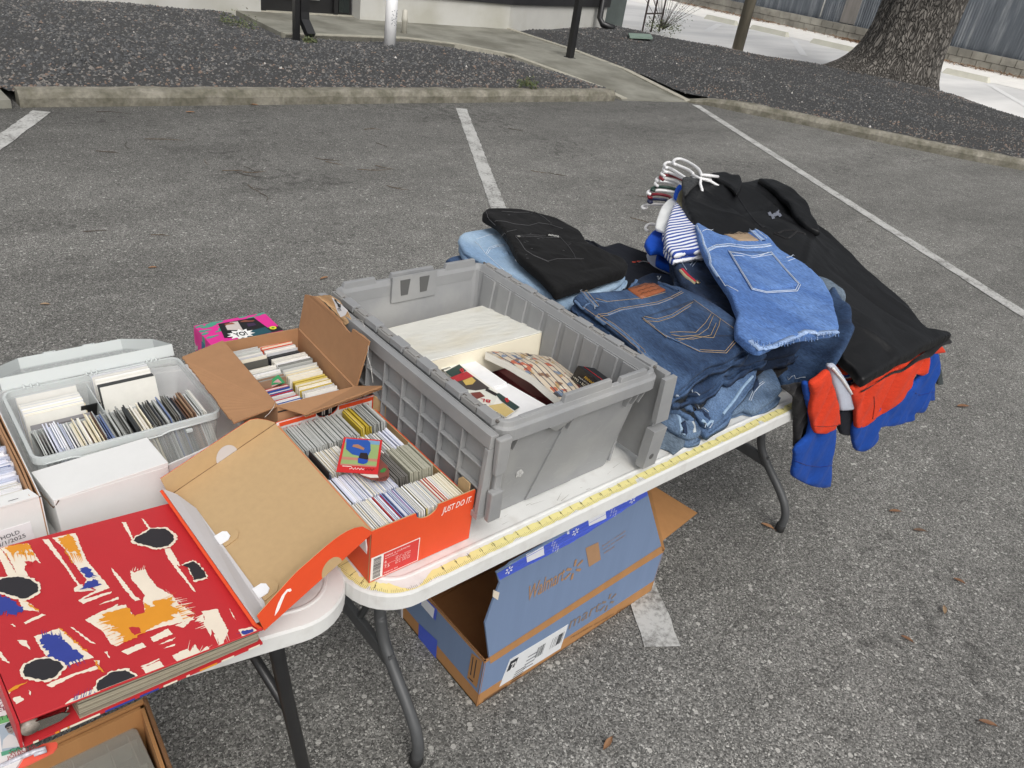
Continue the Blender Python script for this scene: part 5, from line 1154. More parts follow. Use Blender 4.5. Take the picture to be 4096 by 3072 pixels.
q0, q1 = at(5, 812, H+.03), at(352, 742, H+.03); ft_l, ft_r = at(90, 790, H+.018), at(352, 745, H+.018)
far = V((0, .205, -.082))
mb = MB(); Lq = [hl0, hl1, hl1+far+V((-.026, 0, 0)), hl0+far+V((.046, 0, 0))]
Ls = [hl0, hl1, hl1+far*.55, hl1+far*1.0+V((-.036, 0, 0)), hl0+far*1.0+V((.056, 0, 0)), hl0+far*.55]
nl = (Ls[1]-Ls[0]).cross(Ls[3]-Ls[0]).normalized(); nl = nl if nl.z > 0 else -nl
mb.slab(Ls, .002, M_clr2, n=nl); lidc = mb.build('lid', T)
mb = MB()
for i in range(len(Ls)):
    a, b_ = Ls[i], Ls[(i+1) % len(Ls)]; mb.hexa([a, b_, b_+nl*.0005, a+nl*.0005] if False else [a-nl*.0, b_-nl*.0, b_+(Ls[0]+Ls[2]-b_-b_).normalized()*.0018, a+(Ls[0]+Ls[2]-a-a).normalized()*.0018], [a+nl*.022, b_+nl*.022, b_+nl*.022+(Ls[0]+Ls[2]-b_-b_).normalized()*.0018, a+nl*.022+(Ls[0]+Ls[2]-a-a).normalized()*.0018], M_clre)
mb.build('lid_rim', lidc)
for f in (.30, .68):
    c = Ls[4].lerp(Ls[3], f); mb = MB(); e = X_*.010; fn_ = far.normalized()
    for s_ in (-1, 1): mb.hexa([c+e*s_, c+e*s_*.75, c+e*s_*.75+fn_*.018, c+e*s_+fn_*.018], [c+e*s_+nl*.024, c+e*s_*.75+nl*.024, c+e*s_*.75+fn_*.018+nl*.02, c+e*s_+fn_*.018+nl*.02], M_clre)
    mb.hexa([c-e+fn_*.014, c+e+fn_*.014, c+e+fn_*.018, c-e+fn_*.018], [c-e+fn_*.014+nl*.022, c+e+fn_*.014+nl*.022, c+e+fn_*.018+nl*.022, c-e+fn_*.018+nl*.022], M_clre); mb.build('latch', lidc)
mb = MB()
for x in (-.215, -.205, -.195, -.12, -.112, -.104, -.02, -.012, -.004):
    mb.tube([V((x, cy1-.001, cz+.001)), V((x, cy1+.012, cz+.003))], .0018, M_clre, 5)
    if x in (-.195, -.104, -.004): mb.build('hinge', T); mb = MB()
mb = MB(); xs_ = [(-.236, -.012), (-.20, -.008), (-.185, -.002), (-.10, -.002)]
mb.tube([V((x, cy0-.0045, cz-.010+z)) for x, z in ((cx0+.01, .0), (-.20, .0), (-.185, -.004), (-.07, -.004), (-.055, .0), (.02, .0))], .0016, M_clre, 5)
mb.box(-.030, cy0-.009, cz-.020, -.020, cy0-.003, cz-.016, M_clre); mb.build('front_bead', T)
gl = 'cards packed in the clear plastic case'
g3 = 'upright card in the front row of the clear plastic case'
z0 = H+.005
card_row(V((cx0+.030, .436, z0)), X_, Y_, .248, .0021, .072, .088, [DK_[1:]+GREY_, WB_, WB_+W1_, CREAM_+W1_, BRN_+CREAM_, GREY_+BLU_[1:], DK_+GREY_, DK_, CREAM_, DK_+YEL_[2:], BLU_+GREY_, DK_+BLU_[:1], BRN_, GREY_+W1_], g3, gl, lean=-.22, jit=.008)
g4 = 'white backed card stack lying flat in the rear left well of the clear plastic case'
card_row(V((cx0+.016, .612, z0)), -Y_, X_, .030, .0016, .090, .086, [W1_+WB_], g4, gl, lean=-.5, jit=.002); card_row(V((cx0+.016, .580, z0)), -Y_, X_, .044, .0016, .088, .080, [W1_, W1_+CREAM_], g4, gl, lean=-.4)
card_row(V((-.114, .618, z0)), -Y_, X_, .070, .0018, .090, .092, [W1_+WB_, W1_, W1_+DK_[:1]], 'white backed card in the rear right well of the clear plastic case', gl, lean=-.35, jit=.003)
mb = MB(); c0 = V((-.150, .600, z0)); mb.slab([c0, c0+X_*.030, c0+X_*.030+V((0, -.04, .075)), c0+V((0, -.04, .075))], .0015, flat(26, 26, 28)); tag(mb.build('trading_card'), 'black card standing in the rear left well of the clear plastic case', 'card')
mb = MB(); c0 = V((cx0+.018, .533, z0+.0)); uu_ = V((0, .018, .066)); mb.slab([c0, c0+X_*.088, c0+X_*.088+uu_, c0+uu_], .0012, flat(150, 148, 150)); nn_ = X_.cross(uu_).normalized()
mb.sheet([c0+X_*.020+uu_*.42, c0+X_*.078+uu_*.42, c0+X_*.078+uu_*.92, c0+X_*.020+uu_*.92], flat(112, 108, 110), .002)
for i, s_ in enumerate(('YR  HT  WT  BORN  PHILADELPHIA PA', 'ACQUIRED FREE AGENT 1992', 'CAREER  .270  610  102')): mb.text(s_, c0+X_*.024+uu_*(.80-.13*i), X_, uu_, flat(44, 40, 44), width=.044-.006*i, height=.0042, off=.0026)
mb.sheet([c0+X_*.008+uu_*.42, c0+X_*.018+uu_*.42, c0+X_*.018+uu_*.74, c0+X_*.008+uu_*.74], flat(180, 60, 50), .002)
tag(mb.build('trading_card'), 'grey card back with statistics at the left of the clear plastic case', 'card')
# ---- plain white card box
M_wbx = mat('white_corrugated_card', srgb(228, 228, 226), .8, var=.025, vs=30, bump=.1, bs=120)
T = thing('lidded_box', 'closed plain white card box with a crushed corner in front of the clear case', 'box', (-.17, .37, H))
wa = [V((-.246, .330, 0)), V((-.088, .333, 0)), V((-.093, .412, 0)), V((-.256, .408, 0))]
mb = MB(); mb.hexa([p+Z_*(H+.0005)+V((.004, .003, 0)) for p in wa], [p+Z_*(H+.084) for p in wa], M_wbx); mb.build('box_body', T, bevel=.0015)
mb = MB(); tpz = H+.089; top4 = [wa[0]+Z_*(tpz-.004), wa[1]+Z_*(tpz+.002), wa[2]+Z_*(tpz+.001), wa[3]+Z_*(tpz-.003)]
mb.hexa([p+Z_*(H+.0841) for p in wa], top4, M_wbx); mb.build('lid', T, bevel=.002)
mb = MB(); mb.tube(jag([V((-.258, .372, tpz-.006)), V((-.251, .345, tpz-.014)), V((-.247, .334, tpz-.020)), V((-.240, .3285, tpz-.006))], .0008, .004), .0010, flat(92, 76, 62), 5); mb.build('torn_corner', T)
# pale cardboard sheet wedged between white box and shoe box lid
mb = MB(); mb.slab(jag([V((-.086, .345, H+.003)), V((.06, .40, H+.003)), V((.06, .40, H+.060)), V((-.086, .345, H+.078))], .0006, .006, True), .003, M_wbx, n=V((.35, -1, 0)).normalized()); tag(mb.build('cardboard_sheet'), 'torn white cardboard piece standing between the white box and the shoe box lid', 'cardboard')
# ---- long card box with HOLD label
T = thing('long_card_box', 'long white cardboard box filled with sleeved cards and marked HOLD', 'card box', (-.34, .5, H))
mb = MB(); hz = H+.096
wallq(mb, (-.42, .331), (-.259, .331), H+.0005, hz, .003, M_wbx, M_wbx)
wallq(mb, (-.259, .331), (-.262, .72), H+.0005, hz, .003, M_wbx, M_cbin); wallq(mb, (-.42, .72), (-.42, .331), H+.0005, hz, .003, M_wbx, M_cbin); wallq(mb, (-.262, .72), (-.42, .72), H+.0005, hz, .003, M_wbx, M_cbin)
mb.slab([V((-.42, .331, H+.001)), V((-.259, .331, H+.001)), V((-.262, .72, H+.001)), V((-.42, .72, H+.001))], .002, M_wbx, n=Z_)
mb.build('box_body', T)
mb = MB()
for off, zz in ((-.0045, .001), (-.0085, .003)):
    pth = [V((-.262+off+nz(t*3, off*90)*.003, .336+.38*t, 0)) for t in [i/20 for i in range(21)]]
    rings = [[p+V((-.0015, 0, H+.02)), p+V((.0015, 0, H+.02)), p+V((.0015, 0, hz+zz)), p+V((-.0015, 0, hz+zz+.001))] for p in pth]; loft(mb, rings, M_cb)
mb.build('inner_liner', T)
mb = MB(); mb.slab([V((-.42, .3305, hz)), V((-.262, .3305, hz+.001)), V((-.270, .352, hz+.002)), V((-.42, .352, hz+.001))], .0025, M_wbx, n=Z_)
for i in range(5): mb.sheet([V((-.285-.022*i, .336, hz+.0046)), V((-.297-.022*i, .336, hz+.0044)), V((-.297-.022*i, .3372, hz+.0044)), V((-.285-.022*i, .3372, hz+.0046))], flat(120, 120, 124), 0)
mb.build('front_fold', T)
mb = MB(); ln_ = V((0, -1, 0)); mb.slab([V((-.345, .3306, H+.018)), V((-.277, .3306, H+.018)), V((-.2785, .3306, H+.060)), V((-.345, .3306, H+.060))], .0004, flat(240, 236, 238), n=ln_)
mb.text('HOLD', V((-.3155, .330, H+.044)), V((1, 0, .10)), V((-.1, 0, 1)), flat(70, 70, 76), width=.0225, height=.0068, off=.0008)
mb.text('3/1/2025', V((-.321, .330, H+.0335)), V((1, 0, .10)), V((-.1, 0, 1)), flat(70, 70, 76), width=.0340, height=.0068, off=.0008)
mb.build('hold_label', T)
card_row(V((-.418, .357, H+.004)), Y_, X_, .135, .0022, .142, .086, [WB_+W1_, WB_, WB_+BLU_[1:2], WB_, WB_+DK_[3:]], 'sleeved card edge in the near part of the long HOLD box', 'sleeved cards in the long HOLD box', lean=.10, jit=.003, wj=.004)
card_row(V((-.418, .494, H+.004)), Y_, X_, .215, .0020, .136, .083, [W1_+DK_[3:], CREAM_+W1_, CREAM_], 'cream card edge in the far part of the long HOLD box', 'sleeved cards in the long HOLD box', lean=.10, jit=.002, wj=.004)
# ================================================================ RED PATTERNED ALBUM
M_red = mat('printed_red_cloth', srgb(192, 44, 50), .55, var=.06, vs=12, bump=.25, bs=900, bdist=.0008)
M_bone = mat('printed_bone', srgb(238, 226, 206), .55, var=.05, vs=30); M_ork = mat('printed_ochre', srgb(226, 150, 40), .55, var=.05, vs=30); M_blu = mat('printed_blue', srgb(52, 66, 150), .55, var=.08, vs=30); M_bk = mat('printed_black', srgb(44, 42, 46), .6, var=.08, vs=30)
T = thing('photo_album', 'thick album with a red, white, blue and ochre brush pattern cover, overhanging the near table', 'album', (-.22, .14, H+.03))
c_nr = V((-.094, -.011, .790)); c_nl = V((-.360, -.004, .8045)); c_fl = V((-.372, .292, .800))
an = (c_nr-c_nl).cross(c_fl-c_nl).normalized(); an = an if an.z > 0 else -an
c_fr = c_nr+(c_fl-c_nl); AL = [c_nl, c_nr, c_fr, c_fl]
mb = MB(); mb.slab(AL, .003, M_red, n=-an); cov = mb.build('front_cover', T, bevel=.0008)
Z2 = lambda x, y: onp(x/1.547, 2000+y/1.547, c_nr, an, 1)
ux, uy = (c_nr-c_nl).normalized(), (c_fl-c_nl).normalized()
def clampin(p):
    d = p-c_nl; a = max(.0004, min((c_nr-c_nl).length-.0004, d.dot(ux))); b_ = max(.0004, min((c_fl-c_nl).length-.0004, d.dot(uy))); return c_nl+ux*a+uy*b_
mb = MB(); nlay = [0]
def brush(pts, m, rough=1.0, lay=0):
    P = [Z2(*p) for p in pts]; out_ = []; n = len(P)
    for i in range(n):
        a, b_ = P[i], P[(i+1) % n]; L_ = (b_-a).length; k = max(1, int(L_/.0022)); s_ = (b_-a).cross(an).normalized() if L_ > 1e-6 else V((0, 0, 0))
        for j in range(k):
            w = rnd.uniform(-1, 1)*.0007*rough if j else 0
            out_.append(clampin(a.lerp(b_, j/k)+s_*w))
    nlay[0] += 1; mb.sheet(out_, m, .00025+lay*.00022+nlay[0]*.000003)
def halo(pts, k=1.14):
    cx = sum(p[0] for p in pts)/len(pts); cy = sum(p[1] for p in pts)/len(pts); return [(cx+(x-cx)*k+rnd.uniform(-3, 3), cy+(y-cy)*(k+.05)+rnd.uniform(-3, 3)) for x, y in pts]
Wp = [[(60, 265), (105, 262), (125, 300), (185, 420), (180, 440), (130, 440), (95, 330)], [(105, 255), (265, 225), (330, 350), (300, 330), (285, 345), (235, 370), (235, 400), (250, 430), (190, 445), (185, 420), (150, 330)], [(-30, 355), (30, 380), (50, 470), (-30, 470)],
 [(180, 580), (240, 600), (295, 660), (270, 655), (200, 650)], [(350, 200), (385, 195), (455, 310), (545, 480), (565, 480), (560, 490), (635, 515), (560, 525), (515, 528), (510, 505), (535, 488), (455, 350), (380, 240)],
 [(410, 187), (548, 155), (560, 200), (600, 330), (650, 400), (720, 498), (600, 550), (535, 590), (530, 580), (640, 515), (575, 470), (590, 450), (550, 390), (470, 250)], [(740, 370), (800, 450), (860, 545), (895, 570), (860, 580), (800, 500), (745, 400)],
 [(848, 385), (870, 400), (900, 385), (935, 375), (950, 420), (1000, 490), (1080, 540), (1110, 590), (1200, 655), (1150, 665), (1200, 690), (990, 745), (850, 795), (730, 872), (700, 860), (650, 770), (560, 705), (640, 660), (740, 615), (805, 603), (850, 685), (915, 650), (905, 580), (920, 540), (850, 440)],
 [(820, 80), (845, 80), (885, 200), (870, 190), (840, 130)], [(935, 55), (950, 60), (990, 128), (975, 128)], [(1055, 245), (1090, 240), (1135, 340), (1120, 345), (1220, 515), (1205, 510), (1130, 400), (1070, 300)], [(1080, 250), (1100, 260), (1140, 350), (1130, 352)],
 [(250, 820), (405, 762), (592, 950), (530, 965), (410, 1012), (310, 940)], [(300, 1130), (330, 1110), (600, 1000), (620, 1020), (480, 1060), (330, 1145)], [(465, 745), (500, 770), (610, 860), (575, 850), (520, 800)],
 [(930, 810), (1040, 752), (1065, 785), (950, 840)], [(755, 905), (880, 845), (905, 870), (790, 925)], [(400, 1250), (440, 1215), (600, 1140), (640, 1195), (410, 1285)], [(865, 1010), (975, 960), (1030, 1045), (920, 1085)],
 [(1050, 925), (1140, 880), (1160, 900), (1200, 950), (1240, 900), (1280, 920), (1300, 890), (1350, 880), (1350, 925), (1120, 1012)], [(1240, 640), (1335, 620), (1365, 700), (1390, 760), (1340, 870), (1320, 800), (1280, 720)], [(1450, 750), (1530, 730), (1600, 800), (1500, 868)],
 [(1425, 820), (1445, 880), (1420, 880)], [(1150, 905), (1190, 850), (1215, 900), (1260, 860), (1290, 905), (1200, 960)], [(1270, 640), (1250, 720), (1285, 800), (1300, 720)], [(1320, 860), (1350, 830), (1358, 905), (1330, 905)], [(1080, 730), (1170, 700), (1130, 745)], [(690, 640), (760, 600), (730, 650)], [(1405, 615), (1440, 690), (1420, 665)], [(-20, 960), (15, 1040), (45, 1130), (85, 1185), (50, 1205), (-20, 1120)], [(0, 905), (40, 910), (95, 995), (60, 980)], [(150, 845), (205, 845), (225, 905), (170, 870)], [(530, 585), (730, 520), (725, 532), (555, 605)], [(645, 608), (765, 555), (765, 572)], [(975, 858), (1080, 805), (1060, 830)], [(1000, 880), (1075, 850), (1070, 862)], [(1085, 735), (1200, 670), (1160, 720)],
 [(590, 965), (625, 965), (620, 1000)], [(655, 910), (675, 905), (685, 950)], [(860, 1000), (970, 945), (978, 950), (880, 1003)], [(120, 745), (135, 740), (150, 760)], [(200, 730), (310, 672), (335, 680), (210, 742)], [(95, 1220), (140, 1205), (160, 1230), (110, 1260)], [(190, 1165), (205, 1175), (200, 1200)], [(1250, 660), (1200, 700), (1255, 705)]]
for p in Wp: brush(p, M_bone)
for p in [[(-30, 535), (0, 540), (70, 555), (170, 600), (205, 650), (150, 685), (100, 660), (70, 690), (40, 665), (-30, 665)], [(553, 385), (600, 370), (630, 410), (605, 440), (578, 428)], [(590, 460), (640, 448), (675, 480), (600, 505), (540, 515)],
          [(300, 810), (380, 805), (430, 850), (455, 870), (530, 950), (460, 975), (410, 1010), (350, 990), (320, 940), (330, 920), (290, 860)], [(1465, 765), (1530, 745), (1590, 800), (1560, 822), (1510, 800)]]: brush(p, M_blu, 3, 2)
for p in [[(130, 255), (265, 228), (300, 300), (285, 305), (275, 262), (262, 305), (250, 265), (240, 310), (228, 270), (212, 300), (200, 275), (180, 310)], [(440, 195), (510, 165), (540, 205), (570, 300), (555, 300), (530, 270), (500, 280), (480, 250), (515, 350), (500, 320), (460, 230)], [(200, 585), (225, 590), (295, 658), (270, 645)],
          [(640, 700), (680, 685), (660, 672), (760, 640), (810, 618), (850, 685), (915, 647), (905, 590), (925, 600), (945, 620), (975, 612), (960, 585), (1090, 550), (1060, 575), (1100, 580), (1060, 605), (1130, 640), (1060, 670), (1100, 680), (1000, 720), (840, 820), (770, 852), (765, 815), (740, 820), (760, 790), (690, 770), (730, 750), (660, 725)],
          [(398, 762), (415, 768), (560, 915), (540, 905)], [(1195, 972), (1240, 935), (1350, 910), (1345, 928), (1200, 978)], [(20, 1180), (45, 1190), (190, 1108), (188, 1118), (60, 1195), (80, 1235), (60, 1240)], [(585, 965), (605, 970), (648, 1045), (630, 1040)], [(0, 460), (20, 490), (12, 495)]]: brush(p, M_ork, 2.4, 3)
brush([(810, 755), (830, 748), (870, 750), (882, 785), (840, 803), (822, 780)], M_red, 1, 4); brush([(235, 345), (260, 340), (285, 345), (275, 362), (250, 368)], M_red, 1, 4)
for p in [[(15, 512), (100, 455), (190, 442), (265, 460), (302, 490), (300, 535), (240, 575), (205, 583), (90, 545)], [(880, 200), (900, 175), (960, 145), (980, 125), (1070, 122), (1112, 160), (1115, 190), (1080, 230), (1010, 245), (900, 215)], [(1155, 350), (1215, 325), (1250, 350), (1280, 400), (1285, 425), (1215, 445), (1190, 370)],
          [(170, 1050), (185, 1010), (250, 975), (330, 963), (395, 990), (412, 1018), (350, 1085), (290, 1105), (180, 1085)], [(590, 1150), (610, 1100), (640, 1080), (690, 1045), (770, 1030), (820, 1060), (848, 1110), (730, 1165), (610, 1205)]]:
    brush(halo(p), M_bone, 2, 4); brush(p, M_bk, 1, 6)
def streaks(ax_, ay_, bx_, by_, dx, dy, n, m, lay, w=5):
    for i in range(n):
        t = (i+rnd.random())/n; x, y = ax_+(bx_-ax_)*t, ay_+(by_-ay_)*t; l_ = rnd.uniform(.35, 1.1); ww = rnd.uniform(.4, 1)*w; ex, ey = bx_-ax_, by_-ay_; q = math.hypot(ex, ey); ex, ey = ex/q*ww, ey/q*ww
        P = [Z2(x-ex-dx*.15, y-ey-dy*.15), Z2(x+ex-dx*.15, y+ey-dy*.15), Z2(x+dx*l_+ex*.3, y+dy*l_+ey*.3), Z2(x+dx*l_, y+dy*l_)]; mb.sheet([clampin(p) for p in P], m, .00025+lay*.00022+.0001+i*.000002)
for a in ((640, 700, 770, 850, -60, 25, 9, M_ork, 3, 4), (1060, 560, 1130, 640, 90, -20, 9, M_bone, 0, 6), (1100, 600, 1140, 690, 70, -25, 8, M_ork, 3, 4), (960, 600, 1070, 545, 60, -40, 8, M_ork, 3, 4), (620, 660, 740, 860, 60, -15, 10, M_bone, 4, 5), (1040, 500, 1200, 650, 30, 45, 8, M_bone, 0, 5), (1140, 895, 1300, 930, 20, -75, 10, M_bone, 0, 6), (1240, 660, 1260, 740, -55, 22, 7, M_bone, 0, 5), (1300, 800, 1380, 760, 20, 70, 6, M_bone, 0, 6), (300, 815, 420, 820, -6, -40, 8, M_blu, 2, 6), (400, 990, 530, 940, 20, 45, 9, M_blu, 2, 7), (1465, 770, 1590, 800, -50, 12, 7, M_blu, 2, 4),
          (60, 655, 200, 650, -12, 40, 8, M_blu, 2, 8), (205, 590, 260, 650, 60, 30, 6, M_bone, 0, 4), (600, 380, 640, 470, 40, 10, 7, M_blu, 2, 5), (560, 500, 640, 500, -60, 22, 5, M_blu, 2, 3), (640, 420, 720, 500, 20, 30, 5, M_bone, 0, 4), (130, 300, 300, 290, 6, 45, 9, M_ork, 3, 5), (500, 290, 570, 300, 20, 60, 6, M_ork, 3, 5), (440, 1225, 600, 1170, 12, -50, 10, M_blu, 2, 4), (530, 590, 720, 525, 60, -20, 6, M_bone, 0, 4), (990, 745, 1180, 690, 60, -30, 7, M_bone, 0, 4), (850, 385, 940, 376, 8, -25, 6, M_bone, 0, 4), (200, 735, 330, 680, 40, -18, 6, M_bone, 0, 3)): streaks(*a)
mb.build('cover_pattern', T)
mb = MB(); M_plas = mat('album_plastic_pages', srgb(140, 132, 116), .3, var=.3, vs=900, stretch=(.03, .03, 1), spec=.6)
dn = -an; tl, tr_ = .036, .024
P0_, P1_ = c_nl+ux*.055+uy*.004, c_nr-ux*.004+uy*.004; P2_, P3_ = c_fr-ux*.004-uy*.004, c_fl+ux*.04-uy*.004
nlay2 = 17
for i in range(nlay2):
    t0_, t1_ = i/nlay2, (i+.72)/nlay2; o = lambda: rnd.uniform(-.0022, .0014); oy = o(); ox = o()
    D0 = lambda t: dn*(.0034+t*(tl-.005)); D1 = lambda t: dn*(.0034+t*(tr_-.005))
    if i == 0: oy = -.0015
    mb.hexa([P0_+D0(t1_)+uy*oy, P1_+D1(t1_)+uy*oy+ux*ox, P2_+D1(t1_)+ux*ox, P3_+D0(t1_)], [P0_+D0(t0_)+uy*oy, P1_+D1(t0_)+uy*oy+ux*ox, P2_+D1(t0_)+ux*ox, P3_+D0(t0_)], rnd.choice([M_plas, flat(172, 164, 144, .4), flat(150, 142, 124, .4), flat(120, 112, 98, .4), flat(96, 90, 78, .4)]))
mb.build('pages', T)
mb = MB(); bc = [c_nl+dn*(tl+.001), c_nr+dn*(tr_+.001), c_fr+dn*(tr_+.001), c_fl+dn*(tl+.001)]; mb.slab([bc[0], bc[1], bc[2], bc[3]], .0032, M_red, n=dn)
for a, b_, m in ((.30, .42, M_blu), (.44, .52, M_blu), (.54, .60, M_bone), (.64, .655, M_bone), (.70, .78, M_ork), (.80, .86, M_bone), (.93, .985, M_bone), (.13, .28, M_bone), (.155, .165, M_ork), (.11, .125, M_ork), (.03, .05, M_bone)):
    A_ = bc[0].lerp(bc[1], a); B_ = bc[0].lerp(bc[1], b_); mb.sheet([A_, B_, B_+dn*.0032, A_+dn*.0032], m, .0004)
mb.build('back_cover', T)
mb = MB(); mb.slab([c_nl-ux*.001, c_fl-ux*.001, c_fl-ux*.001+dn*(tl+.003), c_nl-ux*.001+dn*(tl+.003)], .003, M_red, n=-ux); mb.build('spine', T)
M_met = mat('nickel', (.55, .52, .47), .22, metal=1, var=.2, vs=60)
mb = MB()
for yy in (.012, .10, .19, .27):
    if yy > .02: mb.build('ring', T); mb = MB()
    c = c_nl+ux*.028+uy*yy+dn*.018; mb.tube([c+ux*.019*math.cos(a)+an*.0135*math.sin(a) for a in [2*math.pi*i/20 for i in range(21)]], .0016, M_met, 6)
c = c_nl+ux*.012+uy*.0+dn*.014; mb.slab([c+ux*.0+an*.006, c+ux*.026+an*.004, c+ux*.034-an*.002, c+ux*.024-an*.008, c+ux*.002-an*.010], .0015, M_met, n=uy)
mb.tube([c-ux*.004-an*.001+uy*.02, c-ux*.004-an*.001-uy*.001], .009, mat('binder_tube', (.30, .26, .22), .4, var=.4, vs=200), 14)
mb.build('ring_mechanism', T)
# ---- pack of vintage cards below the album's corner
zp = .7415
T = thing('card_pack', 'packaged vintage baseball card sheet with an orange hang tab, sticking out under the album', 'card pack', at(60, 1600, zp))
PQ = lambda a, b_, z=zp: atF(a/2.212, 2600+b_/2.212, z)
mb = MB(); mb.slab([PQ(-60, 260), PQ(60, 260), PQ(230, 900), PQ(130, 1060), PQ(-90, 1100)], .004, flat(232, 230, 228, .3), n=-Z_); mb.build('card_sheet', T)
mb = MB(); o = .0006
mb.sheet([PQ(-40, 330), PQ(22, 322), PQ(30, 380), PQ(-40, 390)], flat(196, 40, 90), o); mb.sheet([PQ(-40, 395), PQ(36, 378), PQ(48, 430), PQ(-40, 440)], flat(110, 116, 128), o)
mb.sheet([PQ(-30, 606), PQ(86, 570), PQ(108, 628), PQ(-30, 668)], flat(110, 178, 110), o)
mb.sheet([PQ(-10, 668), PQ(112, 632), PQ(190, 855), PQ(20, 905)], flat(168, 184, 196), o)
mb.sheet([PQ(44, 680), PQ(70, 650), PQ(105, 636), PQ(130, 655), PQ(120, 668), PQ(48, 700)], flat(52, 50, 54), o*2)
mb.sheet([PQ(52, 700), PQ(122, 668), PQ(132, 720), PQ(110, 752), PQ(76, 742)], flat(150, 140, 134), o*3); mb.sheet([PQ(62, 706), PQ(84, 698), PQ(86, 706), PQ(66, 714)], flat(50, 44, 44), o*4); mb.sheet([PQ(98, 696), PQ(116, 688), PQ(118, 696), PQ(100, 703)], flat(50, 44, 44), o*4); mb.sheet([PQ(88, 730), PQ(108, 724), PQ(108, 730), PQ(90, 736)], flat(90, 60, 60), o*4)
mb.sheet([PQ(20, 880), PQ(30, 800), PQ(80, 750), PQ(115, 755), PQ(170, 800), PQ(188, 855)], flat(214, 214, 212), o*2)
mb.sheet([PQ(10, 910), PQ(192, 858), PQ(202, 888), PQ(18, 945)], flat(90, 164, 132), o*2)
def ptxt(s_, a, b_, c, w, h_, col):
    O = PQ(*a, zp+.001); mb.text(s_, O, PQ(*b_, zp+.001)-O, PQ(*c, zp+.001)-O, flat(*col), width=w*.56, height=h_*.62, off=.0006)
ptxt('TEAM', (-62, 478), (40, 450), (-72, 440), .034, .010, (150, 60, 84)); ptxt('OR', (2, 522), (60, 500), (-8, 492), .020, .010, (150, 60, 84)); ptxt('EDI', (-20, 558), (60, 530), (-30, 530), .028, .010, (150, 60, 84))
ptxt('HIT RUN', (-50, 645), (90, 602), (-60, 610), .046, .0095, (40, 70, 44)); ptxt('CAREER', (90, 908), (230, 868), (82, 880), .050, .0070, (30, 90, 66)); ptxt('WALTER', (86, 940), (220, 900), (78, 915), .046, .0085, (170, 60, 70)); ptxt('JOHNSON', (66, 980), (220, 935), (58, 950), .054, .0090, (170, 60, 70))
mb.build('print', T)
mb = MB(); tb = [PQ(180, 1050, zp-.004), PQ(360, 960, zp-.004), PQ(470, 905, zp-.004), PQ(505, 860, zp-.004), PQ(510, 830, zp-.004), PQ(495, 812, zp-.004), PQ(380, 830, zp-.004), PQ(60, 1000, zp-.004)]
mb.slab(tb, .002, mat('coral_tab', srgb(236, 100, 80), .4), n=-Z_); mb.build('hang_tab', T)
mb = MB(); mb.tube([PQ(-20, 1040), PQ(180, 950), PQ(300, 900), PQ(400, 872), PQ(408, 890), PQ(300, 930)], [.0025, .003, .003, .0028, .0025, .002], mat('glossy_wrap', (.5, .5, .55), .15, var=.5, vs=300, stretch=(1, .3, 1)), 8); mb.build('wrap_seal', T)
# ================================================================ UNDER THE TABLES
M_wmt = mat('printed_blue_card', srgb(116, 136, 168), .75, var=.05, vs=30, bump=.2, bs=160, stretch=(1, 1, .05))
M_cbw = mat('carton_board', srgb(176, 128, 80), .85, var=.08, vs=30, bump=.15, bs=160, stretch=(1, 1, .05))
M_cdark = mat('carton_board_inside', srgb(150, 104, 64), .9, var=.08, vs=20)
M_tape = flat(72, 96, 206, .4); M_tw = flat(232, 234, 240)
T = thing('carton', 'large blue printed cardboard carton lying open on the asphalt under the table', 'carton', (.8, .3, 0))
WC = [(.492, .150), (1.150, .168), (1.140, .485), (.492, .478)]; wz = .162
mb = MB(); 
for i in range(4):
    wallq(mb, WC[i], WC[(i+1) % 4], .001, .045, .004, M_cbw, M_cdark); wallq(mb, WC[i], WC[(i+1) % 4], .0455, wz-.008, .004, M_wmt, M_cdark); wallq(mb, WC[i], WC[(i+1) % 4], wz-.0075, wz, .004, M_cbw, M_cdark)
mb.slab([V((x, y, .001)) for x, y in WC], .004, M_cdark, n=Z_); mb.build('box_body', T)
wa_, wb_ = V((*WC[0], wz)), V((*WC[1], wz)); wu = (wb_-wa_).normalized(); wnrm = V((wu.y, -wu.x, 0)); fdir = (Z_+wnrm*-.02).normalized()
fnm = wu.cross(fdir).normalized(); fnm = fnm if fnm.y < 0 else -fnm
FW = lambda a, b_: onp(1350+a/1.5255, 1900+b_/1.5255, wa_, fnm, 1)
ff = [FW(930, 1150), FW(900, 905), FW(948, 770), FW(990, 660), FW(970, 595)]+jag([FW(970, 595), FW(1400, 335), FW(1880, 75)], .003, .02)[1:]+[FW(1895, 120), FW(1975, 430), FW(1980, 470)]
def clipz(P, z0): return [p for p in P]
mb = MB(); mb.slab(ff, .0045, M_wmt, n=-fnm); mb.build('front_flap', T)
mb = MB(); fq = [FW(932, 1152), FW(1982, 470), FW(1975, 432), FW(925, 1112)]; mb.sheet(fq, M_cbw, .0006)
mb.sheet(jag([FW(972, 600), FW(1400, 340), FW(1878, 80), FW(1893, 122), FW(1440, 405), FW(990, 640)], .001, .012, True), M_tape, .0007)
M_brp = flat(172, 134, 100)
def wtxt(s_, a, b_, c, w=None, h_=None, m=M_brp, off=.0012, bold=0, f=FW):
    O = f(*a); U_ = (f(*b_)-O).normalized(); W_ = f(*c)-O; W_ = (W_-U_*W_.dot(U_)).normalized()
    if U_.cross(W_).dot(CAM-O) < 0: off = -off
    mb.text(s_, O, U_, W_, m, width=w, height=h_, off=off, bold=bold)
wtxt('Walmart', (1150, 775), (1405, 625), (1130, 715), (FW(1150, 775)-FW(1400, 628)).length*.90, .050, bold=.006)
sc_ = FW(1440, 576)
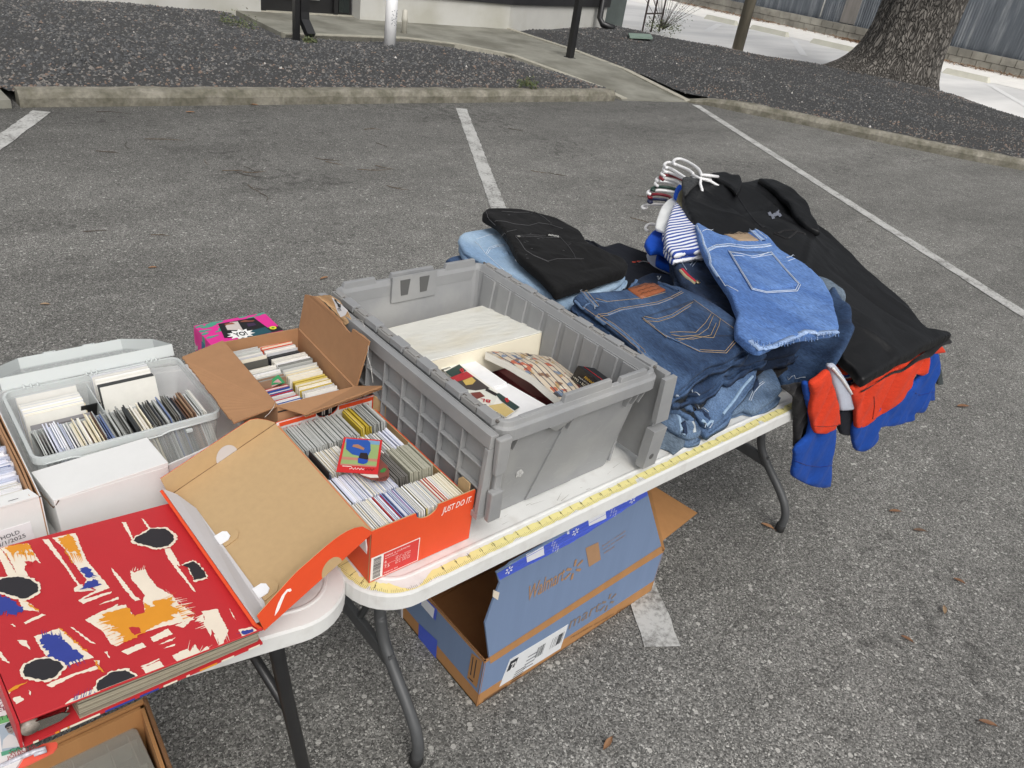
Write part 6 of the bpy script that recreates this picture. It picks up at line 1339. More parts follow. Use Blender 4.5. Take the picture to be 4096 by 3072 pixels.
for i in range(6):
    a = math.pi/2+i*math.pi/3; d = wu*math.cos(a)+fdir*math.sin(a); q = d.cross(fnm).normalized()
    P = [sc_+d*.011-q*.003, sc_+d*.031-q*.0045, sc_+d*.033, sc_+d*.031+q*.0045, sc_+d*.011+q*.003]; mb.sheet(P, M_brp, .0013)
wtxt('Reusable or compostable', (1612, 442), (1765, 340), (1605, 420), .085, .008); wtxt('Scan for free recycling at', (1616, 462), (1770, 362), (1612, 442), .085, .008); wtxt('walmart.com', (1622, 482), (1700, 432), (1618, 462), .040, .008)
mb.sheet([FW(1512, 445), FW(1590, 408), FW(1605, 515), FW(1533, 560)], M_brp, .0010)
for (a, b_) in ((1045, 578), (1450, 345), (1798, 150)):
    s0 = FW(a, b_)
    for i in range(6):
        an_ = math.pi/2+i*math.pi/3; d = wu*math.cos(an_)+fdir*math.sin(an_); q = d.cross(fnm).normalized(); mb.sheet([s0+d*.004-q*.0015, s0+d*.011-q*.0018, s0+d*.011+q*.0018, s0+d*.004+q*.0015], M_tw, .0014)
for (a, b_) in ((1200, 480), (1578, 258)): mb.sheet([FW(a-52, b_+2), FW(a+55, b_-48), FW(a+60, b_+5), FW(a-45, b_+52)], M_tw, .0012)
for (a, b_) in ((1405, 345), (1757, 148)): mb.sheet([FW(a-9, b_-14), FW(a+6, b_-18), FW(a+8, b_+12), FW(a-6, b_+16)], M_tw, .0012)
for (a, b_) in ((1318, 440), (1672, 225)):
    for k_, (s_, w_) in enumerate((('Only!', .020), ('Walmart on', .030), ('today on', .024), ('orders', .020))):
        O = FW(a+14*k_*.8-10, b_-45+12*k_); mb.text(s_, O, -fdir*1.0, wu, M_tw, width=w_, height=.006, off=.0014)
mb.build('flap_print', T)
# print and label on the front wall
FF = lambda a, b_: onp(1350+a/1.5255, 1900+b_/1.5255, V((*WC[0], 0)), wnrm, 1)
mb = MB(); mb.slab([FF(987, 1292), FF(1360, 1058), FF(1408, 910), FF(1052, 1125)], .0006, flat(222, 224, 226), n=wnrm)
dk = flat(44, 46, 52)
mb.sheet([FF(1030, 1200), FF(1078, 1172), FF(1104, 1108), FF(1055, 1137)], dk, .0012); wtxt('ZL', (1048, 1188), (1085, 1165), (1060, 1150), .022, .022, flat(235, 235, 235), .0022, .02, FF)
for k_ in range(5): mb.sheet([FF(1085-8*k_, 1200+16*k_), FF(1150-8*k_, 1160+16*k_), FF(1149-8*k_, 1164+16*k_), FF(1084-8*k_, 1204+16*k_)], dk, .0012)
for (a0_, b0_, n_, w_) in ((1205, 1120, 14, 3.6), (1295, 1065, 22, 3.6)):
    for k_ in range(n_):
        if rnd.random() < .7: mb.sheet([FF(a0_+k_*w_-8, b0_-k_*w_*.62), FF(a0_+k_*w_-6, b0_-k_*w_*.62-1), FF(a0_+k_*w_+18, b0_-k_*w_*.62-68), FF(a0_+k_*w_+16, b0_-k_*w_*.62-67)], dk, .0012)
for k_ in range(4): mb.sheet([FF(1130+10*k_, 1180-24*k_), FF(1190+10*k_, 1145-24*k_), FF(1190+10*k_, 1150-24*k_), FF(1130+10*k_, 1185-24*k_)], flat(110, 112, 118), .0012)
mb.build('shipping_label', T)
mb = MB(); wtxt('mart', (1408, 942), (1600, 824), (1395, 880), .118, .036, flat(140, 122, 108), .0010, 0, FF)
s0 = FF(1650, 775)
for i in range(6):
    a = math.pi/2+i*math.pi/3; d = wu*math.cos(a)+Z_*math.sin(a); q = d.cross(wnrm).normalized(); mb.sheet([s0+d*.012-q*.003, s0+d*.032-q*.0045, s0+d*.032+q*.0045, s0+d*.012+q*.003], flat(140, 122, 108), .0011)
for k_ in range(24): mb.sheet([FF(885+k_*6, 1395-k_*3.9), FF(887+k_*6, 1394-k_*3.9), FF(895+k_*6, 1365-k_*3.9), FF(893+k_*6, 1366-k_*3.9)], dk, .0010)
wtxt('recyclable corrugate  please reuse', (1420, 1000), (1850, 760), (1415, 985), .30, .010, flat(120, 88, 60), .001, 0, FF)
mb.build('wall_print', T)
# left end wall: blue tape, label, arrows
FL = lambda a, b_: onp(1350+a/1.5255, 1900+b_/1.5255, V((*WC[0], 0)), V((-1, 0, 0)), 1)
mb = MB(); mb.sheet([FL(498, 905), FL(610, 1010), FL(600, 1155), FL(492, 1045)], M_tape, .0008); mb.sheet([FL(515, 725), FL(610, 820), FL(600, 888), FL(502, 780)], M_tape, .0008); mb.sheet([FL(520, 735), FL(595, 815), FL(585, 875), FL(512, 790)], M_tw, .0012)
wtxt('ONLINE!', (575, 1000), (525, 955), (572, 1020), .05, .014, M_tw, -.0014, 0, FL)
mb.sheet([FL(515, 1035), FL(560, 1075), FL(566, 1090), FL(556, 1092), FL(518, 1055)], M_tw, .0013)
mb.sheet([FL(820, 1085), FL(885, 1135), FL(850, 1300), FL(792, 1235)], M_cbw, .0007)
for (a, b_) in ((828, 1108), (848, 1125)): mb.sheet([FL(a, b_), FL(a+5, b_+4), FL(a-12, b_+114), FL(a-17, b_+110)], dk, .0012)
mb.sheet([FL(803, 1232), FL(830, 1258), FL(829, 1264), FL(802, 1238)], dk, .0012)
mb.build('end_print', T)
mb = MB(); P = [FL(300, 755), FL(400, 790), FL(398, 910), FL(318, 835)]; mb.slab(P, .001, flat(218, 216, 218), n=V((-1, 0, 0)))
for k_ in range(12): mb.sheet([FL(318+k_*6, 775+k_*3), FL(321+k_*6, 776+k_*3), FL(325+k_*6, 815+k_*5), FL(322+k_*6, 813+k_*5)], dk, .0018)
mb.build('end_label', T)
# right end flap folded out
mb = MB(); r0_, r1_ = V((*WC[1], wz)), V((*WC[2], wz)); e0_, e1_ = at(1427, 1172, .105), at(1505, 1110, .085)
mb.slab([V((1.150, .168, wz)), e0_, e1_, at(1400, 1045, .15), V((1.140, .485, wz))], .0045, M_cbw); mb.build('end_flap', T)
mb = MB(); mb.slab([V((.492, .478, wz)), V((1.14, .485, wz)), V((1.10, .56, .36)), V((.55, .55, .36))], .0045, M_cdark); mb.build('back_flap', T)
zg = []
for i in range(90): zg.append(V((.4925, .155+.32*i/89, wz+(.0015 if i % 2 else -.0005)+nz(i*.3, 1)*.002)))
mb = MB(); mb.tube(zg, .0012, M_cbedge, 4); mb.slab([FW(950, 700), FW(985, 715), FW(975, 760), FW(945, 740)], .002, mat('torn_tape', srgb(226, 214, 196), .5), n=fnm); mb.build('torn_edge', T)
# ---- carton with organiser under the left table
T = thing('carton', 'brown double walled cardboard carton on the ground under the left table', 'carton', (-.3, .3, 0))
gc = [(-.46, .13), (-.178, .16), (-.166, .338), (-.45, .338)]; gz = .32
mb = MB()
for o in (0, .009):
    c2 = [(gc[0][0]+o, gc[0][1]+o), (gc[1][0]-o, gc[1][1]+o), (gc[2][0]-o, gc[2][1]-o), (gc[3][0]+o, gc[3][1]-o)]
    for i in range(4): wallq(mb, c2[i], c2[(i+1) % 4], .001, gz-(o*.6), .006, M_cbw, M_cbw)
mb.slab([V((x, y, .001)) for x, y in gc], .004, M_cdark, n=Z_); mb.build('box_body', T)
mb = MB()
for i in range(70):
    p = V((gc[1][0]-.003+(gc[2][0]-gc[1][0])*i/69, gc[1][1]+(gc[2][1]-gc[1][1])*i/69, gz))
    mb.tube([p+V((-.004, 0, 0)), p+V((-.001, .0012, .002)), p+V((.003, 0, .001))], .0007, M_cbedge, 4)
mb.build('torn_edge', T)
M_org = mat('organizer_plastic', (.42, .42, .38), .25, alpha=.45, spec=.6); M_orge = mat('organizer_edge', (.60, .60, .54), .3, alpha=.8)
T = thing('organizer_case', 'clear plastic compartment organizer lying in the brown carton under the left table', 'organizer', (-.3, .25, .2))
gx0, gx1, gy0, gy1, gzz = -.405, -.196, .165, .322, .272
mb = MB(); tray(mb, gx0, gy0, gx1, gy1, .225, gzz, .0015, M_org, .003); mb.build('tray', T)
mb = MB(); loft(mb, [rr3(gx0-.002, gy0-.002, gx1+.002, gy1+.002, .012, gzz+.001), rr3(gx0-.002, gy0-.002, gx1+.002, gy1+.002, .012, gzz+.003)], M_org); mb.build('lid', T)
mb = MB()
for x in (-.36, -.30, -.245, -.212): mb.box(x, gy0+.004, .227, x+.0015, gy1-.004, gzz-.001, M_orge)
for y in (.20, .245, .30): mb.box(gx0+.004, y, .227, gx1-.004, y+.0015, gzz-.0015, M_orge)
mb.build('divider', T)
mb = MB(); 
for i in range(9):
    c = V((rnd.uniform(gx0+.03, gx1-.03), rnd.uniform(gy0+.02, gy1-.02), .238)); r_ = rnd.uniform(.010, .018)
    vs_ = []
    for a in range(5):
        for b2 in range(8): th, ph = math.pi*(a+.5)/5, 2*math.pi*b2/8; vs_.append(c+V((math.sin(th)*math.cos(ph), math.sin(th)*math.sin(ph), math.cos(th)*.6))*r_*rnd.uniform(.7, 1.1))
    mb.add(vs_, [(a*8+b2, a*8+(b2+1) % 8, (a+1)*8+(b2+1) % 8, (a+1)*8+b2) for a in range(4) for b2 in range(8)], flat(150, 150, 144), True)
tag(mb.build('plastic_bags'), 'crumpled little plastic bags inside the organizer in the ground carton', 'bags')
# ================================================================ write the cards out: the 300 largest as things, the rest as stuff
CARDS.sort(key=lambda c: -c[4])
HX = [(3, 2, 1, 0), (4, 5, 6, 7), (0, 1, 5, 4), (1, 2, 6, 5), (2, 3, 7, 6), (3, 0, 4, 7)]
HX = [tuple(reversed(f)) for f in HX]
for vs_, m, lb, gr, _ in CARDS[:285]:
    o = MB(); o.add([p-vs_[0] for p in vs_], HX, m); o2 = o.build('trading_card'); o2.location = vs_[0]; tag(o2, lb, 'card', gr)
mb = MB()
for vs_, m, lb, gr, _ in CARDS[285:]: mb.add(vs_, HX, m)
tag(mb.build('packed_cards'), 'hundreds of further thin cards packed on edge in the boxes', 'cards', kind='stuff')
# ================================================================ CLOTHES
def denim(name, c, c2, lo=.5, w=.14, seed=0, fine=.34):
    m = bpy.data.materials.new(name); m.use_nodes = True; N = m.node_tree.nodes; L = m.node_tree.links; b = N['Principled BSDF']; b.inputs['Roughness'].default_value = .9; b.inputs['Specular IOR Level'].default_value = .25
    b.inputs['Sheen Weight'].default_value = .03
    tc = N.new('ShaderNodeTexCoord'); mp = N.new('ShaderNodeMapping'); mp.inputs['Location'].default_value = (seed, seed*2, 0); mp.inputs['Rotation'].default_value = (.3, .2, .8); mp.inputs['Scale'].default_value = (1, .35, 1); L.new(tc.outputs['Object'], mp.inputs[0])
    n = N.new('ShaderNodeTexNoise'); n.inputs['Scale'].default_value = 11; n.inputs['Detail'].default_value = 6; n.inputs['Roughness'].default_value = .6; L.new(mp.outputs[0], n.inputs['Vector'])
    mr = N.new('ShaderNodeMapRange'); mr.inputs[1].default_value = lo-w; mr.inputs[2].default_value = lo+w; L.new(n.outputs[0], mr.inputs[0])
    mx = N.new('ShaderNodeMix'); mx.data_type = 'RGBA'; L.new(mr.outputs[0], mx.inputs[0]); mx.inputs[6].default_value = (*c, 1); mx.inputs[7].default_value = (*c2, 1)
    mp2 = N.new('ShaderNodeMapping'); mp2.inputs['Rotation'].default_value = (.2, .1, -.5); mp2.inputs['Scale'].default_value = (1, .22, 1); L.new(tc.outputs['Object'], mp2.inputs[0])
    n2 = N.new('ShaderNodeTexNoise'); n2.inputs['Scale'].default_value = 420; n2.inputs['Detail'].default_value = 3; L.new(mp2.outputs[0], n2.inputs['Vector'])
    r2 = N.new('ShaderNodeMapRange'); r2.inputs[1].default_value = .3; r2.inputs[2].default_value = .7; r2.inputs[3].default_value = 1-fine; r2.inputs[4].default_value = 1+fine; L.new(n2.outputs[0], r2.inputs[0])
    sc = N.new('ShaderNodeVectorMath'); sc.operation = 'SCALE'; L.new(mx.outputs[2], sc.inputs[0]); L.new(r2.outputs[0], sc.inputs['Scale']); L.new(sc.outputs[0], b.inputs['Base Color'])
    bp = N.new('ShaderNodeBump'); bp.inputs['Strength'].default_value = .35; bp.inputs['Distance'].default_value = .001; L.new(n2.outputs[0], bp.inputs['Height'])
    n3 = N.new('ShaderNodeTexNoise'); n3.inputs['Scale'].default_value = 34; n3.inputs['Detail'].default_value = 4; n3.inputs['Distortion'].default_value = .8; L.new(mp.outputs[0], n3.inputs['Vector'])
    bq = N.new('ShaderNodeBump'); bq.inputs['Strength'].default_value = .55; bq.inputs['Distance'].default_value = .006; L.new(n3.outputs[0], bq.inputs['Height']); L.new(bp.outputs[0], bq.inputs['Normal']); L.new(bq.outputs[0], b.inputs['Normal'])
    return m
M_dk = denim('dark_indigo_denim', srgb(40, 58, 86), srgb(72, 96, 130), .53)
M_dk2 = denim('dark_denim', srgb(28, 40, 60), srgb(50, 66, 94), .56, seed=3)
M_md = denim('mid_blue_denim', srgb(68, 92, 126), srgb(98, 122, 154), .5, seed=5)
M_md2 = denim('faded_blue_denim', srgb(76, 98, 126), srgb(112, 132, 156), .5, seed=7)
M_sh = denim('bright_blue_denim', srgb(78, 112, 170), srgb(104, 138, 192), .5, seed=9)
M_lt = denim('light_blue_denim', srgb(132, 160, 190), srgb(162, 186, 208), .5, seed=11, fine=.12)
M_gd = denim('grey_blue_denim', srgb(84, 98, 112), srgb(108, 122, 136), .5, seed=13)
M_bkd = denim('black_denim', srgb(14, 14, 15), srgb(24, 24, 25), .55, seed=15, fine=.3)
def cloth_mat(name, c, rough=.85, var=.06, vs=30, sheen=.1, bump=.5, bs=22, **k):
    k.setdefault('stretch', (1, .5, .8, .6)); return mat(name, c, rough, var=var, vs=vs, sheen=sheen, bump=bump, bs=bs, bdist=.009, spec=.3, **k)
M_jkt = cloth_mat('black_nylon', srgb(17, 18, 20), .48, sheen=0)
M_navy = cloth_mat('navy_cotton', srgb(16, 20, 30), sheen=.02)
M_royal = cloth_mat('royal_blue_fleece', srgb(24, 70, 154), .95, sheen=.02, var=.14, vs=140)
M_royal2 = cloth_mat('bright_blue_knit', srgb(20, 80, 190), .9, sheen=.02)
M_orng = cloth_mat('red_orange_heather', srgb(212, 62, 34), .9, sheen=.02, var=.22, vs=260, bump=.25, bs=40, stretch=(1, 1, 3))
M_hgrey = cloth_mat('heather_grey', srgb(184, 190, 204), .85, var=.12, vs=300)
M_wht = cloth_mat('white_cotton', srgb(232, 234, 232), .85)
M_blk2 = cloth_mat('black_cotton', srgb(24, 23, 25), .85)
M_olive = cloth_mat('olive_cotton', srgb(112, 106, 78), .85)
M_stitch = flat(176, 188, 204); M_gold = flat(176, 150, 112); M_stw = flat(206, 216, 228)
M_hang = mat('white_hanger_plastic', (.86, .86, .86), .35)
stm = bpy.data.materials.new('blue_white_stripes'); stm.use_nodes = True
N = stm.node_tree.nodes; L = stm.node_tree.links; b = N['Principled BSDF']; b.inputs['Roughness'].default_value = .85
tc = N.new('ShaderNodeTexCoord'); w = N.new('ShaderNodeTexWave'); w.inputs['Scale'].default_value = 19.5; w.inputs['Distortion'].default_value = 1.6; w.inputs['Detail'].default_value = 1; w.inputs['Detail Scale'].default_value = .6; w.bands_direction = 'Y'
mp = N.new('ShaderNodeMapping'); mp.inputs['Rotation'].default_value = (0, 0, .10); L.new(tc.outputs['Object'], mp.inputs[0]); L.new(mp.outputs[0], w.inputs['Vector'])
g = N.new('ShaderNodeMath'); g.operation = 'GREATER_THAN'; g.inputs[1].default_value = .56; L.new(w.outputs[0], g.inputs[0]); mx = N.new('ShaderNodeMix'); mx.data_type = 'RGBA'; L.new(g.outputs[0], mx.inputs[0]); mx.inputs[6].default_value = (*srgb(236, 238, 244), 1); mx.inputs[7].default_value = (*srgb(46, 74, 158), 1); L.new(mx.outputs[2], b.inputs['Base Color'])
class Pad:
    """a piece of folded cloth: closed pillow over a traced outline with its own thickness, rounded edges and wrinkles"""
    def __init__(s, outline, thick=.02, r=None, wr=.003, ws=9, seed=0, ctrl=(), hang=False, step=.010, conv=None, eps=6e-4, edge=.0005, fold=None):
        s.th, s.r, s.wr, s.ws, s.seed, s.hang, s.fold = thick, min((r or thick*.5), thick*.25 if (thick > .032 and not hang) else 1), wr, ws, seed, hang, fold
        cv = conv or (lambda x, y: (x, y)); s.cv = cv
        s.C = []; s.eps = eps
        B = []
        for q in outline:
            a, b_ = cv(q[0], q[1]); P = s.un(a, b_, q[2]); B.append(V(P)); s.C.append((P[0], P[1], q[2]))
        for q in ctrl:
            a, b_ = cv(q[0], q[1]); P = s.un(a, b_, q[2]); s.C.append((P[0], P[1], q[2]))
        s.B = []
        for i in range(len(B)):
            a, b_, c, d = B[i-1], B[i], B[(i+1) % len(B)], B[(i+2) % len(B)]; n = max(2, int((c-b_).length/step))
            for j in range(n):
                t = j/n; p = b_.lerp(c, t)
                cr = .5*((2*b_)+(-a+c)*t+(2*a-5*b_+4*c-d)*t*t+(-a+3*b_-3*c+d)*t*t*t)
                p = p.lerp(cr, .55)
                k = nz(p.x*60+seed, p.y*60, seed)*edge*1.6; s.B.append(p+V((k, -k)))
        xs = [p.x for p in s.B]; ys = [p.y for p in s.B]
        pts = list(s.B); x = min(xs)+step*.5; row = 0; P2 = [(p.x, p.y) for p in s.B]
        while x < max(xs):
            y = min(ys)+step*(.5 if row % 2 else .9)
            while y < max(ys):
                if inpoly(x, y, P2) and s.dist(x, y) > step*.42: pts.append(V((x+rnd.uniform(-1, 1)*step*.15, y+rnd.uniform(-1, 1)*step*.15)))
                y += step
            x += step*.87; row += 1
        # extra rows close to the edge so that it rounds off
        nB = len(s.B)
        for f in (.10, .38, .85):
            dd = s.r*f
            for i in range(nB):
                a, b_, c = s.B[i-1], s.B[i], s.B[(i+1) % nB]; t = (c-a); 
                if t.length < 1e-6: continue
                nrm = V((-t.y, t.x)).normalized(); p = b_+nrm*dd
                if not inpoly(p.x, p.y, P2): p = b_-nrm*dd
                if inpoly(p.x, p.y, P2) and s.dist(p.x, p.y) > dd*.8: pts.append(p)
        E_ = [(i, (i+1) % nB) for i in range(nB)]
        vs, es, fs, *_ = delaunay_2d_cdt(pts, E_, [], 1, 1e-6)
        s.v2 = vs; s.f2 = []
        for f in fs:
            a, b_, c = [vs[i] for i in f[:3]]; s.f2.append(tuple(f) if (b_-a).cross(c-a) > 0 else tuple(reversed(f)))
    def un(s, a, b_, w):
        if s.hang: P = aty(a, b_, w); return (P.x, P.z)
        P = at(a, b_, H+w); return (P.x, P.y)
    def dist(s, x, y):
        d = 9; p = V((x, y)); n = len(s.B)
        for i in range(n):
            a = s.B[i]; ab = s.B[(i+1) % n]-a; l2 = ab.dot(ab)
            if l2 < 1e-12: continue
            t = max(0, min(1, (p-a).dot(ab)/l2)); q = (p-a-ab*t).length
            if q < d: d = q
        return d
    def base(s, x, y):
        sw = sz = 0
        for cx, cy, cz in s.C:
            w = 1/((x-cx)**2+(y-cy)**2+s.eps)**1.3; sw += w; sz += w*cz
        return sz/sw
    def wr_(s, x, y):
        k = s.wr; S = s.ws
        a = nz(x*S+s.seed, y*S*.55, s.seed)+.5*nz(x*S*2.1, y*S*1.5+s.seed, 3)+.35*abs(nz(x*S*1.2+y*S*1.7, y*S*.4-x*S*.3, s.seed+5))
        if s.fold: a += s.fold(x, y)
        return a*k
    def top(s, x, y, d=None):
        d = s.dist(x, y) if d is None else d
        e = s.r-math.sqrt(max(0, s.r*s.r-(s.r-min(d, s.r))**2))
        return s.base(x, y)-e*(-1 if s.hang else 1)+s.wr_(x, y)*min(1, d/.02+.15)*(-1 if s.hang else 1)
    def P3(s, x, y, w): return V((x, w, y)) if s.hang else V((x, y, H+w))
    def mesh(s, mb, m, layers=None):
        layers = layers or (2 if (s.th > .032 and not s.hang) else 1)
        if layers == 2:
            th = s.th; s.th = th*.52; s.mesh1(mb, m); old = s.base; s.base = lambda x, y: old(x, y)-th*.48; v0 = s.v2; s.v2 = [v+V((nz(v.x*22, v.y*22, s.seed)*.009, nz(v.x*22, v.y*22, s.seed+9)*.009-.003)) for v in v0]; s.mesh1(mb, m); s.v2 = v0; s.base = old; s.th = th; return
        s.mesh1(mb, m)
    def mesh1(s, mb, m):
        n = len(s.v2); D = [s.dist(v.x, v.y) for v in s.v2]; sg = -1 if s.hang else 1
        tops = [s.top(v.x, v.y, d) for v, d in zip(s.v2, D)]
        bots = []
        for v, d, t in zip(s.v2, D, tops):
            e = s.r-math.sqrt(max(0, s.r*s.r-(s.r-min(d, s.r))**2))
            bots.append(s.base(v.x, v.y)-sg*(s.th-e)+s.wr_(v.x, v.y)*min(1, d/.02+.15)*sg*.5)
        if s.hang: bots = [max(t+.001, b_) for t, b_ in zip(tops, bots)]
        else: bots = [max(.0012, min(t-.0006, b_)) for t, b_ in zip(tops, bots)]; tops = [max(t, b_+.0006) for t, b_ in zip(tops, bots)]
        vs = [s.P3(v.x, v.y, t) for v, t in zip(s.v2, tops)]+[s.P3(v.x, v.y, b_) for v, b_ in zip(s.v2, bots)]
        fs = list(s.f2)+[tuple(i+n for i in reversed(f)) for f in s.f2]
        # boundary loop
        cnt = {}
        for f in s.f2:
            for i in range(3): e = (f[i], f[(i+1) % 3]); cnt[e] = 1
        for (a, b_) in list(cnt):
            if (b_, a) not in cnt: fs.append((a, a+n, b_+n, b_))
        if s.hang: fs = [tuple(f) for f in fs]
        mb.add(vs, fs, m, True)
    def pt(s, x, y, off=.0008, conv=True):     # picture point on the cloth's surface
        if conv: x, y = s.cv(x, y)
        w = s.C[0][2]
        for _ in range(9):
            a, b_ = s.un(x, y, w); w = w*.3+.7*s.top(a, b_, 9 if not inpoly(a, b_, [(p.x, p.y) for p in s.B]) else None)
        a, b_ = s.un(x, y, w); return s.P3(a, b_, s.top(a, b_)+off*(-1 if s.hang else 1))
    def line(s, mb, pts, m, r=.0007, n=None, off=.0006, dash=False):
        P = []
        for i in range(len(pts)-1):
            a, b_ = pts[i], pts[i+1]; k = n or max(3, int(math.hypot(b_[0]-a[0], b_[1]-a[1])/14))
            for j in range(k): P.append(s.pt(a[0]+(b_[0]-a[0])*j/k, a[1]+(b_[1]-a[1])*j/k, off))
        P.append(s.pt(*pts[-1], off)); mb.tube(P, r, m, 4)
        return P
    def band(s, mb, pts, w, m, off=.0009, n=None, th=.0006):   # flat strip along the surface, width w metres
        P = []
        for i in range(len(pts)-1):
            a, b_ = pts[i], pts[i+1]; k = n or max(4, int(math.hypot(b_[0]-a[0], b_[1]-a[1])/14))
            for j in range(k): P.append(s.pt(a[0]+(b_[0]-a[0])*j/k, a[1]+(b_[1]-a[1])*j/k, off))
        P.append(s.pt(*pts[-1], off)); vs = []; up_ = V((0, -1, 0)) if s.hang else Z_
        for i, p in enumerate(P):
            t = (P[min(i+1, len(P)-1)]-P[max(0, i-1)]).normalized(); q = t.cross(up_).normalized()*w*.5*(1+.15*nz(i*.7, w*900)); vs += [p+q, p-q, p-q-up_*.004, p+q-up_*.004]
        k = len(P); fs = []
        for i in range(k-1): a = i*4; c = a+4; fs += [(a, a+1, c+1, c), (a+1, a+2, c+2, c+1), (a+3, a, c, c+3)]
        mb.add(vs, fs, m, True)
    def patch(s, mb, poly, m, off=.002, n=7):                # quad patch following the surface (4 picture corners)
        a, b_, c, d = poly; vs = []
        for j in range(n+1):
            for i in range(n+1):
                u, v = i/n, j/n; x = (a[0]*(1-u)+b_[0]*u)*(1-v)+(d[0]*(1-u)+c[0]*u)*v; y = (a[1]*(1-u)+b_[1]*u)*(1-v)+(d[1]*(1-u)+c[1]*u)*v
                vs.append(s.pt(x, y, off))
        N2 = n+1; k = len(vs); F_ = patchfaces(n, n); up_ = V((0, -1, 0)) if s.hang else Z_
        A_ = vs[F_[0][0]]; cr_ = (vs[F_[0][1]]-A_).cross(vs[F_[0][3]]-A_)
        if cr_.dot(up_) < 0: F_ = [tuple(reversed(f)) for f in F_]
        lo = [v-up_*(off+.001) for v in vs]; edg = [i for i in range(N2)]+[n+N2*j for j in range(1, N2)]+[n*N2+i for i in range(n-1, -1, -1)]+[N2*j for j in range(n-1, 0, -1)]
        nE_ = len(edg); mb.add(vs+lo, F_+[(edg[i], edg[(i+1) % nE_], edg[(i+1) % nE_]+k, edg[i]+k) for i in range(nE_)], m, True)
K_ = 4096/2212
def creases(x0, x1, y0, y1, n, seed, w=.006, h_=1.0, ang=None):
    r_ = random.Random(seed); Cs = []
    for _ in range(n):
        a, b_ = r_.uniform(x0, x1), r_.uniform(y0, y1); t = (ang if ang is not None else r_.uniform(0, 3.14))+r_.uniform(-.4, .4); l_ = r_.uniform(.03, .10); Cs.append((a, b_, a+l_*math.cos(t), b_+l_*math.sin(t), w*r_.uniform(.7, 1.5), h_*r_.choice((-1, 1))*r_.uniform(.5, 1)))
    def f(x, y):
        v = 0
        for ax_, ay_, bx_, by_, ww, hh in Cs:
            dx, dy = bx_-ax_, by_-ay_; t = max(0, min(1, ((x-ax_)*dx+(y-ay_)*dy)/(dx*dx+dy*dy))); d = math.hypot(x-ax_-dx*t, y-ay_-dy*t)
            if d < ww*3: v += hh*math.exp(-(d/ww)**2)*math.sin(math.pi*(t*.84+.08))
        return v
    return f
cvC = lambda x, y: ((2250+x/1.843)/K_, (1080+y/1.843)/K_)
cvG = lambda x, y: ((2500+x/2.765)/K_, (580+y/2.765)/K_)
cvJ = lambda x, y: ((1880+x/2.37)/K_, (780+y/2.37)/K_)
cvE = lambda x, y: ((2900+x/2.0737)/K_, (1200+y/2.0737)/K_)
def garment(name, label, cat, pads, extras=None, group=None):
    """pads: list of (part name, Pad, material); returns the empty"""
    c = pads[0][1].B; ctr = V((sum(p.x for p in c)/len(c), sum(p.y for p in c)/len(c)))
    loc = pads[0][1].P3(ctr.x, ctr.y, .002 if not pads[0][1].hang else -.05)
    if len(pads) == 1 and not extras:
        mb = MB(); pads[0][1].mesh(mb, pads[0][2]); return tag(mb.build(name, loc=loc), label, cat, group)
    T_ = thing(name, label, cat, loc, group)
    for pn, pd, m in pads: mb = MB(); pd.mesh(mb, m); mb.build(pn, T_)
    return T_
def wpad(pts, z=0, **k):   # pad given directly in table coordinates
    o = []
    class Q: pass
    P = Pad.__new__(Pad)
    cvw = lambda x, y: (x, y)
    old = Pad.un
    Pad.un = lambda s, a, b_, w: (a, b_)
    P.__init__([(p[0], p[1], p[2] if len(p) > 2 else z) for p in pts], **k)
    Pad.un = old
    return P
# ---------- back left pile: light jeans and black jeans over more jeans
for i, (z, m, lb, dx) in enumerate(((.045, M_dk2, 'dark folded jeans at the very bottom of the back pile beside the tote', 0), (.085, M_gd, 'grey blue folded jeans low in the back pile beside the tote', .008), (.125, M_dk, 'indigo folded jeans just under the pale jeans in the back pile', -.006))):
    g_ = garment('folded_jeans', lb, 'jeans', [('body', wpad([(.735+dx, .40), (.735, .60), (.742-dx, .775), (.86, .79), (.98, .77), (1.03, .60), (1.02+dx, .44), (.88, .40)], z, thick=.040, r=.017, wr=.003, seed=i*3+1), m)])
pdL = Pad([(990, 515, .165), (1002, 500, .168), (1080, 488, .17), (1150, 500, .17), (1260, 545, .17), (1345, 585, .165), (1352, 598, .165), (1335, 614, .165), (1290, 632, .165), (1228, 662, .165), (1190, 642, .165), (1110, 595, .165), (1040, 560, .165), (1003, 538, .165)], thick=.036, wr=.0035, seed=4, fold=creases(.78, 1.06, .38, .80, 16, 9, .007, .9))
T = garment('folded_jeans', 'pale light blue folded jeans lying under the black pair in the back pile', 'jeans', [('body', pdL, M_lt)], True)
mb = MB(); pdL.cv = cvJ
for ln_ in ([(40, 440), (90, 480), (150, 560), (250, 650), (330, 720)], [(60, 420), (180, 380), (270, 370)], [(150, 560), (180, 500), (240, 480), (330, 470)], [(165, 560), (195, 512), (245, 492), (335, 482)], [(480, 650), (560, 700), (650, 760)], [(1385, 720), (1400, 760)]): pdL.line(mb, ln_, M_stw, .0008)
mb.build('stitching', T)
mb = MB(); pdL.patch(mb, [(300, 545), (360, 535), (375, 570), (325, 575)], M_lt, .003, 3); pdL.patch(mb, [(425, 618), (445, 605), (492, 635), (470, 660)], M_wht, .004, 3); pdL.line(mb, [(435, 625), (475, 645)], flat(150, 84, 60), .0006, off=.0052); mb.build('label', T)
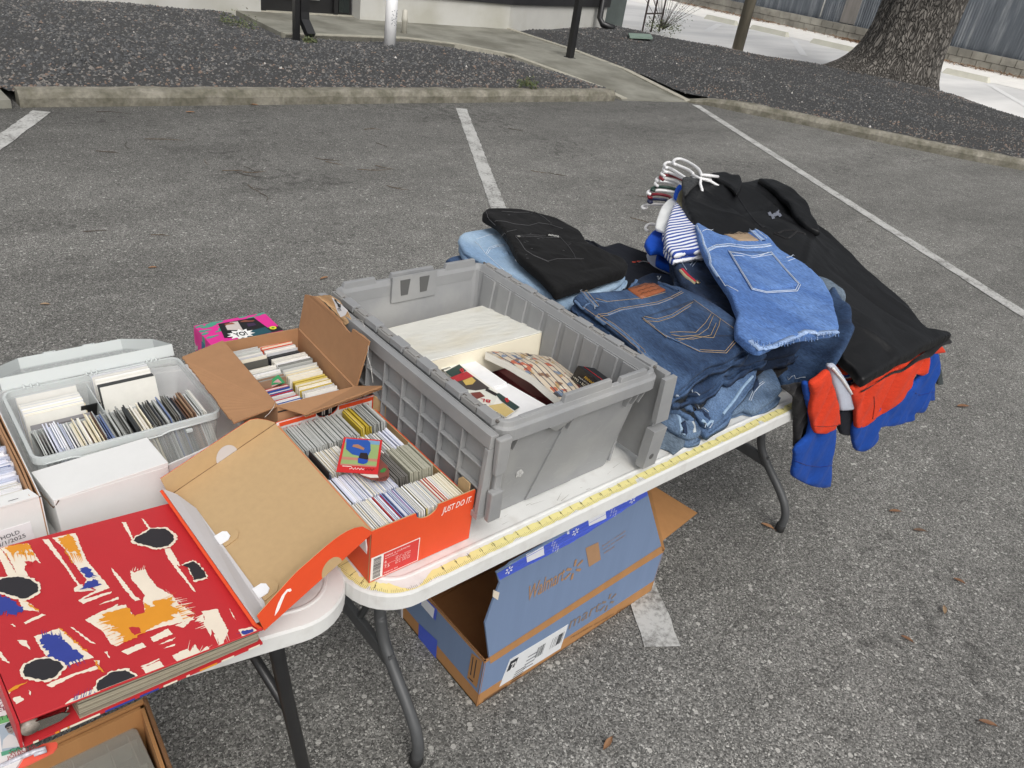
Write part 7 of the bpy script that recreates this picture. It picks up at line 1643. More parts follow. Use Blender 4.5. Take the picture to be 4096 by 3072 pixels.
pdB = Pad([(1043, 460, .215), (1056, 448, .216), (1110, 449, .216), (1150, 455, .216), (1200, 468, .216), (1252, 496, .215), (1275, 525, .212), (1340, 552, .205), (1357, 568, .202), (1350, 584, .200), (1280, 606, .200), (1205, 628, .200), (1190, 612, .202), (1160, 582, .206), (1120, 548, .208), (1095, 505, .212), (1075, 480, .214)], thick=.026, r=.007, wr=.0045, seed=8, step=.0075, fold=creases(.82, 1.06, .38, .80, 26, 3, .006, .9))
T = garment('folded_jeans', 'black folded jeans with a riveted back pocket, topmost of the back pile', 'jeans', [('body', pdB, M_bkd)], True)
pdB.cv = cvJ; mb = MB(); M_bst = flat(92, 92, 94)
for ln_ in ([(140, 130), (180, 230), (240, 290)], [(235, 245), (330, 250), (420, 275), (560, 290), (650, 265), (760, 280), (880, 320)], [(290, 400), (340, 350), (440, 330)], [(430, 390), (470, 440), (520, 520), (600, 570), (740, 628), (830, 605), (960, 608), (1080, 606)], [(440, 400), (480, 450), (530, 528), (610, 578), (745, 635)], [(430, 385), (600, 380), (720, 385)], [(430, 400), (600, 396), (720, 402), (840, 405)], [(850, 395), (930, 480), (985, 560), (1000, 600)], [(300, 155), (440, 165), (560, 165)], [(600, 150), (700, 210), (760, 260)]): pdB.line(mb, ln_, M_bst, .0005)
for _ in range(20):
    x, y = rnd.uniform(250, 1100), rnd.uniform(160, 620); pdB.line(mb, [(x, y), (x+rnd.uniform(8, 26), y+rnd.uniform(-8, 8))], M_bst, .0004)
mb.build('stitching', T)
mb = MB(); sc2 = [(742+i*4.2, 380+9*math.sin(i*1.9)+i*.7) for i in range(25)]; pdB.line(mb, sc2, flat(210, 210, 206), .0006, n=2, off=.0012); mb.build('embroidery', T)
mb = MB(); c = pdB.pt(462, 398, .001); mb.tube([c, c+V((0, 0, .0018))], .0042, mat('dull_rivet', (.35, .34, .32), .4, metal=.8), 10); mb.build('rivet', T)
mb = MB()
for i in range(26):
    a = (590+i*9, 150+i*7.5); p = pdB.pt(*a, .001); mb.tube([p, p+V((rnd.uniform(-.004, .004), rnd.uniform(-.002, .004), rnd.uniform(.001, .006)))], .0004, M_bkd, 3)
mb.build('frayed_waist', T)
# ---------- navy t-shirt
pdN = Pad([(1240, 545, .10), (1262, 522, .105), (1285, 520, .105), (1305, 531, .103), (1335, 522, .103), (1362, 532, .10), (1420, 552, .10), (1475, 574, .10), (1500, 610, .09), (1460, 635, .09), (1370, 640, .09), (1250, 660, .09)], thick=.030, r=.008, wr=.004, ws=7, seed=21, fold=creases(1.05, 1.45, .45, .85, 14, 11, .008, 1.2))
T = garment('navy_shirt', 'navy t-shirt with small red and grey chest print between the jeans piles', 'shirt', [('body', pdN, M_navy)], True)
pdN.cv = cvJ; mb = MB()
pdN.patch(mb, [(1535, 632), (1570, 628), (1575, 640), (1540, 640)], flat(196, 66, 44), .0006, 2); pdN.patch(mb, [(1578, 626), (1622, 622), (1625, 634), (1585, 636)], flat(196, 66, 44), .0006, 2)
pdN.line(mb, [(1600, 640), (1640, 630), (1700, 640), (1765, 650)], flat(180, 180, 178), .0014); pdN.line(mb, [(1690, 645), (1768, 648)], flat(196, 66, 44), .0009)
mb.build('chest_print', T)
mb = MB(); pdN.line(mb, [(1060, 465), (1110, 440), (1170, 450), (1215, 490), (1230, 525)], M_navy, .0035, off=.001); pdN.line(mb, [(1090, 480), (1160, 500), (1225, 525)], M_blk2, .003, off=.0); mb.build('collar', T)
g_ = garment('folded_shirt', 'dark folded shirt lying under the navy t-shirt', 'shirt', [('body', wpad([(1.06, .36), (1.06, .62), (1.10, .74), (1.30, .74), (1.36, .60), (1.34, .40), (1.2, .36)], .062, thick=.06, r=.02, wr=.004, seed=31), M_blk2)])
# ---------- front pile of jeans
def cp_(*P): return list(P)
pd5 = Pad([(1180, 1085, .012), (1240, 1000, .03), (1330, 900, .05), (1420, 780, .06), (1500, 650, .07), (1590, 740, .07), (1628, 860, .05), (1560, 930, .04), (1425, 1030, .022), (1345, 1015, .02), (1290, 1050, .012)], thick=.05, r=.016, wr=.007, ws=12, seed=41, conv=cvC, fold=creases(.7, 1.45, -.08, .45, 60, 13, .006, 1.0))
T = garment('folded_jeans', 'crumpled faded jeans at the right front bottom of the front pile', 'jeans', [('body', pd5, M_md2)], True)
mb = MB(); pd5.line(mb, [(1375, 960), (1400, 900), (1440, 850), (1480, 820)], M_stw, .0008); pd5.line(mb, [(1388, 965), (1412, 905), (1452, 856), (1490, 828)], M_stw, .0008); pd5.patch(mb, [(1390, 820), (1440, 800), (1450, 850), (1405, 900)], M_dk2, .0015, 4); mb.build('stitching', T)
pd4b = Pad([(640, 1285, .010), (665, 1190, .02), (700, 1130, .025), (790, 1150, .028), (860, 1190, .024), (912, 1255, .014), (880, 1300, .010), (820, 1352, .006), (790, 1320, .008), (740, 1300, .008)], thick=.022, r=.009, wr=.003, seed=43, conv=cvC, step=.008)
garment('folded_jeans', 'grey blue denim cuff nearest the table edge beside the tote latch', 'jeans', [('body', pd4b, M_gd)])
pd4 = Pad([(690, 1060, .05), (730, 990, .06), (800, 960, .066), (880, 1010, .066), (960, 1050, .06), (1010, 1110, .05), (1028, 1180, .036), (990, 1225, .026), (935, 1242, .022), (860, 1200, .03), (760, 1130, .04)], thick=.044, r=.02, wr=.006, ws=14, seed=44, conv=cvC, fold=creases(.7, 1.45, -.08, .45, 60, 13, .006, 1.0), step=.008)
T = garment('folded_jeans', 'pale rolled denim leg with open cuff at the left bottom of the front pile', 'jeans', [('body', pd4, M_md2)], True)
mb = MB(); pd4.band(mb, [(800, 1000), (860, 1080), (880, 1170), (900, 1220)], .006, M_lt, .001); pd4.band(mb, [(920, 1060), (965, 1130), (975, 1200)], .007, flat(196, 204, 208), .0008); pd4.patch(mb, [(870, 1130), (905, 1110), (925, 1195), (895, 1205)], M_dk2, .0010, 3); mb.build('cuff', T)
pd3 = Pad([(790, 930, .10), (880, 900, .11), (1000, 900, .115), (1150, 780, .12), (1300, 690, .12), (1400, 650, .115), (1450, 690, .105), (1420, 780, .095), (1340, 880, .08), (1290, 960, .07), (1200, 1060, .055), (1120, 1120, .045), (1085, 1172, .032), (1040, 1165, .034), (1010, 1110, .046), (930, 1020, .07), (860, 960, .09)], thick=.042, r=.014, wr=.007, ws=12, seed=45, conv=cvC, fold=creases(.7, 1.45, -.08, .45, 60, 13, .006, 1.0))
T = garment('folded_jeans', 'mid blue folded jeans with a dark inner seam, third layer of the front pile', 'jeans', [('body', pd3, M_md)], True)
mb = MB(); pd3.band(mb, [(925, 960), (1000, 1010), (1060, 1060), (1090, 1100)], .010, M_dk2, .0012); pd3.line(mb, [(940, 950), (1010, 1000), (1075, 1050)], M_stw, .0007, off=.002); pd3.band(mb, [(1400, 780), (1330, 860), (1270, 950), (1180, 1060)], .006, M_lt, .0012)
pd3.band(mb, [(1030, 1105), (1060, 1120), (1110, 1110)], .005, M_lt, .001); pd3.line(mb, [(1050, 1160), (1065, 1115)], M_stw, .0009); pd3.line(mb, [(1085, 1165), (1110, 1120)], M_stw, .0009); mb.build('seams', T)
pd2 = Pad([(820, 900, .14), (850, 880, .145), (990, 740, .155), (1150, 640, .16), (1300, 570, .16), (1420, 545, .155), (1520, 590, .145), (1490, 640, .135), (1380, 690, .125), (1250, 760, .118), (1120, 850, .112), (1040, 900, .108), (1000, 930, .105), (930, 905, .115), (870, 935, .112)], thick=.040, r=.015, wr=.007, ws=11, seed=46, conv=cvC, fold=creases(.7, 1.45, -.08, .45, 60, 13, .006, 1.0))
T = garment('folded_jeans', 'blue folded jeans with a flared open hem, second layer of the front pile', 'jeans', [('body', pd2, M_dk)], True)
mb = MB(); pd2.line(mb, [(835, 905), (900, 885), (980, 895), (1010, 925)], M_stw, .0010); pd2.patch(mb, [(890, 900), (960, 890), (990, 915), (930, 920)], M_dk2, .001, 3); pd2.band(mb, [(835, 905), (850, 935)], .006, M_stitch, .001); mb.build('hem', T)
pd1 = Pad([(85, 190, .205), (110, 165, .207), (200, 155, .208), (330, 145, .208), (470, 130, .208), (545, 78, .208), (590, 92, .208), (700, 92, .208), (860, 110, .208), (930, 140, .207), (1040, 190, .206), (1160, 260, .204), (1280, 350, .200), (1340, 440, .196), (1420, 530, .188), (1360, 560, .184), (1220, 640, .178), (1110, 670, .174), (1000, 740, .168), (900, 830, .160), (830, 900, .150), (795, 925, .146), (770, 800, .160), (690, 670, .170), (560, 560, .180), (420, 450, .188), (300, 360, .194), (180, 280, .200), (110, 220, .204)], thick=.040, wr=.0042, ws=8, seed=47, conv=cvC, step=.0085, fold=creases(.68, 1.1, .0, .42, 30, 5, .006, .8, .4))
T = garment('folded_jeans', 'dark indigo folded jeans with brown leather waist patch on top of the front pile', 'jeans', [('body', pd1, M_dk)], True)
mb = MB()
for ln_ in ([(250, 330), (330, 322), (420, 285), (560, 262), (700, 238), (800, 200), (880, 158)], [(255, 345), (335, 336), (425, 298), (565, 275), (705, 252), (805, 212), (890, 168)], [(245, 210), (330, 235), (480, 220), (620, 205), (760, 165)], [(262, 330), (380, 400), (480, 480), (600, 590), (690, 690), (760, 790), (800, 900)], [(240, 340), (360, 415), (460, 496), (580, 606), (672, 706), (745, 805)], [(150, 270), (250, 345)]): pd1.line(mb, ln_, M_gold, .00055, off=.0009)
mb.build('stitching', T)
mb = MB()
pd1.band(mb, [(250, 330), (380, 405), (480, 488), (600, 598), (690, 698), (765, 800), (800, 890)], .011, M_md, .0006); pd1.band(mb, [(330, 328), (430, 292), (565, 268), (705, 245), (805, 206)], .008, M_md, .0006); pd1.band(mb, [(95, 215), (160, 262), (245, 225), (330, 240)], .004, M_md, .0008); mb.build('faded_seam', T)
mb = MB(); pd1.patch(mb, [(585, 355), (965, 228), (1320, 485), (760, 492)], M_dk, .0022, 10); pd1.patch(mb, [(760, 492), (1320, 485), (1205, 622), (1010, 612)], M_dk, .0022, 8); pk = mb.build('pocket', T)
mb = MB()
for ln_ in ([(585, 358), (760, 492), (1010, 612), (1205, 622), (1322, 485), (965, 228)], [(600, 352), (690, 372), (800, 340), (960, 245)], [(590, 372), (765, 505)], [(625, 385), (700, 392), (810, 358), (940, 275)], [(790, 470), (860, 465), (980, 470), (1050, 400), (1095, 330)], [(800, 486), (870, 500), (1000, 490), (1070, 440), (1110, 345)], [(850, 530), (980, 500), (1110, 510), (1150, 420), (1160, 370)], [(830, 515), (960, 520), (1090, 490), (1130, 400)], [(1010, 598), (1195, 608), (1300, 488)]): pd1.line(mb, ln_, M_gold, .0006, off=.0034)
pd1.line(mb, [(590, 362), (690, 382), (800, 350), (950, 262)], M_md, .0016, off=.0026); pd1.line(mb, [(600, 366), (765, 498), (1012, 606)], M_md, .0016, off=.0026)
mb.build('pocket_stitching', pk)
mb = MB(); pd1.patch(mb, [(480, 145), (650, 92), (757, 155), (582, 214)], mat('brown_leather', srgb(146, 82, 48), .5, var=.2, vs=90, bump=.3, bs=200), .0035, 4); lp = mb.build('leather_patch', T)
mb = MB()
for y0 in (0, 1, 2):
    pts = [(530+i*14+y0*22, 145+y0*22-i*4.2+6*math.sin(i*2.3+y0)) for i in range(12)]; pd1.line(mb, pts, flat(84, 46, 28), .0005, n=2, off=.0048)
mb.build('stamped_print', lp)
mb = MB(); pd1.band(mb, [(140, 155), (185, 220), (255, 285)], .009, M_md, .0045); pd1.band(mb, [(700, 92), (780, 125), (850, 160)], .008, M_dk, .0045); pd1.band(mb, [(545, 78), (520, 105), (495, 128)], .006, M_md, .003)
pd1.line(mb, [(130, 158), (245, 292)], M_gold, .0006, off=.006); pd1.line(mb, [(155, 150), (265, 280)], M_gold, .0006, off=.006)
for a in ((220, 285), (130, 140), (690, 70)):
    for _ in range(4): p = pd1.pt(a[0]+15, a[1]+12, .002); mb.tube([p, p+V((rnd.uniform(-.007, .004), rnd.uniform(-.004, .004), rnd.uniform(.004, .012)))], .0004, M_stw, 3)
mb.build('belt_loops', T)
# ---------- right pile: shorts and darker denim
for i, (z, m, lb) in enumerate(((.06, M_blk2, 'black folded trousers at the bottom of the pile under the blue shorts'), (.115, M_dk2, 'dark folded jeans in the middle of the pile under the blue shorts'))):
    garment('folded_trousers', lb, 'trousers', [('body', wpad([(1.10, .10), (1.08, .32), (1.12, .48), (1.26, .52), (1.36, .40), (1.36, .12), (1.25, .055)], z, thick=.055, r=.02, wr=.005, seed=60+i), m)])
pd6 = Pad([(1452, 548, .19), (1462, 533, .192), (1480, 526, .194), (1515, 526, .196), (1560, 560, .19), (1600, 620, .18), (1640, 690, .17), (1600, 720, .16), (1560, 690, .165), (1510, 645, .172), (1480, 612, .178), (1462, 580, .184)], thick=.05, r=.02, wr=.007, ws=13, seed=62, fold=creases(.7, 1.45, -.08, .45, 60, 13, .006, 1.0), step=.008)
T = garment('folded_jeans', 'dark jeans with red and tan striped lining poking out left of the blue shorts', 'jeans', [('body', pd6, M_dk2)], True)
pd6.cv = cvG; mb = MB()
for ln_ in ([(620, 1230), (680, 1150), (760, 1110), (820, 1110)], [(720, 1330), (790, 1240), (870, 1195)], [(745, 1345), (810, 1260), (890, 1215)], [(530, 1150), (560, 1240), (620, 1290), (680, 1380)]): pd6.line(mb, ln_, M_stitch, .0008)
mb.build('stitching', T)
mb = MB(); pd6.band(mb, [(625, 1380), (680, 1450), (790, 1530)], .013, flat(168, 158, 128), .0015); pd6.band(mb, [(630, 1375), (690, 1440), (785, 1520)], .006, flat(190, 40, 60), .003); mb.build('lining', T)
mb = MB(); c = pd6.pt(800, 1528, .002); mb.tube([c, c+V((0, -.001, .003))], .006, mat('brass_button', (.45, .36, .22), .35, metal=.8), 12); mb.build('button', T)
pd7 = Pad([(1690, 700, .13), (1760, 690, .155), (1800, 612, .205), (1842, 652, .200), (1852, 695, .185), (1832, 735, .160), (1812, 768, .130), (1778, 802, .085), (1740, 828, .04), (1690, 836, .02), (1680, 800, .05), (1668, 770, .09)], thick=.03, r=.012, wr=.008, ws=12, seed=64, fold=creases(.7, 1.45, -.08, .45, 60, 13, .006, 1.0), step=.008)
T = garment('denim_skirt', 'dark blue denim hem draped below the blue shorts over the table edge', 'jeans', [('body', pd7, M_dk)], True)
pd7.cv = cvC; mb = MB()
for ln_ in ([(1660, 780), (1740, 785), (1800, 770)],): pd7.line(mb, ln_, M_stw, .0007, off=.001)
mb.build('stitching', T)
pd8 = Pad([(1740, 590, .185), (1790, 598, .19), (1826, 622, .185), (1830, 640, .18), (1806, 668, .175), (1760, 660, .18)], thick=.03, r=.014, wr=.003, seed=66, step=.008)
garment('folded_jeans', 'grey blue denim edge showing right behind the blue shorts', 'jeans', [('body', pd8, M_gd)])
pd8b = Pad([(1555, 505, .215), (1590, 490, .222), (1630, 488, .222), (1648, 500, .22), (1640, 530, .212), (1580, 530, .208)], thick=.02, r=.009, wr=.003, seed=67, step=.008)
garment('folded_jeans', 'grey denim waistband showing behind the blue shorts leather patch', 'jeans', [('body', pd8b, M_gd)])
pdS = Pad([(1503, 482, 0.241), (1512, 480, 0.244), (1530, 492, 0.246), (1562, 506, 0.248), (1610, 502, 0.250), (1634, 493, 0.250), (1660, 508, 0.250), (1690, 540, 0.248), (1735, 566, 0.244), (1775, 600, 0.240), (1798, 636, 0.236), (1808, 675, 0.230), (1814, 704, 0.222), (1800, 714, 0.218), (1745, 720, 0.216), (1695, 730, 0.212), (1645, 752, 0.206), (1622, 745, 0.206), (1592, 718, 0.210), (1590, 695, 0.214), (1594, 670, 0.220), (1575, 625, 0.228), (1550, 590, 0.232), (1528, 555, 0.234), (1512, 520, 0.238)], thick=.022, r=.006, wr=.0042, ws=8, seed=68, step=.0075, fold=creases(1.05, 1.4, -.05, .48, 34, 7, .006, .9))
T = garment('denim_shorts', 'bright blue denim shorts with a big back pocket and tan waist patch on the pile', 'shorts', [('body', pdS, M_sh)], True)
pdS.cv = cvG; mb = MB(); M_shl = denim('pale_worn_denim', srgb(140, 166, 206), srgb(170, 190, 220), .5)
for ln_ in ([(915, 1150), (1000, 1110), (1150, 1095), (1350, 1120), (1500, 1110), (1610, 1095)], [(925, 1180), (1010, 1135), (1160, 1120), (1350, 1145), (1520, 1135), (1625, 1118)], [(790, 880), (850, 1000), (870, 1100), (930, 1200), (960, 1330), (1040, 1450), (1100, 1540), (1250, 1620)], [(850, 960), (900, 935), (970, 950)], [(1780, 1250), (1870, 1225)], [(1800, 1285), (1885, 1255)]): pdS.line(mb, ln_, M_stw, .0009, off=.001)
mb.build('stitching', T)
mb = MB(); pdS.band(mb, [(915, 1165), (1005, 1122), (1155, 1108), (1350, 1132), (1510, 1122), (1615, 1106)], .009, M_shl, .0004); pdS.band(mb, [(795, 890), (850, 1000), (875, 1100), (925, 1200), (960, 1330), (1040, 1450)], .006, M_shl, .0006); pdS.cv = cvC
pdS.band(mb, [(1385, 520), (1450, 570), (1560, 560), (1680, 500), (1800, 450), (1900, 460), (2030, 450)], .012, M_shl, .0012)
for i in range(30):
    t = i/29; x = 1390+640*t; y = (530 if t < .12 else 560)-115*max(0, (t-.25)) + (10*math.sin(t*20)); pdS.line(mb, [(x, y-16), (x+4, y+14)], M_sh if i % 2 else M_shl, .0008, n=3, off=.0016)
mb.build('frayed_hem', T); pdS.cv = cvG
mb = MB(); pdS.patch(mb, [(1140, 1178), (1610, 1192), (1935, 1560), (1400, 1610)], M_sh, .0024, 10); pk = mb.build('pocket', T)
mb = MB()
for o in (0, 1):
    s_ = 1-o*.05; cx, cy = 1520, 1390
    ln_ = [(cx+(x-cx)*s_, cy+(y-cy)*s_) for x, y in [(1140, 1178), (1210, 1300), (1290, 1430), (1400, 1612), (1560, 1650), (1900, 1630), (1935, 1560), (1780, 1390), (1610, 1190)]]; pdS.line(mb, ln_, M_stw, .0009, off=.0036)
pdS.line(mb, [(1150, 1195), (1280, 1215), (1400, 1245), (1500, 1225), (1605, 1200)], M_stw, .0009, off=.0036); pdS.line(mb, [(1180, 1235), (1290, 1240), (1400, 1262), (1500, 1245), (1625, 1225)], M_stw, .0009, off=.0036)
pdS.line(mb, [(1480, 1245), (1580, 1200)], M_stw, .0009, off=.0036)
mb.build('pocket_stitching', pk)
mb = MB(); pdS.patch(mb, [(1095, 985), (1350, 982), (1475, 1062), (1260, 1062)], mat('tan_leather', srgb(160, 138, 112), .6, var=.15, vs=90), .0035, 5); lp = mb.build('leather_patch', T)
mb = MB(); pdS.line(mb, [(1130+i*16, 995+6*math.sin(i*2.2)) for i in range(14)], flat(70, 54, 40), .0006, n=2, off=.0048); mb.build('stamped_print', lp)
mb = MB(); pdS.band(mb, [(1395, 950), (1450, 1000), (1530, 1065)], .012, M_shl, .004); pdS.line(mb, [(1370, 955), (1500, 1080)], M_stw, .0009, off=.006); pdS.line(mb, [(1430, 945), (1560, 1055)], M_stw, .0009, off=.006); mb.build('belt_loop', T)
# ---------- stack of shirts on hangers
def hstack(zb, zf, o=0): return [(1.41, -.012, zf), (1.40, .15, zf*.5+zb*.5), (1.40, .32, zf*.2+zb*.8), (1.46-o, .58, zb), (1.56-o, .70+o, zb), (1.78, .70+o, zb), (1.80, .42, zb), (1.79, .18, zf*.6+zb*.4), (1.79, -.012, zf), (1.60, -.016, zf)]
for i, (nm, z, m, lb) in enumerate((('shirt', .05, M_blk2, 'black shirt lying at the bottom of the hanger stack'), ('shirt', .10, M_hgrey, 'heather grey shirt low in the hanger stack'))):
    garment(nm, lb, 'shirt', [('body', wpad(hstack(z, .018+.014*i), thick=.045, r=.016, wr=.004, seed=70+i), m)])
body1 = wpad(hstack(.145, .038), thick=.045, r=.016, wr=.004, seed=72)
def hp(pts, y, seed, conv=cvE, **k):
    return Pad([(a, b_, y+(q[0] if q else 0)) for a, b_, *q in pts], hang=True, conv=conv, seed=seed, **k)
foldf = lambda k, ph: (lambda x, y: 2.6*abs(math.sin(x*k*.55+ph+y*4+nz(x*9, y*9, ph)))**.6-1.2+.7*math.sin(x*k*2.3+ph*2-y*9))
bl1 = hp([(660, 700), (735, 700), (830, 900), (925, 1055), (905, 1240), (888, 1400), (884, 1552), (780, 1560), (680, 1532), (566, 1462), (585, 1330), (590, 1240), (690, 1130), (715, 1000)], -.046, 73, thick=.012, r=.0045, wr=.005, ws=6, fold=foldf(30, 1))
bl2 = hp([(1060, 1110), (1090, 1000), (1300, 860), (1560, 700), (1640, 600), (1700, 450), (1780, 455), (1788, 600), (1748, 700), (1742, 830), (1690, 850), (1645, 935), (1575, 942), (1572, 1000), (1420, 1046), (1285, 1066), (1280, 1165), (1205, 1240), (1130, 1262), (1085, 1240)], -.048, 74, thick=.012, r=.0045, wr=.005, ws=6, fold=foldf(38, 2))
T = garment('blue_sweatshirt', 'royal blue sweatshirt whose hem and sleeve hang furthest down over the table edge', 'sweatshirt', [('body', body1, M_royal), ('sleeve', bl1, M_royal), ('hem', bl2, M_royal)], True)
mb = MB(); bl1.line(mb, [(585, 1335), (680, 1372), (790, 1385), (886, 1372)], cloth_mat('royal_blue_rib', srgb(16, 44, 122)), .0014, off=.0004); bl2.line(mb, [(1560, 760), (1620, 790), (1740, 760)], cloth_mat('royal_blue_rib2', srgb(16, 44, 122)), .0012, off=.0004); mb.build('cuff_seam', T)
body2 = wpad(hstack(.190, .044), thick=.042, r=.016, wr=.004, seed=75)
or1 = hp([(725, 700), (800, 640), (870, 590), (905, 700), (948, 860), (966, 1034), (935, 1042), (915, 1082), (835, 1115), (760, 1110), (742, 1040), (720, 950), (735, 800)], -.058, 76, thick=.014, r=.005, wr=.004, ws=8, fold=foldf(46, 0), step=.008)
or2 = hp([(1062, 740), (1250, 650), (1500, 520), (1700, 430), (1690, 600), (1640, 632), (1585, 622), (1555, 730), (1400, 890), (1230, 1000), (1150, 1060), (1098, 1062), (1092, 920)], -.058, 77, thick=.014, r=.005, wr=.005, ws=8, fold=foldf(34, 1.5), step=.008)
or3 = hp([(1725, 452), (1770, 400), (1805, 380), (1840, 432), (1810, 446)], -.05, 78, thick=.014, r=.006, wr=.002, step=.006)
T = garment('orange_shirt', 'red orange heathered shirt hanging over the table edge above the blue sweatshirt', 'shirt', [('body', body2, M_orng), ('sleeve', or1, M_orng), ('hem', or2, M_orng), ('sleeve', or3, M_orng)], True)
mb = MB(); M_rb = cloth_mat('dark_orange_rib', srgb(150, 40, 24)); or1.line(mb, [(742, 1045), (850, 1050), (940, 1038)], M_rb, .0014, off=.0003); or2.line(mb, [(1235, 800), (1240, 880), (1225, 985)], M_rb, .0016, off=.0002); mb.build('cuff_seam', T)
gr1 = hp([(880, 560), (925, 540), (1000, 640), (1070, 770), (1086, 910), (975, 926), (950, 830), (905, 700)], -.052, 79, thick=.018, r=.008, wr=.004, step=.008)
T = garment('grey_shirt', 'light heather grey shirt corner hanging between the two orange pieces', 'shirt', [('hem', gr1, M_hgrey)], True)
mb = MB(); gr1.line(mb, [(885, 560), (960, 650), (1030, 750), (1060, 790)], M_wht, .0035, off=.002); mb.build('drawstring', T)
bk1 = hp([(490, 735), (590, 712), (700, 712), (735, 1000), (705, 1130), (650, 1200), (600, 1247), (596, 1050), (590, 900), (592, 820)], -.030, 80, thick=.016, r=.007, wr=.005, ws=8, fold=foldf(60, 0))
garment('black_shirt', 'black sleeve hanging at the left end of the draped clothes', 'shirt', [('sleeve', bk1, M_blk2)])
bk2 = hp([(965, 925), (1080, 915), (1092, 1060), (1045, 1130), (980, 1122), (955, 1050)], -.040, 81, thick=.016, r=.007, wr=.004, step=.008)
garment('navy_sleeve_shirt', 'dark navy sleeve end hanging below the grey shirt corner', 'shirt', [('sleeve', bk2, M_navy)])
bk3 = hp([(1780, 560), (1800, 575), (1812, 700), (1765, 700)], -.03, 82, thick=.010, r=.004, wr=.002, step=.006)
garment('dark_green_shirt', 'dark green shirt edge at the far right end of the draped clothes', 'shirt', [('hem', bk3, cloth_mat('dark_green_cotton', srgb(36, 48, 50)))])
# shirts showing at the back left of the hanger stack
pw = Pad([(1416, 492, .20), (1420, 470, .205), (1430, 445, .21), (1448, 428, .215), (1475, 418, .22), (1480, 440, .22), (1462, 470, .215), (1450, 500, .21), (1435, 500, .205)], thick=.010, r=.004, wr=.004, seed=83, step=.007, fold=creases(1.2, 1.8, .4, 1.0, 60, 17, .008, 1.2))
pb = Pad([(1394, 522, .175), (1400, 508, .178), (1413, 495, .18), (1437, 490, .185), (1450, 520, .18), (1445, 545, .175), (1425, 540, .17), (1405, 540, .172)], thick=.02, r=.007, wr=.005, seed=84, step=.007, fold=creases(1.2, 1.8, .4, 1.0, 60, 18, .008, 1.2))
pb2 = Pad([(1418, 562, .135), (1424, 535, .145), (1450, 530, .15), (1480, 560, .145), (1475, 585, .135), (1440, 575, .13)], thick=.02, r=.006, wr=.004, seed=85, step=.008)
garment('polo_shirt', 'white shirt with bright blue sleeves on a hanger left of the striped shirt', 'shirt', [('body', pw, M_wht), ('sleeve', pb, M_royal2), ('hem', pb2, M_royal2)], True)
pg = Pad([(1395, 560, .10), (1402, 535, .11), (1425, 530, .12), (1428, 565, .11), (1455, 590, .10), (1420, 590, .09)], thick=.03, r=.012, wr=.003, seed=86, step=.008)
garment('grey_shirt', 'pale grey shirt edge below the blue sleeves of the white shirt', 'shirt', [('hem', pg, M_hgrey)])
ps = Pad([(1437, 498, .225), (1444, 470, .228), (1455, 442, .232), (1472, 420, .236), (1488, 430, .238), (1510, 460, .236), (1530, 500, .232), (1525, 535, .225), (1490, 540, .222), (1458, 548, .218), (1440, 530, .22)], thick=.035, r=.016, wr=.004, seed=87, step=.008)
garment('striped_shirt', 'blue and white striped shirt sleeve sticking out beside the black jacket', 'shirt', [('body', ps, stm)])
pc = Pad([(1456, 422, .234), (1460, 405, .24), (1468, 396, .245), (1480, 396, .25), (1490, 420, .245), (1478, 430, .24)], thick=.016, r=.007, wr=.002, seed=88, step=.007)
garment('blue_shirt_collar', 'bright blue shirt collar peeking out beside the white hangers', 'shirt', [('collar', pc, M_royal2)])
po = Pad([(1462, 432, .238), (1468, 412, .244), (1482, 398, .25), (1500, 410, .25), (1495, 440, .245), (1478, 450, .24)], thick=.014, r=.006, wr=.002, seed=89, step=.007)
garment('olive_shirt', 'olive shirt edge between the striped shirt and the black jacket', 'shirt', [('body', po, M_olive)])
# jacket
def crease(x, y, ax_, ay_, bx_, by_, w, h_):
    dx, dy = bx_-ax_, by_-ay_; l2 = dx*dx+dy*dy; t = max(0, min(1, ((x-ax_)*dx+(y-ay_)*dy)/l2)); d = math.hypot(x-ax_-dx*t, y-ay_-dy*t)
    w *= .62; return h_*math.exp(-(d/w)**2)*math.sin(math.pi*min(1, t*.9+.08))
JC = creases(1.38, 1.95, -.06, .75, 46, 21, .005, .55)
def jfold(x, y):
    return (JC(x, y)+crease(x, y, 1.50, .60, 1.62, .30, .018, .9)+crease(x, y, 1.62, .62, 1.56, .40, .014, -.8)+crease(x, y, 1.78, .60, 1.72, .25, .016, 1.0)+crease(x, y, 1.72, .34, 1.50, .22, .014, .9)+crease(x, y, 1.46, .18, 1.60, .02, .016, .9)
      +crease(x, y, 1.66, .20, 1.72, -.05, .018, -.9)+crease(x, y, 1.50, .06, 1.56, -.07, .012, .8)+crease(x, y, 1.44, .30, 1.42, .0, .014, .7)+crease(x, y, 1.58, .50, 1.80, .52, .015, -.7)+crease(x, y, 1.76, .12, 1.80, -.06, .012, .8)+crease(x, y, 1.60, .68, 1.56, .50, .01, 1.0))
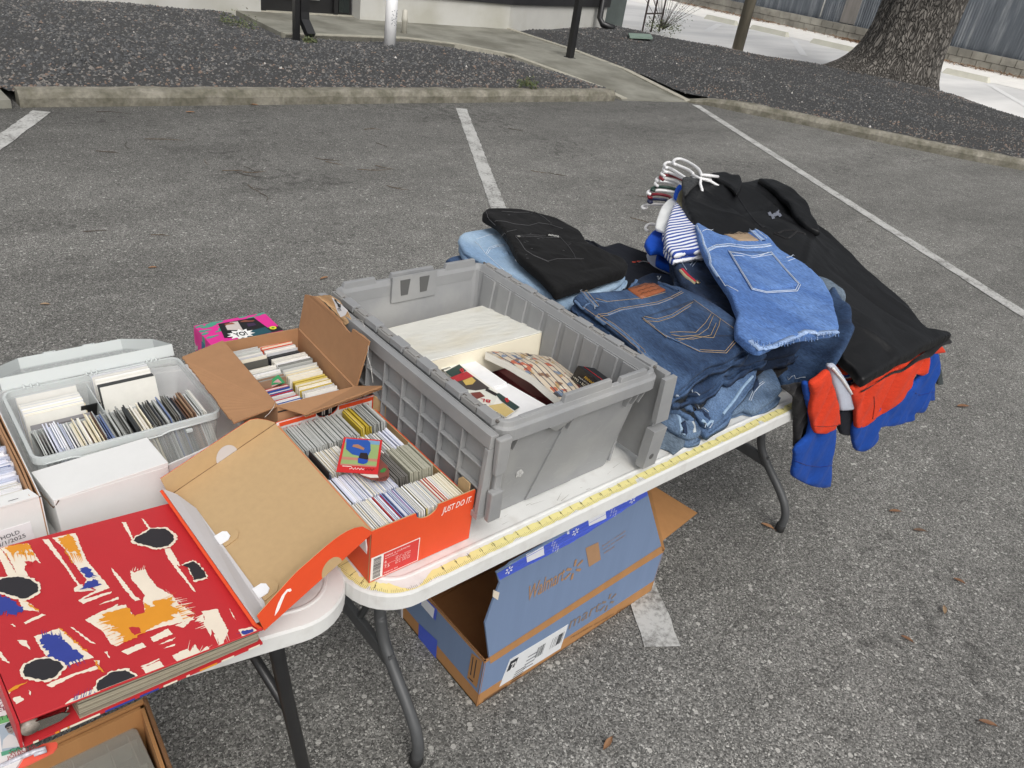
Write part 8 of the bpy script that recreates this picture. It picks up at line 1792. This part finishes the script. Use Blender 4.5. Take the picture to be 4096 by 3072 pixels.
pj = Pad([(1482, 392, .278), (1492, 376, .282), (1512, 374, .284), (1532, 384, .284), (1548, 368, .288), (1572, 374, .288), (1600, 388, .286), (1640, 382, .284), (1680, 388, .282), (1712, 406, .280), (1738, 430, .262), (1758, 472, .235), (1790, 500, .215), (1830, 534, .198), (1880, 580, .172), (1930, 622, .145), (1965, 655, .125), (1985, 682, .112), (2005, 705, .098), (2042, 718, .078), (2052, 730, .070), (2015, 752, .060), (1960, 786, .048), (1905, 816, .040), (1858, 840, .034), (1836, 800, .060), (1815, 770, .080), (1790, 700, .120), (1740, 640, .165), (1650, 560, .195), (1560, 530, .205), (1512, 500, .225), (1488, 450, .255), (1478, 420, .270)],
        thick=.030, r=.008, wr=.0065, ws=4, seed=90, step=.0085, fold=jfold, eps=.0035, ctrl=[(1600, 450, .272), (1700, 470, .266), (1760, 580, .226), (1820, 640, .165), (1880, 690, .130), (1620, 500, .222), (1860, 740, .112), (1930, 730, .095)])
T = garment('black_jacket', 'long black zip jacket with small grey chest emblem lying over the whole hanger stack', 'jacket', [('body', pj, M_jkt)], True)
psl = Pad([(1640, 384, .292), (1672, 386, .291), (1708, 402, .288), (1738, 428, .276), (1760, 470, .250), (1772, 500, .236), (1752, 492, .240), (1730, 470, .256), (1700, 430, .276), (1668, 402, .288)], thick=.020, r=.006, wr=.002, seed=95, step=.007)
mb = MB(); psl.mesh(mb, M_jkt); mb.build('sleeve', T)
pj.cv = cvG; mb = MB(); M_zip = mat('dark_zip', (.03, .03, .035), .35)
pj.line(mb, [(1110, 430), (1180, 480), (1240, 545)], M_zip, .0022, off=.001); pj.line(mb, [(1240, 560), (1330, 700), (1430, 830), (1540, 930)], M_zip, .0010, off=.0008); mb.build('zip', T)
mb = MB(); M_em = flat(116, 120, 132)
def emb(c_, wd):
    P = []
    for i, (x, y) in enumerate(c_): P.append((x, y, wd[i]))
    vs = []
    for i, (x, y, w_) in enumerate(P):
        a, b_ = P[max(0, i-1)], P[min(len(P)-1, i+1)]; tx, ty = b_[0]-a[0], b_[1]-a[1]; l_ = math.hypot(tx, ty); nx, ny = -ty/l_, tx/l_; vs += [pj.pt(x+nx*w_, y+ny*w_, .0016), pj.pt(x-nx*w_, y-ny*w_, .0016)]
    F_ = [(2*i, 2*i+1, 2*i+3, 2*i+2) for i in range(len(P)-1)]
    f = F_[len(F_)//2]; cr_ = (vs[f[1]]-vs[f[0]]).cross(vs[f[3]]-vs[f[0]])
    if cr_.z < 0: F_ = [tuple(reversed(q)) for q in F_]
    mb.add(vs, F_, M_em)
emb([(1590, 748), (1604, 772), (1630, 786), (1660, 786), (1684, 768), (1682, 736)], [16, 18, 10, 10, 18, 16]); emb([(1640, 822), (1632, 792), (1646, 768), (1676, 762), (1704, 772), (1722, 794)], [16, 18, 10, 10, 18, 16])
mb.build('emblem', T)
pc2 = Pad([(965, 300, .296), (1030, 290, .298), (1110, 285, .299), (1180, 318, .297), (1265, 325, .294), (1298, 400, .290), (1285, 470, .286), (1240, 530, .280), (1160, 450, .284), (1080, 400, .288), (1010, 360, .292)], thick=.016, r=.006, wr=.003, seed=91, conv=cvG, step=.007)
mb = MB(); pc2.mesh(mb, M_jkt); mb.build('collar', T)
mb = MB(); pc3 = Pad([(640, 350, .285), (700, 340, .288), (790, 355, .288), (850, 375, .286), (760, 430, .284), (700, 500, .280), (660, 520, .278), (638, 430, .282)], thick=.02, r=.009, wr=.004, ws=30, seed=92, conv=cvG, step=.006); pc3.mesh(mb, cloth_mat('dark_knit', srgb(44, 46, 48), bump=.8, bs=200)); 
o = thing('knit_top', 'dark ribbed knit neck tucked under the black jacket collar', 'top', pc3.P3(pc3.B[0].x, pc3.B[0].y, .27)); mb.build('neck', o)
mb = MB(); pj.line(mb, [(1640, 1000), (1750, 950), (1850, 940), (1900, 955), (1990, 985)], M_blk2, .003, off=.0); pj.line(mb, [(1650, 1000), (1770, 1060), (1850, 1000), (1905, 950)], M_blk2, .0024, off=.0); mb.build('pocket_flap', T)
ph = Pad([(1640, 690, .075), (1700, 640, .09), (1770, 570, .075), (1500, 700, .06)], thick=.01) if False else None
pj2 = Pad([(1870, 836, .026), (1930, 800, .030), (1990, 765, .040), (2020, 730, .060), (2020, 712, .09), (2046, 722, .070), (2056, 742, .050), (2010, 772, .030), (1950, 800, .020), (1862, 846, .012)], thick=.010, r=.004, wr=.001, seed=93, step=.009)
garment('black_shirt', 'second black hem showing just beneath the black jacket hem', 'shirt', [('hem', pj2, M_blk2)])
# hangers
HK = [([(845, 330), (810, 265), (720, 200), (630, 160), (570, 155), (534, 182), (552, 218)], 'w', .300), ([(750, 312), (700, 275), (600, 232), (520, 200), (465, 195), (434, 222), (462, 256)], 'w', .288), ([(680, 372), (600, 318), (520, 268), (462, 246), (425, 262), (438, 292), (466, 300)], 'w', .277), ([(660, 378), (560, 332), (480, 302), (425, 300), (403, 322), (440, 346)], 'w', .266),
      ([(640, 388), (540, 348), (460, 334), (400, 340), (390, 365), (425, 386)], 'm', .256), ([(645, 452), (560, 402), (450, 370), (375, 364), (346, 384), (376, 402)], 'w', .246), ([(640, 468), (540, 426), (430, 404), (362, 404), (332, 430), (364, 456)], 'w', .236), ([(600, 500), (480, 470), (380, 464), (315, 474), (296, 494), (330, 503)], 'g', .226),
      ([(570, 532), (440, 506), (330, 500), (268, 510), (250, 534), (286, 546)], 'w', .216), ([(490, 568), (380, 545), (300, 548), (260, 560), (266, 580), (296, 583)], 'm', .206), ([(450, 606), (350, 598), (282, 602), (256, 618), (274, 636), (297, 632)], 'n', .196), ([(430, 660), (320, 656), (232, 664), (190, 684), (208, 702), (240, 694)], 'w', .170), ([(340, 884), (282, 874), (238, 894), (226, 930), (258, 956)], 'w', .110)]
HM = {'w': M_hang, 'm': mat('maroon_hanger_plastic', srgb(122, 28, 40), .35), 'g': mat('green_hanger_plastic', srgb(28, 58, 48), .35), 'n': mat('navy_hanger_plastic', srgb(30, 38, 70), .35)}
HL = ['white hanger hook standing highest at the top of the stack', 'white hanger hook, second from the top of the stack', 'white hanger hook, third from the top of the stack', 'white hanger hook directly above the upper maroon hook', 'maroon hanger hook, upper one among the white hooks', 'white hanger hook directly below the upper maroon hook', 'white hanger hook directly above the dark green hook', 'dark green hanger hook in the fan of hooks', 'white hanger hook between the green and lower maroon hooks', 'maroon hanger hook, lower one near the navy hook', 'dark navy hanger hook in the fan of hooks', 'white hanger hook by itself below the navy one', 'white hanger hook lowest of all, beside the blue sleeve']
for i, (P, cl, z) in enumerate(HK):
    pts = [at(*cvG(*p), H+z-(.006*(j/len(P)))) for j, p in enumerate(P)]
    S_ = []
    for a in range(len(pts)-1):
        p0_, p1_, p2_, p3_ = pts[max(0, a-1)], pts[a], pts[a+1], pts[min(len(pts)-1, a+2)]
        for q in range(5): t = q/5; S_.append(.5*((2*p1_)+(-p0_+p2_)*t+(2*p0_-5*p1_+4*p2_-p3_)*t*t+(-p0_+3*p1_-3*p2_+p3_)*t*t*t))
    S_.append(pts[-1]); d = (pts[0]-pts[1]).normalized(); n0 = pts[0]+d*.03+V((0, -.01, -.030)) if i else pts[0]+d*.004
    T = thing('clothes_hanger', HL[i], 'hanger', n0, 'hangers fanned out at the back of the clothes stack'); mb = MB(); mb.tube([n0]+S_, .0048, HM[cl], 8); mb.build('hook', T)
    mb = MB(); q = n0+V((0, 0, -.012)); sx = V((1, .12, 0)); w_ = .12
    mb.tube([q+sx*w_+V((.0, -.10, -.05)), q+sx*.03+V((0, -.02, -.004)), q, q-sx*.03+V((0, -.02, -.004)), q-sx*w_*.3+V((0, -.06, -.05))], .0045, HM[cl], 6); mb.build('shoulder_bar', T)
mb = MB(); mb.tube([at(*cvG(845, 330), H+.298), at(*cvG(930, 338), H+.298), at(*cvG(1030, 352), H+.294)], .0048, M_hang, 8); mb.tube([at(*cvG(740, 330), H+.290), at(*cvG(850, 375), H+.290), at(*cvG(950, 392), H+.286)], .0048, M_hang, 8)
mb.build('shoulder_bar', bpy.data.objects['clothes_hanger'])
# ================================================================ LEAVES AND TWIGS ON THE ASPHALT
LV = [(610, 1073, .5, 1, 'orange brown leaf on the asphalt left of the carton display box'), (1296, 1115, .9, 1, 'orange leaf on the asphalt behind the tote corner'), (3850, 1627, .2, 0, 'brown leaf at the right beyond the blue sweatshirt'), (3578, 2048, .1, 0, 'thin brown leaf right of the table leg'), (3676, 2125, 0, 2, 'tiny dark leaf right of the table leg'), (3835, 2327, -.6, 0, 'curled brown leaf on the asphalt, right side'), (3775, 2443, 1.2, 3, 'small tan leaf on the asphalt, right side'), (3626, 2559, -.6, 0, 'dark brown curled leaf on the asphalt, lower right'), (3948, 2896, -.3, 0, 'long brown leaf on the asphalt near the bottom right corner'), (2430, 2978, 1.0, 1, 'orange brown leaf on the asphalt at the bottom'), (3069, 2108, -.55, 1, 'long rusty leaf touching the rear table leg foot'), (1016, 420, .1, 1, 'orange leaf lying against the left kerb'), (760, 450, .6, 1, 'small orange leaf near the left kerb'), (3350, 525, .2, 1, 'orange leaf at the foot of the right kerb'), (180, 1220, .3, 3, 'pale leaf on the asphalt at the left edge'), (3600, 1280, .3, 3, 'small pale leaf near the long white line')]
for x, y, a, mi, lb in LV:
    c = atF(x, y, .004); far_ = (c-CAM).length; s = .019 if far_ < 4 else .030; s *= rnd.uniform(.85, 1.2); d = RX*math.cos(a)+V((RX.y, -RX.x, 0))*0+V((fwd.x, fwd.y, 0)).normalized()*math.sin(a); d.z = 0; d.normalize(); q = V((-d.y, d.x, 0)); mb = MB()
    N6 = 7; L1_, R1_, M1_ = [], [], []
    for i in range(N6):
        t = i/(N6-1); w_ = s*.30*math.sin(math.pi*t)**.8+.0006; zc = .003+.003*math.sin(math.pi*t*.9)*rnd.uniform(.8, 1.1)
        p = c+d*s*2*(t-.5); L1_.append(p+q*w_+V((0, 0, zc+.003))); R1_.append(p-q*w_+V((0, 0, zc+.002))); M1_.append(p+V((0, 0, zc*.5)))
    vs = L1_+M1_+R1_; fs = [(i, i+1, i+N6+1, i+N6) for i in range(N6-1)]+[(i+N6, i+N6+1, i+2*N6+1, i+2*N6) for i in range(N6-1)]
    mb.add(vs, fs, M_leaf[mi], True); mb.tube([c+d*s*.95+V((0, 0, .004)), c+d*s*1.35+V((0, 0, .003))], .0009, M_leaf[2], 4)
    tag(mb.build('fallen_leaf', loc=c), lb, 'leaf', 'fallen leaves on the asphalt')
TW = [(a_, b_, c_, d_*.72) for a_, b_, c_, d_ in [(450, 450, .4, .30), (660, 560, .3, .35), (520, 585, -.7, .25), (430, 612, 0, .2), (820, 650, -1.0, .15), (940, 690, .1, .22), (990, 700, -.2, .24), (1020, 690, .4, .22), (1000, 680, -.5, .2), (1310, 640, 0, .25), (1340, 655, -.1, .2), (1020, 755, -.5, .22), (1060, 790, -.6, .2), (1500, 680, .3, .35), (1540, 670, -.1, .2), (1590, 750, 0, .2), (2160, 690, -.1, .2), (2230, 700, -.2, .2), (2060, 522, -.3, .2), (2590, 795, -.25, .22), (2560, 890, -.6, .25), (640, 945, .1, .12), (380, 930, .2, .14), (1490, 520, .4, .2), (1530, 580, -.3, .16), (3220, 940, .1, .14), (3480, 890, .2, .1)]]
M_twig = [mat('twig_%d' % i, c, .85, var=.3) for i, c in enumerate([(.07, .05, .035), (.12, .085, .055), (.05, .04, .03)])]
for i, (x, y, a, ln_) in enumerate(TW):
    c = atF(x, y, .005); d = RX*math.cos(a)+V((fwd.x, fwd.y, 0)).normalized()*math.sin(a)*1.5; d.z = 0; d.normalize(); q = V((-d.y, d.x, 0)); mb = MB()
    k1, k2 = rnd.uniform(-.2, .2), rnd.uniform(-.25, .25)
    P = [c+d*ln_*(t-.5)+q*ln_*(k1*math.sin(t*3)+k2*t*t)+V((0, 0, .004)) for t in [j/6 for j in range(7)]]; mb.tube(P, [.002, .0024, .0022, .002, .0018, .0014, .0008], rnd.choice(M_twig), 5)
    if i % 2: mb.tube([P[2], P[2]+d*ln_*.25+q*ln_*.14, P[2]+d*ln_*.4+q*ln_*.16], .0012, M_twig[0], 4)
    tag(mb.build('fallen_twig', loc=c), 'thin brown twig or pine needle lying on the asphalt', 'twig', 'twigs scattered on the asphalt')
# stains on the asphalt: damp patches near the kerb
